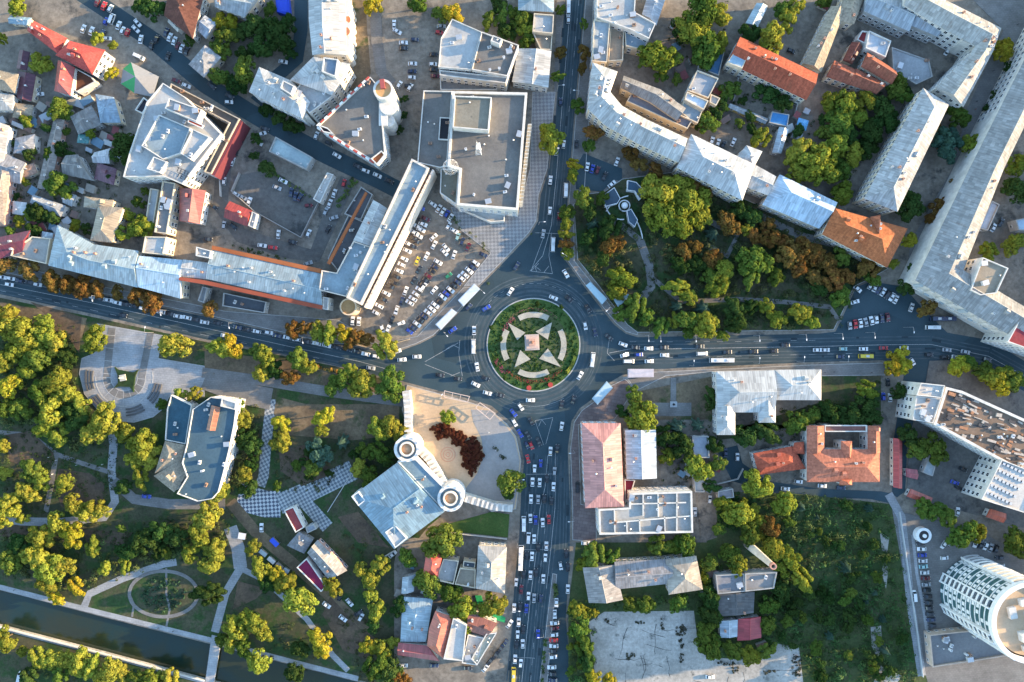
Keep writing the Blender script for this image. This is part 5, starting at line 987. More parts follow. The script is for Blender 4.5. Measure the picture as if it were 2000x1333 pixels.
# south-west
CBL = (.19, .28, .33)
cs = b_('castle_building', 'castle-like building with blue hipped metal roof and two white round corner towers', [('s', [(776, 904), (686, 971)], [(868, 1000), (770, 1073)], 13, 3.4, CBL, {'n': 6, 'end': 'gh'}), ('f', [(776, 902), (812, 897), (838, 924), (866, 952), (868, 999)], 12.6, CBL, {'n': 2, 'ph': .5, 'nowin': 1}), ('f', [(686, 970), (700, 961), (714, 978), (700, 989)], 13.6, CBL, {'n': 0, 'ph': .5, 'nowin': 1}),
 ('f', [(752, 1040), (772, 1026), (795, 1052), (772, 1071)], 14.2, METW, {'n': 1, 'ph': .6, 'nowin': 1, 'z0': 12.8}),
 ('c', 795, 877, 5.9, 15, CBL, {'ph': 1.2, 'pw': 1.3}), ('c', 880, 973, 6.1, 15, CBL, {'ph': 1.2, 'pw': 1.3})], (.62, .6, .57))
for tx, ty in ((795, 877), (880, 973)):
    c_ = P(tx, ty, 15.5); k = MB(); k.ring(c_[0], c_[1], 2.6, 3.4, 15, 17, 28); k.build('tower_lantern', M['plaster'], cs, (.62, .55, .45)); k = MB(); k.cone(c_[0], c_[1], 2.6, 15.6, 16.6, 24); k.build('lantern_roof', M['trim'], cs, (.5, .28, .15))
    for i in range(12):
        a = i/12*6.283; k = MB(); k.box(c_[0]+5.7*math.cos(a), c_[1]+5.7*math.sin(a), 16.1, .5, .8, .35, a); k.build('merlon', M['plaster'], cs, WHT)
cw = empty('colonnade_wall', P(850, 900)); tag(cw, 'curved white crenellated colonnade linking the two towers to the street', 'wall')
arc = [(793, 765), (797, 800), (797, 855), (812, 872), (838, 898), (858, 930), (872, 950)]; arc2 = [(905, 972), (930, 980), (965, 990), (1000, 993)]
for ar in (arc, arc2):
    for i in range(len(ar)-1):
        a = Vector(P(*ar[i], 5)); b2 = Vector(P(*ar[i+1], 5)); d = b2-a; ang = math.atan2(d.y, d.x); k = MB(); k.box((a.x+b2.x)/2, (a.y+b2.y)/2, 0, d.length+.6, 3.6 if i < 5 else 3, 5.2+.004*i, ang); k.build('wall', M['plaster'], cw, WHT)
        nq = max(1, int(d.length/2.2))
        for q in range(nq):
            c2 = a+d*((q+.5)/nq); k = MB(); k.box(c2.x, c2.y, 5.2, 1.1, 3.3, .8, ang); k.build('merlon', M['plaster'], cw, WHT)
b_('theatre', 'theatre with deep blue flat roofs curving at its lower right', [('f', [(411, 776), (463, 783), (457, 830), (447, 880), (436, 925), (426, 962), (414, 975), (385, 980), (345, 965), (365, 932), (355, 905), (364, 870), (376, 800)], 10, (.065, .115, .145), {'n': 12, 'ph': .8, 'pw': .3}),
 ('f', [(334, 772), (374, 792), (362, 868), (322, 860), (326, 800)], 7, (.045, .10, .13), {'n': 3, 'pw': .3}), ('s', [(322, 862), (302, 925)], [(361, 870), (352, 905)], 8, 2.6, TAN, {'mat': 'tile', 'n': 4}), ('s', [(300, 930), (340, 962)], [(350, 900), (364, 928)], 8.4, 2, TAN, {'mat': 'tile', 'n': 3}),
 ('f', [(433, 778), (461, 787), (459, 801), (430, 794)], 12.5, WHT, {'z0': 9.9, 'n': 0, 'nowin': 1}), ('s', [(413, 792), (403, 840)], [(430, 796), (420, 842)], 11.2, .9, (.33, .14, .08), {'z0': 10, 'n': 0, 'end': 'gg', 'nowin': 1}), ('f', [(450, 860), (458, 862), (450, 900), (440, 898)], 7, (.2, .12, .12), {'n': 0})], WHT)
b_('maroon_gallery', 'maroon flat roof with a white rim beside the lane to the canal', [('f', [(579, 1109), (599, 1091), (637, 1146), (627, 1157)], 6, (.20, .02, .06), {'n': 0, 'ph': .5})], WHT)
b_('maroon_strip', 'narrow dull red roof with white rim pointing at the checkered paving', [('f', [(554, 998), (573, 990), (594, 1031), (577, 1041)], 6, (.28, .06, .06), {'n': 0, 'ph': .5})], WHT)
b_('grey_barn', 'grey gabled barn with a sunlit orange strip beside the maroon flat roof', [('s', [(620, 1055), (678, 1115)], [(600, 1080), (640, 1130)], 6, 3, (.27, .26, .25), {'mat': 'slate', 'end': 'gg', 'r': .4})], PNK)
b_('slate_cluster', 'dark grey slate cluster of small roofs between the two maroon roofs', [('s', [(584, 1039), (611, 1056)], [(560, 1066), (594, 1082)], 5, 2.4, (.2, .2, .21), {'mat': 'slate'}), ('f', [(596, 1030), (612, 1024), (618, 1034), (600, 1042)], 4, (.45, .47, .5), {'n': 0})], GRY)
b_('hipped_villa', 'grey hipped villa with pale lower slope beside the south avenue', [('s', [(934, 1066), (929, 1150)], [(990, 1069), (986, 1160)], 9, 3.4, (.36, .34, .31), {'mat': 'slate', 'n': 3}), ('f', [(898, 1110), (929, 1113), (928, 1150), (888, 1142)], 6, TAN), ('f', [(905, 1096), (929, 1099), (927, 1112), (904, 1109)], 5, (.10, .12, .14), {'n': 1})], CRM)
b_('red_hip_house', 'small house with vivid red hipped corner left of the grey villa', [('s', [(834, 1072), (826, 1122)], [(864, 1086), (856, 1128)], 7, 2.6, (.50, .08, .05), {'n': 1}), ('f', [(866, 1092), (896, 1096), (886, 1142), (852, 1134)], 6, (.3, .29, .27))], CRM)
b_('arched_roof_hall', 'hall with an arched orange and brown roof beside a white roof', [('s', [(850, 1194), (838, 1228), (834, 1262)], [(886, 1206), (880, 1240), (865, 1286)], 8, 3.2, (.46, .13, .08), {'r': .5, 'n': 2}), ('f', [(885, 1208), (912, 1222), (904, 1292), (866, 1288)], 9, WHT, {'n': 1}), ('s', [(914, 1196), (972, 1218)], [(912, 1232), (950, 1244)], 7, 1.6, (.2, .08, .06), {'end': 'gg', 'n': 4}), ('s', [(778, 1256), (836, 1262)], [(776, 1280), (858, 1292)], 6, 1.6, (.32, .09, .09), {'end': 'gg', 'n': 1})], WHT)
b_('white_canopy_shop', 'white shop with a slanted cream canopy behind the arched hall', [('f', [(914, 1240), (944, 1246), (932, 1300), (902, 1296)], 6, WHT, {'n': 4}), ('f', [(950, 1238), (971, 1236), (932, 1300), (920, 1288)], 6.8, (.52, .48, .36), {'n': 3})], WHT)
b_('tent_hall', 'low blue-grey tent-like hall left of the arched orange roof', [('s', [(786, 1166), (782, 1254)], [(846, 1170), (832, 1254)], 5, 2, (.32, .40, .43), {'n': 3})], GRY)
b_('lane_house', 'grey corrugated house on the lane below the castle-like building', [('s', [(786, 1128), (784, 1160)], [(812, 1122), (808, 1156)], 5, 1.4, (.3, .34, .36), {'end': 'gg', 'n': 1})], GRY)
k = MB(); k.prism([P(*q)[:2] for q in [(928, 1163), (935, 1190), (955, 1206), (986, 1216), (987, 1206), (965, 1196), (945, 1180), (940, 1163)]], .05, .5); tag(k.build('turf_terrace', M['trim'], color=(.02, .30, .10)), 'vivid green crescent of artificial turf beside the grey hipped villa', 'terrace')
b_('park_pavilion', 'dark angular pavilion with jagged white rims around the round park fountain', [('f', [(1226, 352), (1243, 356), (1262, 376), (1250, 390), (1240, 374), (1225, 372)], 3.4, (.07, .12, .17), {'n': 0, 'pw': .3, 'ph': .4}), ('f', [(1178, 382), (1200, 366), (1212, 388), (1206, 398), (1182, 404)], 3.2, (.07, .10, .13), {'n': 0, 'pw': .3, 'ph': .4}),
 ('f', [(1224, 412), (1233, 408), (1246, 430), (1240, 444), (1228, 434)], 3.2, (.08, .12, .16), {'n': 0, 'pw': .3, 'ph': .4})], (.62, .62, .62), wins=False)
b_('small_pavilion', 'little grey pavilion roof in the court right of the pink hipped roof annex', [('f', [(1352, 853), (1384, 852), (1386, 895), (1356, 895)], 4, (.36, .38, .42), {'n': 0})], GRY)
b_('pump_house', 'low white-walled house at the end of the court path', [('f', [(1355, 925), (1385, 925), (1376, 962), (1358, 962)], 4, (.42, .40, .37), {'n': 0}), ('f', [(1402, 960), (1432, 955), (1434, 972), (1404, 976)], 4, (.3, .28, .28), {'n': 0})], GRY)
# round tower
TH = 35; tp = P(1904, 1156); tw = empty('round_tower', (tp[0], tp[1], 0)); tag(tw, 'tall round residential tower with white ring parapet and green glass bays', 'tower'); R_ = 17.6
k = MB(); k.ring(tp[0], tp[1], 15.9, 16.2, 0, TH, 64); k.build('wall', M['plaster'], tw, (.62, .58, .50))
k = MB(); k.ring(tp[0], tp[1], R_-1.7, R_+.3, TH-.2, TH+2.2, 72); k.build('ring_parapet', M['white'], tw)
v, f = fill([circ(tp[0], tp[1], R_-2.4, 48)], TH); mk('roof_deck', v, f, M['sand'], tw)
for x0, y0, lx, ly, lz in ((2, 2, 8, 6, 3.2), (5, -4, 5, 9, 2.4), (-3, -6, 4, 4, 2.8), (8, 5, 4, 3, 4.4), (-8, 4, 3, 5, 1.6), (-2, 9, 6, 3, 2), (0, -11, 7, 2.5, 1.8), (10, -8, 3, 3, 2.2)):
    k = MB(); k.box(tp[0]+x0, tp[1]+y0, TH, lx, ly, lz, .2); k.build('plant_room', M['plaster'], tw, WHT)
for fl in range(11):
    z = .3+fl*3.15
    for s0, s1, kind_ in ((112, 150, 'g'), (150, 163, 'b'), (163, 200, 'g'), (200, 213, 'b'), (213, 250, 'g'), (85, 112, 'b'), (250, 275, 'b'), (40, 85, 'g'), (275, 330, 'g')):
        a0, a1 = math.radians(s0+1), math.radians(s1-1); k = MB()
        if kind_ == 'g': k.ring(tp[0], tp[1], 16.2, 17.1, z, z+2.4, 12, a0, a1, 1); k.ring(tp[0], tp[1], 16.2, 17.22, z+2.4, z+2.95, 12, a0, a1, 0)
        if kind_ == 'g':
            for q_ in range(int((s1-s0)/9)):
                if RN.random() < .75: aq = math.radians(s0+5+9*q_); k.box(tp[0]+17.15*math.cos(aq), tp[1]+17.15*math.sin(aq), z+.5, .3, 1.6, 1.5, aq, 0)
        else: k.ring(tp[0], tp[1], 16.2, 18.2, z-.15, z+.05, 6, a0, a1, 0); k.ring(tp[0], tp[1], 18.0, 18.2, z+.05, z+1.1, 6, a0, a1, 0); k.ring(tp[0], tp[1], 16.2, 16.25, z+.1, z+2.4, 6, a0, a1, 1)
        k.build('glazed_bay' if kind_ == 'g' else 'balcony', [M['white'], M['greenglass']], tw)
    for s0 in (112, 150, 163, 200, 213, 250):
        if fl: continue
        a = math.radians(s0); k = MB(); k.box(tp[0]+17.3*math.cos(a), tp[1]+17.3*math.sin(a), 0, 2.4, .7, TH-.3, a); k.build('pier', M['white'], tw)
b_('tower_podium', 'flat podium with roof equipment below the round tower', [('f', [(1816, 1241), (1860, 1236), (1985, 1224), (2010, 1275), (1822, 1304)], 4.5, (.20, .20, .20), {'n': 14})], (.5, .38, .3))
rk = empty('round_kiosk', P(1797, 1043)); tag(rk, 'round kiosk with white rim and dark dome above the tower car park', 'kiosk'); c_ = P(1797, 1043)
k = MB(); k.ring(c_[0], c_[1], 2.4, 3.7, 0, 3.2, 36); k.build('wall', M['white'], rk); k = MB(); k.cone(c_[0], c_[1], 2.6, 3, 3.7, 30); k.build('dome', M['dark'], rk); k = MB(); k.ring(c_[0], c_[1], .1, .9, 3.1, 4.1, 20); k.build('lantern', M['white'], rk)
# unseen blocks added off-frame on the right to shade the evening streets
for i, (x, y, w_, h_, hh) in enumerate(((2180, 480, 60, 130, 17), (2220, 720, 60, 60, 11), (2150, 1180, 50, 110, 18), (2260, 960, 70, 120, 16), (2240, 250, 70, 150, 18), (2350, 620, 60, 200, 18), (2420, 900, 70, 120, 18))):
    b_('shade_block', 'plain unseen block added to cast shade beyond the right edge of the picture, number %s down' % ORD[i], [('f', [(x-w_, y-h_), (x+w_, y-h_), (x+w_, y+h_), (x-w_, y+h_)], hh, BIT, {'n': 3})], WHT, wins=False)
# ---------------------------------------------------------------- street things
def canopy(q, label, col=(.5, .53, .55), h=3.0, name='bus_shelter', cat='shelter'):
    pts = [P(*z, h)[:2] for z in q]; cx = sum(p[0] for p in pts)/4; cy = sum(p[1] for p in pts)/4
    o = empty(name, (cx, cy, 0)); tag(o, label, cat); k = MB(); k.prism(pts, h-.15, h, bot=True); inn = offset(ccw(pts), .35); k.prism(inn, h, h+.12); k.build('roof', M['metalplain'], o, col)
    for p in offset(ccw(pts), .4): k = MB(); k.tube((p[0], p[1], 0), (p[0], p[1], h-.1), .08, n=6); k.build('post', M['steel'], o)
    a, b2 = Vector(offset(ccw(pts), .4)[0]), Vector(offset(ccw(pts), .4)[1]); d = b2-a; k = MB(); k.box((a.x+b2.x)/2, (a.y+b2.y)/2, .4, d.length*.9, .08, 1.8, math.atan2(d.y, d.x)); k.build('back_panel', M['glass'], o)
    return o
M['metalplain'] = simple('shelter_roof_sheet', None, .4, 0, .5, .12, .5)
canopy([(894, 587), (926, 554), (938, 565), (905, 599)], 'pale bus shelter left of the roundabout, upper of two')
canopy([(850, 634), (882, 603), (893, 611), (861, 645)], 'pale bus shelter left of the roundabout, lower of two')
canopy([(1144, 558), (1153, 551), (1186, 584), (1176, 595)], 'light blue shelter roof on the upper right kerb of the roundabout', (.36, .48, .52))
canopy([(1198, 585), (1221, 573), (1234, 578), (1207, 600)], 'light blue kiosk roof tucked behind trees in the east park', (.3, .42, .47), name='kiosk', cat='kiosk')
canopy([(1156, 779), (1185, 745), (1197, 758), (1167, 791)], 'light blue shelter roof on the lower right kerb of the roundabout', (.36, .46, .5))
canopy([(1226, 721), (1277, 721), (1277, 737), (1226, 738)], 'long pinkish-grey shelter roof beside the east avenue', (.46, .41, .42))
def pergola(q, label):
    pts = [P(*z, 3)[:2] for z in q]; o = empty('pergola', (sum(p[0] for p in pts)/4, sum(p[1] for p in pts)/4, 0)); tag(o, label, 'pergola')
    for i in range(4):
        a, b2 = Vector(pts[i]), Vector(pts[(i+1) % 4]); d = b2-a; k = MB(); k.box((a.x+b2.x)/2, (a.y+b2.y)/2, 2.7, d.length, .3, .3, math.atan2(d.y, d.x)); k.build('beam', M['trim'], o, (.55, .42, .35)); k = MB(); k.tube((*pts[i], 0), (*pts[i], 2.8), .12, n=6); k.build('post', M['steel'], o)
    for t in (.33, .66):
        a = Vector(pts[0]).lerp(Vector(pts[1]), t); b2 = Vector(pts[3]).lerp(Vector(pts[2]), t); d = b2-a; k = MB(); k.box((a.x+b2.x)/2, (a.y+b2.y)/2, 2.72, d.length, .2, .2, math.atan2(d.y, d.x)); k.build('crossbeam', M['trim'], o, (.55, .42, .35))
pergola([(868, 764), (917, 775), (913, 786), (867, 776)], 'open timber-framed pergola on the plaza edge, left of two'); pergola([(937, 787), (967, 808), (957, 820), (929, 797)], 'open timber-framed pergola on the plaza edge, right of two')
# roundabout monument
mo = empty('monument', P(1039, 669)); tag(mo, 'pinkish stepped stone monument at the centre of the roundabout island', 'monument'); c_ = P(1039, 669)
for s_, z0, z1, c in ((7.0, .2, .9, (.42, .36, .32)), (5.6, .9, 1.6, (.5, .36, .30)), (3.0, 1.6, 4.2, (.45, .27, .2))):
    k = MB(); k.box(c_[0], c_[1], z0, s_, s_*1.1, z1-z0, .05); k.build('plinth', M['trim'], mo, c)
k = MB(); k.tube((c_[0], c_[1], 4.2), (c_[0], c_[1]+.1, 6.6), .7, .45, 8); k.tube((c_[0], c_[1]+.1, 6.6), (c_[0], c_[1]+.1, 7.3), .35, .28, 8); k.tube((c_[0]+.3, c_[1], 6), (c_[0]+1.2, c_[1]+.5, 6.5), .2, .1, 6); k.build('statue', M['trim'], mo, (.32, .16, .10))
def flowers(cx, cy, r, a0, a1, n, col, label, wd=2.2):
    rr = random.Random(int(cx+a0)); V_, F_ = [], []; c = P(cx, cy)
    for _ in range(n):
        a = math.radians(rr.uniform(a0, a1)); q = r*S+rr.uniform(-wd/2, wd/2); x, y = c[0]+q*math.cos(a), c[1]+q*math.sin(a); s_ = rr.uniform(.12, .3); z = rr.uniform(.35, .7); t = rr.uniform(0, 6.28); b0 = len(V_)
        for kk in range(4): V_.append((x+s_*math.cos(t+kk*1.57), y+s_*math.sin(t+kk*1.57), z+rr.uniform(-.1, .1)))
        F_.append([b0, b0+1, b0+2, b0+3])
    tag(mk('flower_border', V_, F_, M['leaf2'], None, col), label, 'flowers', None, 'stuff')
flowers(CX, CY, 72, 222, 318, 260, (.14, .035, .02), 'red flower border below the bottom gravel arc of the island', 1.6); flowers(CX, CY, 78, 200, 225, 90, (.22, .05, .06), 'pink-red flowers at the lower left of the island'); flowers(CX, CY, 84, 320, 345, 350, (.26, .24, .03), 'yellow flowers at the lower right rim of the island', 1.4)
flowers(CX, CY, 70, 45, 135, 160, (.12, .08, .05), 'brownish flower border above the top gravel arc of the island', 1.2); flowers(CX, CY, 64, 125, 155, 90, (.22, .06, .07), 'dull pink flowers at the upper left of the island')
foliage('lawn_tufts', 'short grass tufts covering the roundabout island', [[(CX+88*math.cos(i/12*6.283), CY+88*math.sin(i/12*6.283)) for i in range(12)]], .8, .5, .08, (.040, .085, .018), 3)
for x, y in ((1049, 594), (1009, 602), (978, 662), (965, 700), (985, 738), (1046, 714), (1117, 640), (1121, 685), (1105, 728), (1096, 600), (960, 640)): wood(x, y, 3.6, 'd')
for x, y, nm in ((1033, 758, 'left'), (1075, 752, 'right')):
    k = MB(); q = P(x, y); k.ring(q[0], q[1], .05, 1.2, .2, .7, 18); tag(k.build('flower_tub', M['trim'], color=(.35, .04, .03)), 'round red flower tub on the lower rim of the island, %s of two' % nm, 'flower tub')
# memorial in the west square
sq = empty('memorial', P(243, 738)); tag(sq, 'star-shaped dark hedge bed with a pale statue in the round memorial square', 'memorial')
st = [(226, 717), (232, 722), (262, 728), (272, 722), (266, 734), (263, 758), (263, 766), (256, 756), (235, 755), (225, 758), (233, 748), (232, 732)]
k = MB(); k.prism([P(*q)[:2] for q in st], .1, 1.2); k.build('hedge', M['leaf2'], sq, (.02, .04, .012)); c_ = P(243, 738); k = MB(); k.box(c_[0], c_[1], .1, 3, 3, 1.6, .2); k.build('plinth', M['trim'], sq, (.45, .42, .36)); k = MB(); k.tube((c_[0], c_[1], 1.6), (c_[0], c_[1], 4.2), .6, .35, 8); k.tube((c_[0], c_[1], 4.2), (c_[0], c_[1], 4.9), .3, .22, 8); k.build('statue', M['trim'], sq, (.5, .46, .35))
# fountain structure in the east park
fo = empty('fountain', P(1219, 403)); tag(fo, 'round fountain with a white ball and long curved white walls in the east park', 'fountain'); c_ = P(1219, 403)
k = MB(); k.ring(c_[0], c_[1], 2.4, 2.9, 0, 1, 30); k.build('basin', M['white'], fo)
bm = bmesh.new(); bmesh.ops.create_icosphere(bm, subdivisions=2, radius=1.7); me = bpy.data.meshes.new('ball'); bm.to_mesh(me); bm.free(); me.materials.append(M['white']); put('ball', me, fo, (0, 0, 1.6))
for cx, cy, r, a0, a1 in ((1237, 445, 62, 100, 150), (1160, 480, 95, 8, 40), (1213, 395, 42, 20, 75), (1213, 400, 30, 190, 280)):
    q = P(cx, cy); k = MB(); k.ring(q[0], q[1], r*S-.2, r*S+.2, 0, 1.4, 18, math.radians(a0), math.radians(a1)); k.build('curved_wall', M['white'], fo)
zone('fountain_court', [(1170, 380), (1200, 352), (1245, 362), (1258, 400), (1250, 440), (1215, 450), (1180, 430)], 'pave', .2)
# plaza rings
for r in (4, 9, 14):
    k = MB(); q = P(875, 888); k.ring(q[0], q[1], r*S-.12, r*S+.12, .1, .34, 40)
    tag(k.build('plaza_ring', M['trim'], color=(.45, .2, .12)), kind='structure')
# statue garden
sg = empty('garden_statue', P(1315, 790)); tag(sg, 'small dark statue on a grey plinth at the end of the garden path', 'statue'); q = P(1315, 790)
k = MB(); k.box(q[0], q[1], .1, 3.4, 2.8, .8); k.build('plinth', M['trim'], sg, (.35, .36, .36)); k = MB(); k.tube((q[0], q[1], .9), (q[0], q[1], 3), .6, .3, 8); k.tube((q[0], q[1], 3), (q[0], q[1], 3.6), .28, .2, 8); k.build('figure', M['dark'], sg)
# lettering on the stepped building
def letters(txt, px, py, h, size, ang, label, parent):
    cu = bpy.data.curves.new('lettering', 'FONT'); cu.body = txt; cu.size = size; cu.extrude = .05; cu.materials.append(M['dark'])
    t_ = bpy.data.objects.new('t', cu); COL.objects.link(t_); bpy.context.view_layer.update()
    me = bpy.data.meshes.new_from_object(t_.evaluated_get(bpy.context.evaluated_depsgraph_get())); bpy.data.objects.remove(t_)
    o = bpy.data.objects.new('lettering', me); COL.objects.link(o); p = P(px, py, h); og = origin_of(parent); o.parent = parent; o.location = (p[0]-og.x, p[1]-og.y, h); o.rotation_euler = (0, 0, math.radians(ang))
sb = [o for o in scn.objects if o.name == 'stepped_building'][0]
letters('TETI', 342, 334, 15.1, 3.2, -24, '', sb); letters('TETI', 343, 345, 15.1, 3.2, -24, '', sb)
# street lamps
LAMP = MB(); LAMP.tube((0, 0, 0), (0, 0, 8.5), .11, .07, 6); ARM = MB(); ARM.tube((0, 0, 8.4), (2.2, 0, 9.0), .05, n=5); HEAD = MB(); HEAD.box(2.5, 0, 8.93, .9, .35, .16)
LM = [mesh_of('pole', LAMP.v, LAMP.f, [M['steel']]), mesh_of('arm', ARM.v, ARM.f, [M['steel']]), mesh_of('lamp_head', HEAD.v, HEAD.f, [M['white']])]
for x, y, a in ((1283, 657, -90), (1350, 657, -90), (1471, 656, -90), (1560, 654, -90), (1629, 652, -90), (1764, 640, -90), (1346, 714, 90), (1471, 709, 90), (1556, 707, 90), (1640, 706, 90), (1260, 656, -90), (1105, 505, 150), (1052, 440, 0), (1078, 300, 0), (1088, 180, 0), (1128, 190, 180), (1012, 930, 0), (1010, 1060, 0), (1004, 1180, 0), (1120, 880, 180), (1118, 1010, 180), (1060, 1230, 180), (200, 580, -75), (330, 607, -75), (460, 632, -75), (600, 660, -75), (300, 650, 75), (450, 685, 75), (870, 650, -45), (940, 568, -45), (1187, 602, -135), (862, 777, 60), (1690, 650, -90)):
    g = P(x, y); o = empty('street_lamp', (g[0], g[1], .1)); o.rotation_euler = (0, 0, math.radians(a)); o['category'] = 'street lamp'; o['group'] = 'street lamps along the avenues'
    for me in LM: put(me.name.split('.')[0], me, o)
    PENDING.append((o, x, y, 'slim grey street lamp', near(x, y)))
# rooftop-like low walls and fences
def wall(line, h, label, col=(.45, .43, .40), w_=.3, name='garden_wall', cat='wall'):
    k = MB()
    for i in range(len(line)-1):
        a = Vector(P(*line[i])); b2 = Vector(P(*line[i+1])); d = b2-a; k.box((a.x+b2.x)/2, (a.y+b2.y)/2, 0, d.length+w_*.5, w_, h+.003*i, math.atan2(d.y, d.x))
    tag(k.build(name, M['trim'], color=col), label, cat)
wall([(470, 340), (455, 375), (500, 415), (590, 465), (625, 395)], 2.4, 'grey wall around the dark yard behind the L-shaped building', (.3, .28, .26))
wall([(430, 325), (433, 385)], 2, 'thin pale wall beside the gate lane by the stepped white building'); wall([(1440, 155), (1436, 180), (1430, 200)], 2, 'pale wall crossing the court under the brick-red long house')
wall([(1560, 185), (1550, 225)], 2, 'thin pale wall right of the square blue garage'); wall([(690, 920), (640, 1000)], .5, 'low pale kerb wall beside the pale checkered path'); wall([(1755, 1000), (1772, 1120), (1790, 1240), (1800, 1320)], 1.6, 'long pale retaining wall between scrubland and tower road', (.5, .5, .48))
wall([(880, 1040), (990, 1052)], 1.6, 'low wall between the curved lawn and the grey villa yard'); wall([(0, 1224), (200, 1276), (400, 1329)], 1.0, 'pale parapet along the far side of the canal', (.55, .54, .5), .5); wall([(1812, 1238), (1980, 1218)], 1.2, 'pale parapet on the upper edge of the tower podium')
wall([(770, 1075), (730, 1100)], 2, 'thin pale wall running down-left from the castle-like building'); wall([(1400, 945), (1440, 935), (1450, 915)], 1.6, 'curved pale wall around the small dark court'); wall([(895, 400), (870, 385)], 1.2, 'short wall at the corner of the office block'); wall([(800, 663), (730, 682), (640, 660)], 1.0, 'low tan wall on the pavement above the west avenue', (.5, .38, .24))
# boats, kiosks and stalls
def stall(px, py, a, lx, ly, c, label):
    g = P(px, py); o = empty('market_stall', (g[0], g[1], 0)); tag(o, label, 'stall'); k = MB(); k.box(g[0], g[1], 2.3, lx, ly, .12, math.radians(a)); k.build('awning', M['trim'], o, c); k = MB(); k.box(g[0], g[1], .1, lx*.8, ly*.6, 1.0, math.radians(a)); k.build('counter', M['trim'], o, (.3, .25, .2))
    for sx in (-1, 1):
        for sy in (-1, 1):
            r = math.radians(a); k = MB(); x = g[0]+sx*lx*.45*math.cos(r)-sy*ly*.45*math.sin(r); y = g[1]+sx*lx*.45*math.sin(r)+sy*ly*.45*math.cos(r); k.tube((x, y, 0), (x, y, 2.3), .05, n=5); k.build('post', M['steel'], o)
stall(539, 1057, -45, 4.5, 2.4, (.03, .08, .5), 'vivid blue market awning on the lane to the canal'); stall(476, 1045, -10, 3.5, 3, (.6, .6, .6), 'white market awning at the head of the dark canal path'); stall(517, 1078, -40, 4, 2, (.35, .42, .45), 'pale awning among the stalls, nearest the yellow tree'); stall(533, 1092, -40, 4, 2, (.55, .55, .55), 'light grey awning on the lane, second of the stalls'); stall(548, 1104, -40, 4, 2, (.32, .25, .24), 'brownish awning on the lane, third of the stalls'); stall(562, 1112, -30, 3, 2, (.45, .5, .55), 'bluish awning on the lane, lowest of the stalls')
# pedestrians
def person(px, py, a, top, legs):
    g = P(px, py); V_, E_, R_ = [], [], []
    J = [((0, 0, .95), .13), ((0, 0, 1.2), .14), ((0, 0, 1.42), .12), ((0, 0, 1.53), .06), ((0, .01, 1.68), .10), ((.02, .0, 1.76), .07), ((-.19, 0, 1.40), .06), ((-.25, .04, 1.12), .045), ((-.24, .12, .9), .035), ((.19, 0, 1.40), .06), ((.25, -.04, 1.12), .045), ((.24, -.1, .9), .035), ((-.09, 0, .88), .09), ((-.1, .12, .48), .06), ((-.1, .16, .08), .045), ((-.1, .28, .04), .035), ((.09, 0, .88), .09), ((.1, -.06, .48), .06), ((.1, -.2, .1), .045), ((.1, -.1, .04), .035)]
    ed = [(0, 1), (1, 2), (2, 3), (3, 4), (4, 5), (2, 6), (6, 7), (7, 8), (2, 9), (9, 10), (10, 11), (0, 12), (12, 13), (13, 14), (14, 15), (0, 16), (16, 17), (17, 18), (18, 19)]
    me = bpy.data.meshes.new('person'); me.from_pydata([j[0] for j in J], ed, []); o = put('person', me, None, (g[0], g[1], .16), math.radians(a), top); me.materials.append(M['skin'])
    m = o.modifiers.new('skin', 'SKIN'); 
    for i, j in enumerate(J): me.skin_vertices[0].data[i].radius = (j[1], j[1])
    me.skin_vertices[0].data[0].use_root = True
    m2 = o.modifiers.new('sub', 'SUBSURF'); m2.levels = 1; m2.render_levels = 1; o['category'] = 'person'; o['group'] = 'pedestrians'
    PENDING.append((o, px, py, 'tiny pedestrian in %s clothes' % legs, near(px, py)))
for x, y, c, nm in ((98, 893, (.6, .6, .6), 'pale'), (112, 899, (.6, .6, .62), 'pale'), (218, 901, (.04, .04, .06), 'dark'), (202, 907, (.55, .55, .5), 'pale'), (105, 926, (.5, .5, .5), 'pale'), (152, 908, (.4, .4, .5), 'pale'), (274, 832, (.08, .06, .06), 'dark'), (300, 722, (.05, .05, .08), 'dark'), (955, 845, (.7, .7, .7), 'pale'), (968, 880, (.6, .6, .6), 'pale'), (945, 895, (.1, .1, .12), 'dark'), (862, 778, (.65, .6, .55), 'pale'), (815, 828, (.1, .1, .12), 'dark'), (1888, 118, (.1, .1, .1), 'dark'), (1905, 200, (.05, .05, .06), 'dark'), (1938, 140, (.06, .06, .08), 'dark'), (1985, 50, (.06, .06, .06), 'dark'), (1903, 215, (.3, .05, .05), 'dark'), (1755, 556, (.7, .7, .7), 'pale'), (1610, 728, (.08, .08, .1), 'dark'), (1628, 727, (.08, .08, .1), 'dark'), (1700, 728, (.1, .08, .08), 'dark'), (1006, 470, (.1, .1, .1), 'dark'), (975, 525, (.1, .1, .1), 'dark'), (902, 563, (.08, .08, .1), 'dark'), (488, 778, (.1, .1, .1), 'dark'), (420, 730, (.1, .1, .1), 'dark'), (311, 1226, (.1, .1, .1), 'dark'), (340, 1232, (.1, .1, .1), 'dark'), (30, 1152, (.1, .1, .1), 'dark')): person(x, y, (x*37) % 360, c, nm)
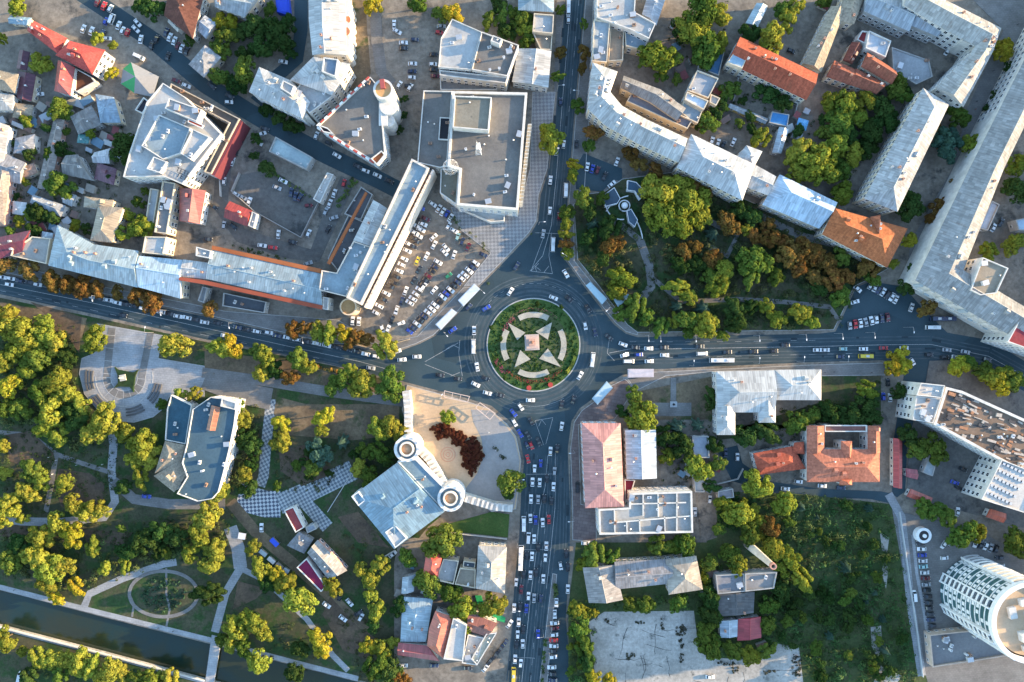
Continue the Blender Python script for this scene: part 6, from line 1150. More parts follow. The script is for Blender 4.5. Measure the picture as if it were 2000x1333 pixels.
# ---------------------------------------------------------------- vegetation
trees("""33 12 14 y;3 75 10 y;80 124 15 y;190 75 9 y;222 90 7 y;218 145 10 b;112 212 15 g;130 220 10 g;53 237 10 y;245 290 23 d;120 292 10 d;58 300 10 d;205 302 8 d;298 20 17 d;275 12 12 d;370 80 9 d;432 42 12 b;452 44 11 b;443 72 16 g;430 98 13 g;470 62 14 d;500 52 18 d;530 62 20 d;560 50 15 d;548 88 18 d;510 92 18 d;478 103 14 d;428 150 14 g;478 138 20 g;462 166 14 d;526 18 11 g;565 105 10 d;
730 10 15 b;520 215 10 d;545 230 11 d;570 245 12 d;586 250 8 d;497 304 7 d;522 330 12 d;500 272 9 d;790 195 6 d;786 225 7 d;781 255 6 d;815 8 15 g;860 30 12 g;884 28 15 b;957 42 14 g;985 28 14 g;990 62 14 d;1017 36 18 g;1028 56 14 y;1030 82 13 g;975 12 12 d;1095 103 9 o;1095 20 8 g;1141 103 10 o;1140 48 7 g;1138 135 9 o;1090 150 10 g;1130 207 10 g;1077 271 21 y;1122 322 11 b;1120 344 10 y;1160 258 12 o;1150 285 9 g;
1368 20 28 g;1352 60 24 y;1395 30 20 y;1372 92 26 g;1405 85 14 y;1328 62 16 d;1290 108 24 y;1264 115 14 g;1380 110 18 g;1360 240 9 d;1540 40 16 y;1556 12 13 y;1530 20 12 g;1510 78 24 y;1465 66 14 d;1425 175 13 g;1498 185 16 d;1530 202 14 d;1380 240 15 g;1410 205 10 d;1484 272 18 y;1465 228 8 d;1558 255 9 d;1560 298 20 y;1590 310 24 y;1555 335 16 y;1245 290 11 o;1249 322 12 o;1232 310 9 o;1280 334 11 o;1226 297 8 o;1610 2 12 g;
1622 200 14 y;1650 205 20 y;1692 200 17 y;1675 232 14 y;1750 168 16 g;1766 188 14 g;1720 212 18 d;1732 242 18 d;1702 262 16 d;1640 238 20 g;1612 262 14 g;1630 292 20 y;1664 302 17 y;1605 335 24 y;1645 332 14 g;1692 292 14 d;1645 378 17 y;1960 97 16 b;1972 132 10 d;1945 187 8 d;1930 215 8 d;1870 228 17 g;1850 282 24 t;1903 290 21 y;1828 255 9 o;1990 320 18 y;1984 372 20 d;
10 520 14 o;58 528 16 o;100 549 15 o;132 556 12 o;162 560 14 o;272 578 14 o;298 590 16 o;230 572 10 o;190 565 11 o;410 604 11 o;117 360 18 g;148 441 10 y;170 447 8 d;234 455 14 y;251 420 9 y;277 443 18 y;55 420 8 y;38 433 9 y;76 415 14 d;98 425 12 d;22 453 8 g;65 450 10 d;272 395 10 g;285 375 7 g;
10 612 16 y;22 642 20 y;50 655 22 y;85 628 14 y;92 655 18 y;35 688 18 y;112 672 16 y;185 662 17 y;342 675 20 y;10 700 18 y;68 700 18 g;130 700 13 d;20 755 17 b;52 725 13 y;108 745 20 y;128 770 16 y;76 768 18 g;100 802 20 y;135 802 14 d;160 792 14 y;205 820 22 y;180 848 16 y;150 822 16 d;115 850 14 y;85 832 16 y;40 800 16 g;10 800 16 g;5 872 10 y;
250 848 14 y;277 868 21 y;290 890 16 y;260 900 13 y;276 935 14 y;240 952 12 d;60 918 18 g;80 938 14 y;55 962 16 y;8 925 10 y;125 945 12 y;14 985 18 y;145 985 16 y;182 990 14 y;380 770 12 y;352 768 9 y;316 790 8 g;
430 682 18 y;452 678 16 b;505 690 13 g;522 696 15 y;512 728 13 y;536 722 12 d;580 700 15 g;602 716 13 y;566 738 12 o;668 742 15 g;652 758 12 g;684 722 10 y;706 752 18 y;762 748 19 g;772 768 13 g;572 645 12 o;595 640 11 o;618 645 12 y;640 652 15 y;672 655 13 b;690 665 14 o;715 664 10 o;752 674 18 y;
470 820 13 y;476 852 14 d;490 872 16 d;466 795 10 g;490 905 12 d;482 925 14 y;485 955 14 d;550 828 12 b;548 862 15 y;632 812 15 b;628 842 10 y;622 885 17 t;666 865 13 t;612 912 13 g;736 838 15 y;762 832 15 y;782 842 12 y;715 882 14 g;742 885 16 g;702 915 13 y;722 932 14 g;758 895 12 d;420 958 18 y;""")
trees("""402 1005 20 y;392 1045 20 y;420 1075 16 y;408 1105 14 y;372 1080 14 y;345 1052 16 d;312 1040 18 d;282 1058 18 d;10 1005 18 y;45 1012 9 y;112 1020 16 y;142 1045 19 b;80 1050 18 y;182 1068 13 y;20 1098 16 g;68 1092 20 y;98 1112 20 y;124 1108 16 y;92 1142 15 y;150 1146 13 b;110 1170 11 b;168 1004 15 y;200 1000 12 y;205 1110 11 y;246 1108 9 y;250 1078 14 d;40 1062 14 d;
5 1250 19 y;44 1272 8 y;74 1285 16 y;100 1290 16 y;128 1288 14 y;152 1292 18 y;178 1302 16 y;212 1312 18 y;242 1318 13 y;120 1318 14 g;268 1324 14 g;300 1330 16 y;332 1328 14 y;60 1325 16 d;195 1330 12 b;
495 1070 10 y;508 1110 15 y;536 1122 13 b;556 1136 15 y;522 1142 12 d;585 1175 22 y;650 1144 15 y;405 1160 22 d;460 1228 17 y;486 1214 16 y;512 1230 16 y;450 1256 13 y;478 1266 14 g;505 1292 18 y;434 1250 11 g;627 1252 17 b;628 1276 9 b;586 1268 13 d;575 1315 14 d;705 1112 11 y;742 1104 15 y;724 1132 14 y;722 1158 12 y;735 1192 13 y;730 1222 11 d;720 1262 14 b;746 1264 14 y;770 1252 9 y;735 1300 20 g;762 1314 18 d;782 1322 14 o;
798 1090 13 g;782 1185 12 d;862 1060 25 g;836 1140 19 g;880 1155 17 g;902 1190 21 y;908 1218 15 y;962 1182 20 y;1160 1088 17 g;1142 1102 12 y;1195 1085 13 g;1125 1190 13 y;1142 1198 10 y;1130 1226 16 g;1140 1260 16 g;1146 1292 14 d;1160 1325 13 b;1190 1330 10 b;998 942 22 g;992 965 9 d;875 815 11 y;
1236 771 12 g;1255 815 22 y;1215 805 10 d;1388 772 11 d;1388 792 9 d;1325 835 15 t;1366 832 12 t;1300 852 16 d;1332 872 18 d;1303 892 12 y;1365 912 18 y;1396 870 12 d;1402 905 13 g;1390 950 12 d;1456 852 17 d;1500 845 18 d;1556 825 17 g;1582 812 14 g;1480 947 23 y;1532 985 17 y;1442 1005 20 y;1412 985 12 y;
1742 712 15 b;1757 692 12 b;1764 715 13 b;1694 762 17 y;1690 792 16 d;1665 812 18 d;1622 805 18 d;1702 818 14 d;1755 765 13 d;1775 850 15 d;1787 880 14 g;1826 876 20 g;1872 716 15 b;1892 708 12 g;1918 722 14 g;1940 732 18 y;1955 752 14 b;1975 742 15 g;1802 992 15 g;1826 1000 15 g;1880 1042 20 g;1908 1042 15 y;1986 1060 18 g;1850 1010 14 g;
1290 1064 17 g;1318 1068 13 y;1338 1064 17 g;1385 1100 13 g;1376 1128 9 y;1428 1085 16 g;1444 1110 14 y;1462 1040 17 g;1505 1030 15 o;1510 1072 17 y;1540 1100 18 y;1568 1134 19 y;1230 1182 12 g;1262 1182 14 g;1325 1180 14 g;1382 1166 16 d;1386 1202 16 d;1380 1235 16 g;1382 1266 18 g;1432 1270 14 g;1465 1282 15 y;1498 1270 14 g;1502 1182 14 g;1500 1222 13 g;1525 1155 14 d;
1288 382 27 y;1320 372 24 y;1350 392 26 y;1294 420 27 y;1330 424 27 y;1362 422 18 y;1356 362 15 o;1376 382 13 o;1425 436 16 o;1455 450 11 y;1475 460 12 o;1395 455 12 t;1440 410 14 d;1468 424 14 d;1500 440 11 o;1512 466 16 o;1335 495 13 o;1356 484 11 o;1330 518 16 d;1390 506 14 o;1362 518 14 d;1412 530 16 y;1385 542 13 g;1402 562 15 y;1475 512 24 g;1466 542 16 g;1538 495 19 o;1568 488 18 o;1590 498 17 o;1560 518 16 o;1516 542 13 g;1594 542 14 o;
1320 562 17 y;1345 580 12 y;1212 545 19 y;1205 566 13 y;1240 600 19 g;1215 612 14 g;1262 620 13 g;1325 598 13 t;1316 626 11 y;1342 622 15 g;1380 636 18 y;1375 602 13 t;1432 602 17 d;1436 632 16 d;1411 656 9 y;1462 602 14 d;1500 602 13 y;1520 626 11 y;1562 612 15 y;1582 630 12 y;1180 502 14 d;1196 478 17 o;1160 436 11 t;1140 388 15 g;1176 388 10 g;1150 412 14 d;1190 448 18 d;1150 462 14 d;1108 415 11 g;1107 436 10 y;1106 456 10 y;1106 476 10 o;1108 494 9 y;
1780 405 20 d;1835 402 13 o;1820 430 10 o;1870 355 11 o;1775 470 12 b;1745 516 8 y;1612 512 15 o;1642 502 13 g;1695 522 17 o;1702 546 12 g;1626 545 18 o;1652 540 14 o;1642 582 17 g;1600 566 12 d;1980 480 15 y;1930 494 15 y;1770 560 12 d;1782 530 10 d;1810 602 14 o;1290 640 13 g;1345 650 9 g;1700 250 14 d;1660 268 14 d""")
rb_ = random.Random(77)
def bushes(poly, n, cols):
    xs = [p[0] for p in poly]; ys = [p[1] for p in poly]; k_ = 0; seen = []
    for _ in range(n*20):
        x, y = rb_.uniform(min(xs), max(xs)), rb_.uniform(min(ys), max(ys))
        if k_ >= n: break
        if pip(x, y, poly) and all((x-a)**2+(y-b)**2 > 170 for a, b in seen): seen.append((x, y)); wood(x, y, rb_.uniform(5.5, 10.2), rb_.choice(cols)); k_ += 1
bushes([(1560, 975), (1700, 985), (1735, 1060), (1750, 1180), (1780, 1340), (1600, 1340), (1575, 1260), (1540, 1170), (1530, 1050)], 46, 'ddgdgt'); bushes([(1400, 965), (1550, 975), (1540, 1080), (1480, 1050), (1400, 1040)], 16, 'gydg'); bushes([(1370, 1170), (1400, 1165), (1400, 1275), (1370, 1270)], 7, 'gd'); bushes([(1490, 1160), (1560, 1150), (1560, 1260), (1495, 1270)], 9, 'gdd')
bushes([(1112, 1190), (1160, 1190), (1150, 1335), (1112, 1335)], 9, 'gyd'); bushes([(545, 880), (700, 880), (640, 960), (540, 960)], 7, 'dg'); bushes([(230, 1030), (330, 1020), (330, 1090), (220, 1110)], 8, 'dgy'); bushes([(1600, 190), (1790, 170), (1700, 370), (1560, 320)], 10, 'dg'); bushes([(10, 250), (240, 240), (230, 380), (20, 440)], 14, 'gdy'); bushes([(1230, 100), (1440, 180), (1550, 300), (1400, 240)], 8, 'gd')
foliage('garden_bed', 'dark planted bed inside the oval garden by the canal', [[(320+44*math.cos(i/16*6.283), 1160+36*math.sin(i/16*6.283)) for i in range(16)]], .5, .7, .8, (.025, .06, .03), 41)
for i, (x, y, r) in enumerate([(852, 838, 8), (862, 848, 8), (874, 842, 9), (886, 846, 9), (896, 852, 8), (905, 862, 9), (914, 872, 9), (922, 862, 8), (930, 876, 9), (934, 890, 8), (920, 890, 9), (908, 884, 7), (914, 905, 9), (926, 904, 8), (922, 918, 8), (890, 862, 7), (868, 832, 7)]):
    g = P(x, y); o = empty('red_shrub', (g[0], g[1], .15)); o['category'] = 'shrub'; o['group'] = 'dark red shrubs on the sandy plaza'; put('crown', CROWN[i % 7], o, (0, 0, .5), i, (.085, .030, .018), (r*S*1.65, r*S*1.55, r*S*1.1)); put('trunk', TRUNK, o, (0, 0, 0), i, None, (r*S*.7, r*S*.7, 1)); PENDING.append((o, x, y, 'dark red shrub of the curved bed', 'on the sandy plaza'))
def hedge(line, w_, h, col, label):
    L, R = [], []
    for i, p in enumerate(line):
        a = Vector(line[max(0, i-1)]); b2 = Vector(line[min(len(line)-1, i+1)]); d = (b2-a).normalized(); nn = Vector((-d.y, d.x))*w_/2; L.append((p[0]+nn.x, p[1]+nn.y)); R.append((p[0]-nn.x, p[1]-nn.y))
    foliage('hedge', label, [L+R[::-1]], 2.2, .7, h, col, int(line[0][0]), None, 'hedge')
hedge([(512, 330), (560, 355), (605, 385)], 9, 2.5, (.06, .10, .02), 'clipped green hedge above the dark yard'); hedge([(662, 405), (675, 380), (694, 352)], 13, 3, (.06, .10, .02), 'thick dark hedge right of the white kiosk row'); hedge([(450, 482), (510, 494), (565, 508)], 7, 2.5, (.03, .05, .015), 'dark hedge along the upper orange tiled edge')
hedge([(884, 425), (905, 450), (935, 475), (955, 492)], 11, 3, (.035, .055, .02), 'ragged dark hedge between car park and diamond-tiled plaza'); hedge([(1040, 455), (980, 523), (905, 608)], 4, 1.2, (.04, .06, .02), 'low kerbside hedge left of the north avenue'); hedge([(965, 872), (985, 895)], 6, 1.5, (.035, .05, .02), 'short dark hedge on the grey plaza pavement')
hedge([(600, 712), (640, 722), (660, 730)], 10, 1.5, (.28, .13, .03), 'orange-brown hedge on the lawn strip below the west avenue'); hedge([(1065, 1250), (1058, 1333)], 5, 1, (.05, .09, .02), 'low green hedge on the verge of the south avenue'); hedge([(1085, 1140), (1085, 1166)], 7, 2, (.04, .07, .02), 'clump hedge at the head of the kerb parking row')
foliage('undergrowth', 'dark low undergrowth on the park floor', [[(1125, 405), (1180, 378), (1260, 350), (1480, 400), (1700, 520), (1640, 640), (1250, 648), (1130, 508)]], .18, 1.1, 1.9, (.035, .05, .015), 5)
foliage('thicket', 'merging dark olive thicket filling the gaps between the east park trees', [[(1130, 440), (1180, 420), (1240, 460), (1250, 560), (1215, 620), (1170, 560), (1130, 508)], [(1290, 350), (1480, 405), (1700, 520), (1655, 590), (1540, 580), (1440, 575), (1330, 580), (1275, 530), (1260, 460)], [(1240, 600), (1320, 600), (1440, 600), (1590, 610), (1600, 640), (1260, 645)]], .06, 2.0, 4.4, (.065, .08, .025), 31, nl=75)
foliage('thicket', 'merging dark green thicket between the western park trees', [[(0, 640), (140, 650), (150, 740), (160, 780), (210, 830), (150, 880), (60, 830), (0, 830)], [(0, 1040), (200, 1050), (320, 1020), (450, 1040), (430, 1100), (330, 1090), (150, 1150), (0, 1120)], [(80, 1290), (330, 1335), (60, 1340)], [(450, 790), (505, 800), (495, 940), (450, 950)], [(690, 860), (790, 820), (780, 880), (700, 940)]], .055, 1.9, 3.6, (.075, .10, .028), 32, nl=70)
foliage('thicket', 'uneven dark bushes rising out of the scrub on the slope', [[(1560, 970), (1700, 985), (1730, 1060), (1720, 1180), (1690, 1340), (1600, 1340), (1570, 1260), (1520, 1140), (1520, 1050)], [(1110, 1200), (1165, 1190), (1160, 1340), (1110, 1340)], [(1370, 1170), (1400, 1100), (1405, 1280), (1370, 1270)], [(1490, 1120), (1560, 1130), (1560, 1260), (1495, 1260)]], .034, 2.1, 3.8, (.05, .10, .026), 33, nl=80)
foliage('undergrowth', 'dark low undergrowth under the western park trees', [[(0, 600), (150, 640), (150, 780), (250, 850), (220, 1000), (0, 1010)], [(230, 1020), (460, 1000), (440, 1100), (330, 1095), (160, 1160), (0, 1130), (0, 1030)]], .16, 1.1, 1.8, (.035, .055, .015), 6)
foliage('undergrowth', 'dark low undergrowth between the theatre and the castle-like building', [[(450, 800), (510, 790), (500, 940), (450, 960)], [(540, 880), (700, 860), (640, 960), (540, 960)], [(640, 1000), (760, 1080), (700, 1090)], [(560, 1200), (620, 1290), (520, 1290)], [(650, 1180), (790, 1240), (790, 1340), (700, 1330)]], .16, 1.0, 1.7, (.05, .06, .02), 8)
foliage('scrub', 'dense dark green scrub covering the slope left of the tower road', [[(1560, 965), (1700, 975), (1735, 990), (1752, 1060), (1770, 1160), (1790, 1340), (1700, 1340), (1590, 1340), (1560, 1270), (1505, 1250), (1520, 1130), (1480, 1060), (1400, 1020), (1400, 960)]], .40, 1.3, 2.6, (.038, .085, .02), 9)
foliage('scrub', 'dense green scrub wrapping the old workshops and the concrete lot', [[(1112, 1180), (1180, 1165), (1390, 1160), (1400, 1100), (1520, 1110), (1510, 1260), (1480, 1285), (1370, 1280), (1360, 1190), (1180, 1190), (1160, 1220), (1165, 1340), (1112, 1340)]], .42, 1.1, 2.4, (.05, .09, .022), 10)
foliage('garden_shrubs', 'low garden shrubs around the metal-roofed houses in the south-east', [[(1220, 830), (1400, 820), (1400, 860), (1380, 960), (1290, 940), (1288, 835)], [(1440, 810), (1600, 790), (1720, 740), (1720, 825), (1560, 860), (1470, 870)]], .18, .9, 1.6, (.04, .06, .018), 12)
foliage('garden_shrubs', 'low shrubs scattered among the small houses at the left edge', [[(20, 250), (240, 240), (230, 380), (160, 470), (20, 450)]], .08, .9, 1.5, (.04, .06, .02), 13)
foliage('garden_shrubs', 'low shrubs in the northern courtyards', [[(1240, 90), (1420, 0), (1420, 120), (1300, 140)], [(1420, 180), (1540, 190), (1540, 320), (1400, 240)], [(1600, 190), (1790, 170), (1690, 380), (1620, 370), (1550, 320)]], .09, .9, 1.5, (.035, .055, .018), 14)
# ---------------------------------------------------------------- vehicles
cars("""925 677 90 w m;932 717 100 w;929 751 -25 w;952 768 -15 w;859 733 -8 k;894 740 -8 k;948 739 -20 k;976 772 -12 k;1036 782 0 w;1017 795 -55 w;1003 807 -50 b;1005 826 -60 w;1016 847 -60 b;1037 823 -60 k;1031 850 -60 k;1052 863 -65 k;1038 871 -70 r;1029 869 -65 n;1031 897 -76 r;1056 906 88 b;1044 916 88 w;1040 942 88 w;1054 943 88 w;1068 935 86 k;1083 921 86 s;1081 951 86 w;1037 975 88 w;1051 976 88 s;1063 975 88 k;1077 979 88 k;1097 833 80 w;1088 877 84 k;1075 882 86 w;1097 791 78 k;1120 781 70 k;1157 703 83 w m;1133 734 60 w;814 697 2 w;
1036 1013 92 w;1046 1016 92 b;1060 1021 92 w;1072 1015 92 r;1023 1023 90 w m;1032 1051 86 w v;1043 1053 88 w;1067 1067 88 w;1051 1070 88 k;1017 1089 88 w b;1029 1086 88 k;1039 1087 87 w;1065 1090 87 w;1095 1106 -80 w;1109 1108 90 k;1106 1082 90 k;1036 1124 87 w;1047 1119 87 k;1023 1123 87 k;1061 1131 87 w;1008 1138 86 w;1018 1152 86 m;1032 1165 86 w;1043 1169 86 s;1056 1170 80 n;1109 1151 88 w;1004 1188 86 w;1016 1186 86 k;1028 1189 86 b;1013 1216 87 w;995 1219 52 w;1022 1230 86 k;1011 1240 88 w;1051 1239 92 b;1009 1260 86 k;1021 1258 90 w;1006 1288 86 w;1017 1296 84 w;1003 1318 88 y m;
1110 15 90 w m;1110 38 90 w;1095 199 88 n;1101 282 84 w;1086 296 85 w;1126 282 88 k;1075 352 84 w;1105 372 88 w m;1074 412 84 w;1092 423 86 m;1061 457 80 s;1080 478 88 w m;1009 520 58 n;997 570 56 w;1105 535 -58 w;1081 582 -22 w;1111 584 -45 k;1148 603 -55 k;1143 637 -78 w;1162 649 -75 n;1189 659 -40 k;950 602 30 b;915 600 45 n;884 645 35 b;926 646 90 w;
18 556 -10 w;240 616 -11 k;440 656 -8 w;525 650 -10 w;724 719 -8 s;735 696 -8 w;785 703 5 w;775 687 20 w;
1217 673 -20 w;1241 679 -3 k;1267 681 0 w;1297 679 0 k;1367 677 0 k;1220 694 15 w;1248 693 3 b;1298 694 0 w;1371 691 2 w v;1421 688 2 k;1472 687 2 k;1512 686 2 k;1534 674 2 k;1228 706 0 w v;1268 706 3 w;1409 704 0 w b;1597 684 0 w;1612 684 0 w;1647 682 0 t;1687 682 0 w;1641 697 0 n;1691 696 0 y m;1726 680 0 r;1766 680 0 w;1782 707 -58 w;1815 693 0 k;1850 684 -5 s;1845 698 0 k;1868 698 -8 w;1886 688 -12 s;1929 703 -15 k;1985 684 -28 s;1840 623 0 n b;1822 640 0 w m;
553 121 -10 w;413 168 -40 k;448 188 -30 k;447 200 0 w;618 265 70 w;642 280 -28 k;658 304 -30 w;698 325 -25 k;714 334 -20 w;737 343 -25 w;760 354 -25 k;286 970 -5 b;848 1300 -5 n;913 1305 0 k;1144 1061 0 w;1785 1164 95 w v;1845 1090 5 w;1386 976 80 w;1128 952 90 k v;306 76 70 k;328 110 75 k;275 77 80 w;296 88 75 k""")
row(5, 541, 400, 629, 24, -12, 'wwnkw.ww.kwkwwkkw.wkwwkw', 'in the kerb row above the west avenue')
row(425, 632, 715, 691, 16, -12, 'k.nkw.nwwkwwkkkw', 'in the kerb row above the west avenue')
PL = 'in the big car park'
row(930, 514, 800, 648, 19, -38, 'wnwwwnkwbwkwwwnkwnb', PL); row(832, 428, 806, 482, 6, -25, 'mwwwkk', PL); row(821, 431, 796, 490, 6, -25, 'kwwkww', PL); row(855, 512, 800, 592, 10, -32, 'wnkmkkwwww', PL); row(789, 506, 770, 552, 5, -25, 'wwwkk', PL)
row(762, 560, 734, 611, 5, -28, 'kwkww', PL); row(793, 569, 757, 644, 5, 70, 'wnwkw', PL)
cars("""845 399 -35 w;857 408 60 w;865 414 60 w;873 418 60 b;880 426 60 w;876 442 60 w;887 451 -30 w;894 463 70 t;903 472 70 n;914 483 65 m;944 498 -25 n;847 464 42 w;848 479 62 w;871 484 -50 w;868 493 -45 w;887 498 70 w;833 501 65 w;815 510 65 y;876 539 40 g;848 567 50 w;822 407 -20 b;783 632 20 w;747 643 -70 w;701 628 85 w;689 627 85 w;818 527 60 k;808 548 60 k;828 560 55 w""", True, PL)
row(1083, 1217, 1080, 1283, 7, 2, 'wmwrwkw', 'in the kerb row beside the south avenue'); row(1087, 1177, 1084, 1200, 2, 88, 'ww', 'in the kerb row beside the south avenue'); row(1078, 1303, 1080, 1328, 3, 2, 'wkn', 'in the kerb row beside the south avenue'); row(986, 1256, 948, 1305, 5, 52, 'nkkkw', 'in the diagonal row left of the south avenue')
row(1798, 1061, 1822, 1234, 16, 2, 'kwbwtwmskkkkknkk', 'in the long row beside the round tower'); row(1951, 1089, 1953, 1106, 2, 0, 'kw', 'in the short row right of the round tower')
row(1700, 557, 1750, 585, 7, 62, 'wwnwkww', 'in the upper row of the small east square'); row(1660, 636, 1733, 620, 8, 100, 'srwswwnm', 'in the lower row of the small east square'); row(1905, 1062, 1945, 1072, 5, 70, 'wkwsk', 'above the round tower'); row(1842, 1064, 1880, 1052, 4, 60, 'wskw', 'above the round tower'); cars('1675 565 -40 w;1670 590 15 w;1780 601 70 w', True, 'in the small east square')
cars("""190 5 70 m;203 12 70 r;216 17 65 w;207 42 70 b;219 38 70 w v;232 50 70 w;240 60 70 w;249 64 70 r;265 57 -45 w;269 45 -50 w;163 57 70 w;179 61 70 w;200 67 70 n;210 76 0 w;325 63 70 n;332 73 70 w;341 80 70 w;348 90 70 m;355 95 70 w;365 100 70 k;272 112 -25 w v;344 158 -20 m;364 168 -20 w""", True, 'in the north-west car park')
cars("""770 48 90 w;776 62 -30 w;788 84 0 w;788 95 0 k;780 166 60 w;798 168 0 k;810 78 0 n;806 125 0 w;805 140 0 n;804 152 0 w;801 171 60 w;847 107 0 k;846 126 0 w;847 137 0 k;850 149 0 m;858 64 -10 r;862 52 0 s""", True, 'left of the fan-shaped roof')
cars("""512 262 20 w;517 252 -20 k;505 279 -30 w;473 271 75 k;462 297 75 k;454 316 72 w;438 354 85 w;682 186 45 w;648 216 45 k;637 230 45 k""", True)
cars("""406 468 -5 k;417 404 -30 k;438 440 85 s;455 442 -40 k;487 394 70 w;553 354 -25 w;541 367 -20 s;569 376 80 n;577 384 80 n;586 386 60 n;603 402 0 m;544 458 85 w;512 480 -8 w;533 484 -6 r;571 473 -15 k;603 456 68 w;602 515 20 s;672 358 78 r;653 378 72 w;644 398 70 w;636 414 70 s;652 426 20 s;641 448 62 k;462 380 -35 w;475 386 -30 s""", True, 'in the walled yard')
cars("""511 1031 90 w;638 1182 -35 w;670 1208 -38 w;664 1166 70 k;683 1177 -50 w;700 1198 30 k;705 1206 60 w;767 1083 40 w;40 1322 78 w v;1315 48 60 w;1390 276 70 w;1402 280 70 w;1412 284 60 k;1432 278 65 w;1205 316 70 w;1147 326 80 w;1157 330 75 b;1167 333 70 m;1181 344 65 k;1195 360 40 w;1417 884 90 n;1440 893 88 w;1560 941 -8 w;1534 955 -5 w;1606 949 -3 w;1643 953 -3 n;1734 747 90 k;1738 777 92 w;1725 775 90 b;1865 943 -20 b;1872 953 -30 k;1881 917 -25 k;1870 1000 80 w;1387 1322 0 w;788 1300 0 w;1326 971 0 t;1357 1000 90 s;75 175 80 w;70 170 80 s;78 185 10 w;66 158 80 m;1850 100 60 w;1770 300 60 k;1640 420 -25 k;1655 425 -25 n;1668 428 -25 k;1940 445 60 w;1955 435 60 k;1545 100 -20 k""", True)
# small sheds and lean-tos between the houses
SH = []
for c_i, cc in enumerate(((.33, .35, .37), (.16, .10, .08), (.27, .24, .2), (.12, .2, .26), (.2, .05, .05), (.42, .42, .4))):
    k = MB(); k.box(0, 0, 0, 1, .7, .8, 0, 0); v_ = [(-.56, -.42, .78), (.56, -.42, .78), (.56, .42, 1.0), (-.56, .42, 1.0)]
    k2 = MB(); k2.add(v_+[(q[0], q[1], q[2]+.05) for q in v_], [[3, 2, 1, 0], [4, 5, 6, 7], [0, 1, 5, 4], [1, 2, 6, 5], [2, 3, 7, 6], [3, 0, 4, 7]])
    SH.append((mesh_of('wall', k.v, k.f, [M['plaster']]), mesh_of('roof', k2.v, k2.f, [M['trim']]), cc))
SHN = ['grey', 'rusty brown', 'tan', 'dull blue', 'dark red', 'whitish']
rs = random.Random(4)
def sheds(poly, n, avoid=()):
    xs = [p[0] for p in poly]; ys = [p[1] for p in poly]; done = []
    for _ in range(n*30):
        if len(done) >= n: break
        x, y = rs.uniform(min(xs), max(xs)), rs.uniform(min(ys), max(ys))
        if not pip(x, y, poly) or any(abs(x-a)+abs(y-b) < 15 for a, b in done): continue
        g = P(x, y); 
        if any((g[0]-t[0])**2+(g[1]-t[1])**2 < t[2]**2 for t in BLD): continue
        done.append((x, y)); i = rs.randrange(6); o = empty('garden_shed', (g[0], g[1], 0)); o.rotation_euler = (0, 0, rs.choice([.5, -.45, 1.1, -.4])+rs.uniform(-.15, .15)); o['category'] = 'shed'; o['group'] = 'small sheds in the yards'
        sc_ = (rs.uniform(2.5, 5.5), rs.uniform(2.2, 5), rs.uniform(2.2, 3)); put('wall', SH[i][0], o, color=(.4, .37, .32), scale=sc_); put('roof', SH[i][1], o, color=SH[i][2], scale=sc_)
        PENDING.append((o, x, y, 'small %s shed' % SHN[i], near(x, y)))
BLD = []
for o in list(scn.objects):
    if o.parent is None and o.type == 'EMPTY' and any(c.name.split('.')[0] == 'wall' for c in o.children):
        for c in o.children:
            if c.name.split('.')[0] in ('roof', 'roof_deck'):
                vs_ = [v.co for v in c.data.vertices]; cx = (min(v.x for v in vs_)+max(v.x for v in vs_))/2+o.location.x; cy = (min(v.y for v in vs_)+max(v.y for v in vs_))/2+o.location.y
                BLD.append((cx, cy, .5*math.hypot(max(v.x for v in vs_)-min(v.x for v in vs_), max(v.y for v in vs_)-min(v.y for v in vs_))*.85+1.2))
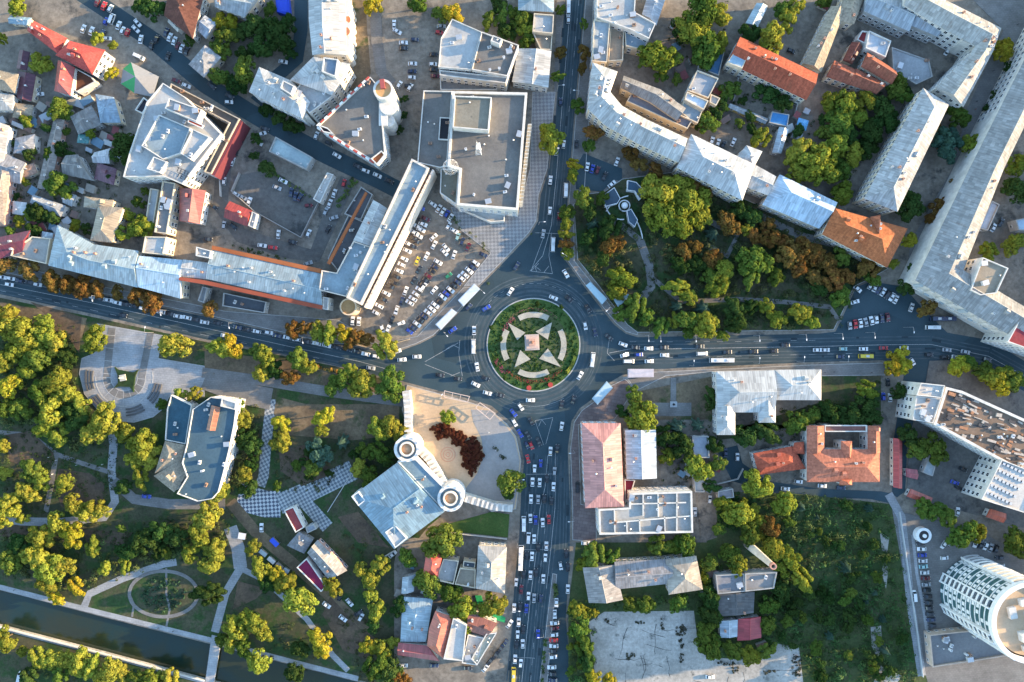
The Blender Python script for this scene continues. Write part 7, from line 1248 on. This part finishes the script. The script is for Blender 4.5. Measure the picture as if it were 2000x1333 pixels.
sheds([(0, 210), (240, 190), (245, 350), (160, 380), (150, 460), (10, 450)], 44); sheds([(420, 20), (440, 130), (380, 100)], 3); sheds([(1220, 60), (1440, 130), (1420, 260), (1360, 200), (1230, 120)], 14); sheds([(1430, 200), (1600, 210), (1540, 320), (1420, 260)], 7); sheds([(1740, 60), (1830, 80), (1820, 170), (1740, 160)], 6)
sheds([(1290, 940), (1370, 960), (1440, 960), (1400, 900), (1300, 900)], 5); sheds([(780, 1080), (830, 1060), (830, 1180), (780, 1180)], 3); sheds([(1230, 1120), (1500, 1200), (1480, 1290), (1400, 1100)], 3); sheds([(1600, 0), (1760, 0), (1700, 60), (1600, 20)], 3); sheds([(0, 330), (60, 330), (40, 450), (0, 450)], 5)
# dark cracks and joints of the broken concrete lot
k = MB(); rc_ = random.Random(3)
for _ in range(24):
    x, y = rc_.uniform(1170, 1540), rc_.uniform(1215, 1330); a = rc_.choice([0.05, 1.6])+rc_.uniform(-.06, .06); pts_ = [(x, y)]
    for _k in range(rc_.randint(2, 6)): a2 = a+rc_.uniform(-.35, .35); L2 = rc_.uniform(6, 16); pts_.append((pts_[-1][0]+math.cos(a2)*L2, pts_[-1][1]+math.sin(a2)*L2))
    for i in range(len(pts_)-1):
        A = Vector(P(*pts_[i])[:2]); B = Vector(P(*pts_[i+1])[:2]); d = (B-A).normalized(); nn = Vector((-d.y, d.x))*rc_.uniform(.04, .16); nm_ = nn*rc_.uniform(.3, 1.2)
        k.add([(*(A-nn), .30), (*(B-nm_), .30), (*(B+nm_), .30), (*(A+nn), .30)], [[0, 1, 2, 3]])
tag(k.build('concrete_cracks', M['rubber']), kind='structure')
foliage('weeds', 'weeds sprouting in clumps on the cracked concrete lot', [[(x0, y0), (x0+w0, y0+2), (x0+w0-3, y0+h0), (x0+2, y0+h0-2)] for x0, y0, w0, h0 in ((1318, 1218, 22, 26), (1222, 1276, 20, 14), (1290, 1208, 8, 30), (1488, 1306, 26, 12), (1545, 1280, 20, 40), (1180, 1205, 14, 10), (1240, 1212, 26, 8), (1326, 1245, 10, 50), (1430, 1300, 12, 20), (1400, 1292, 60, 8))], .9, .6, .8, (.05, .05, .03), 21)
settle(None)
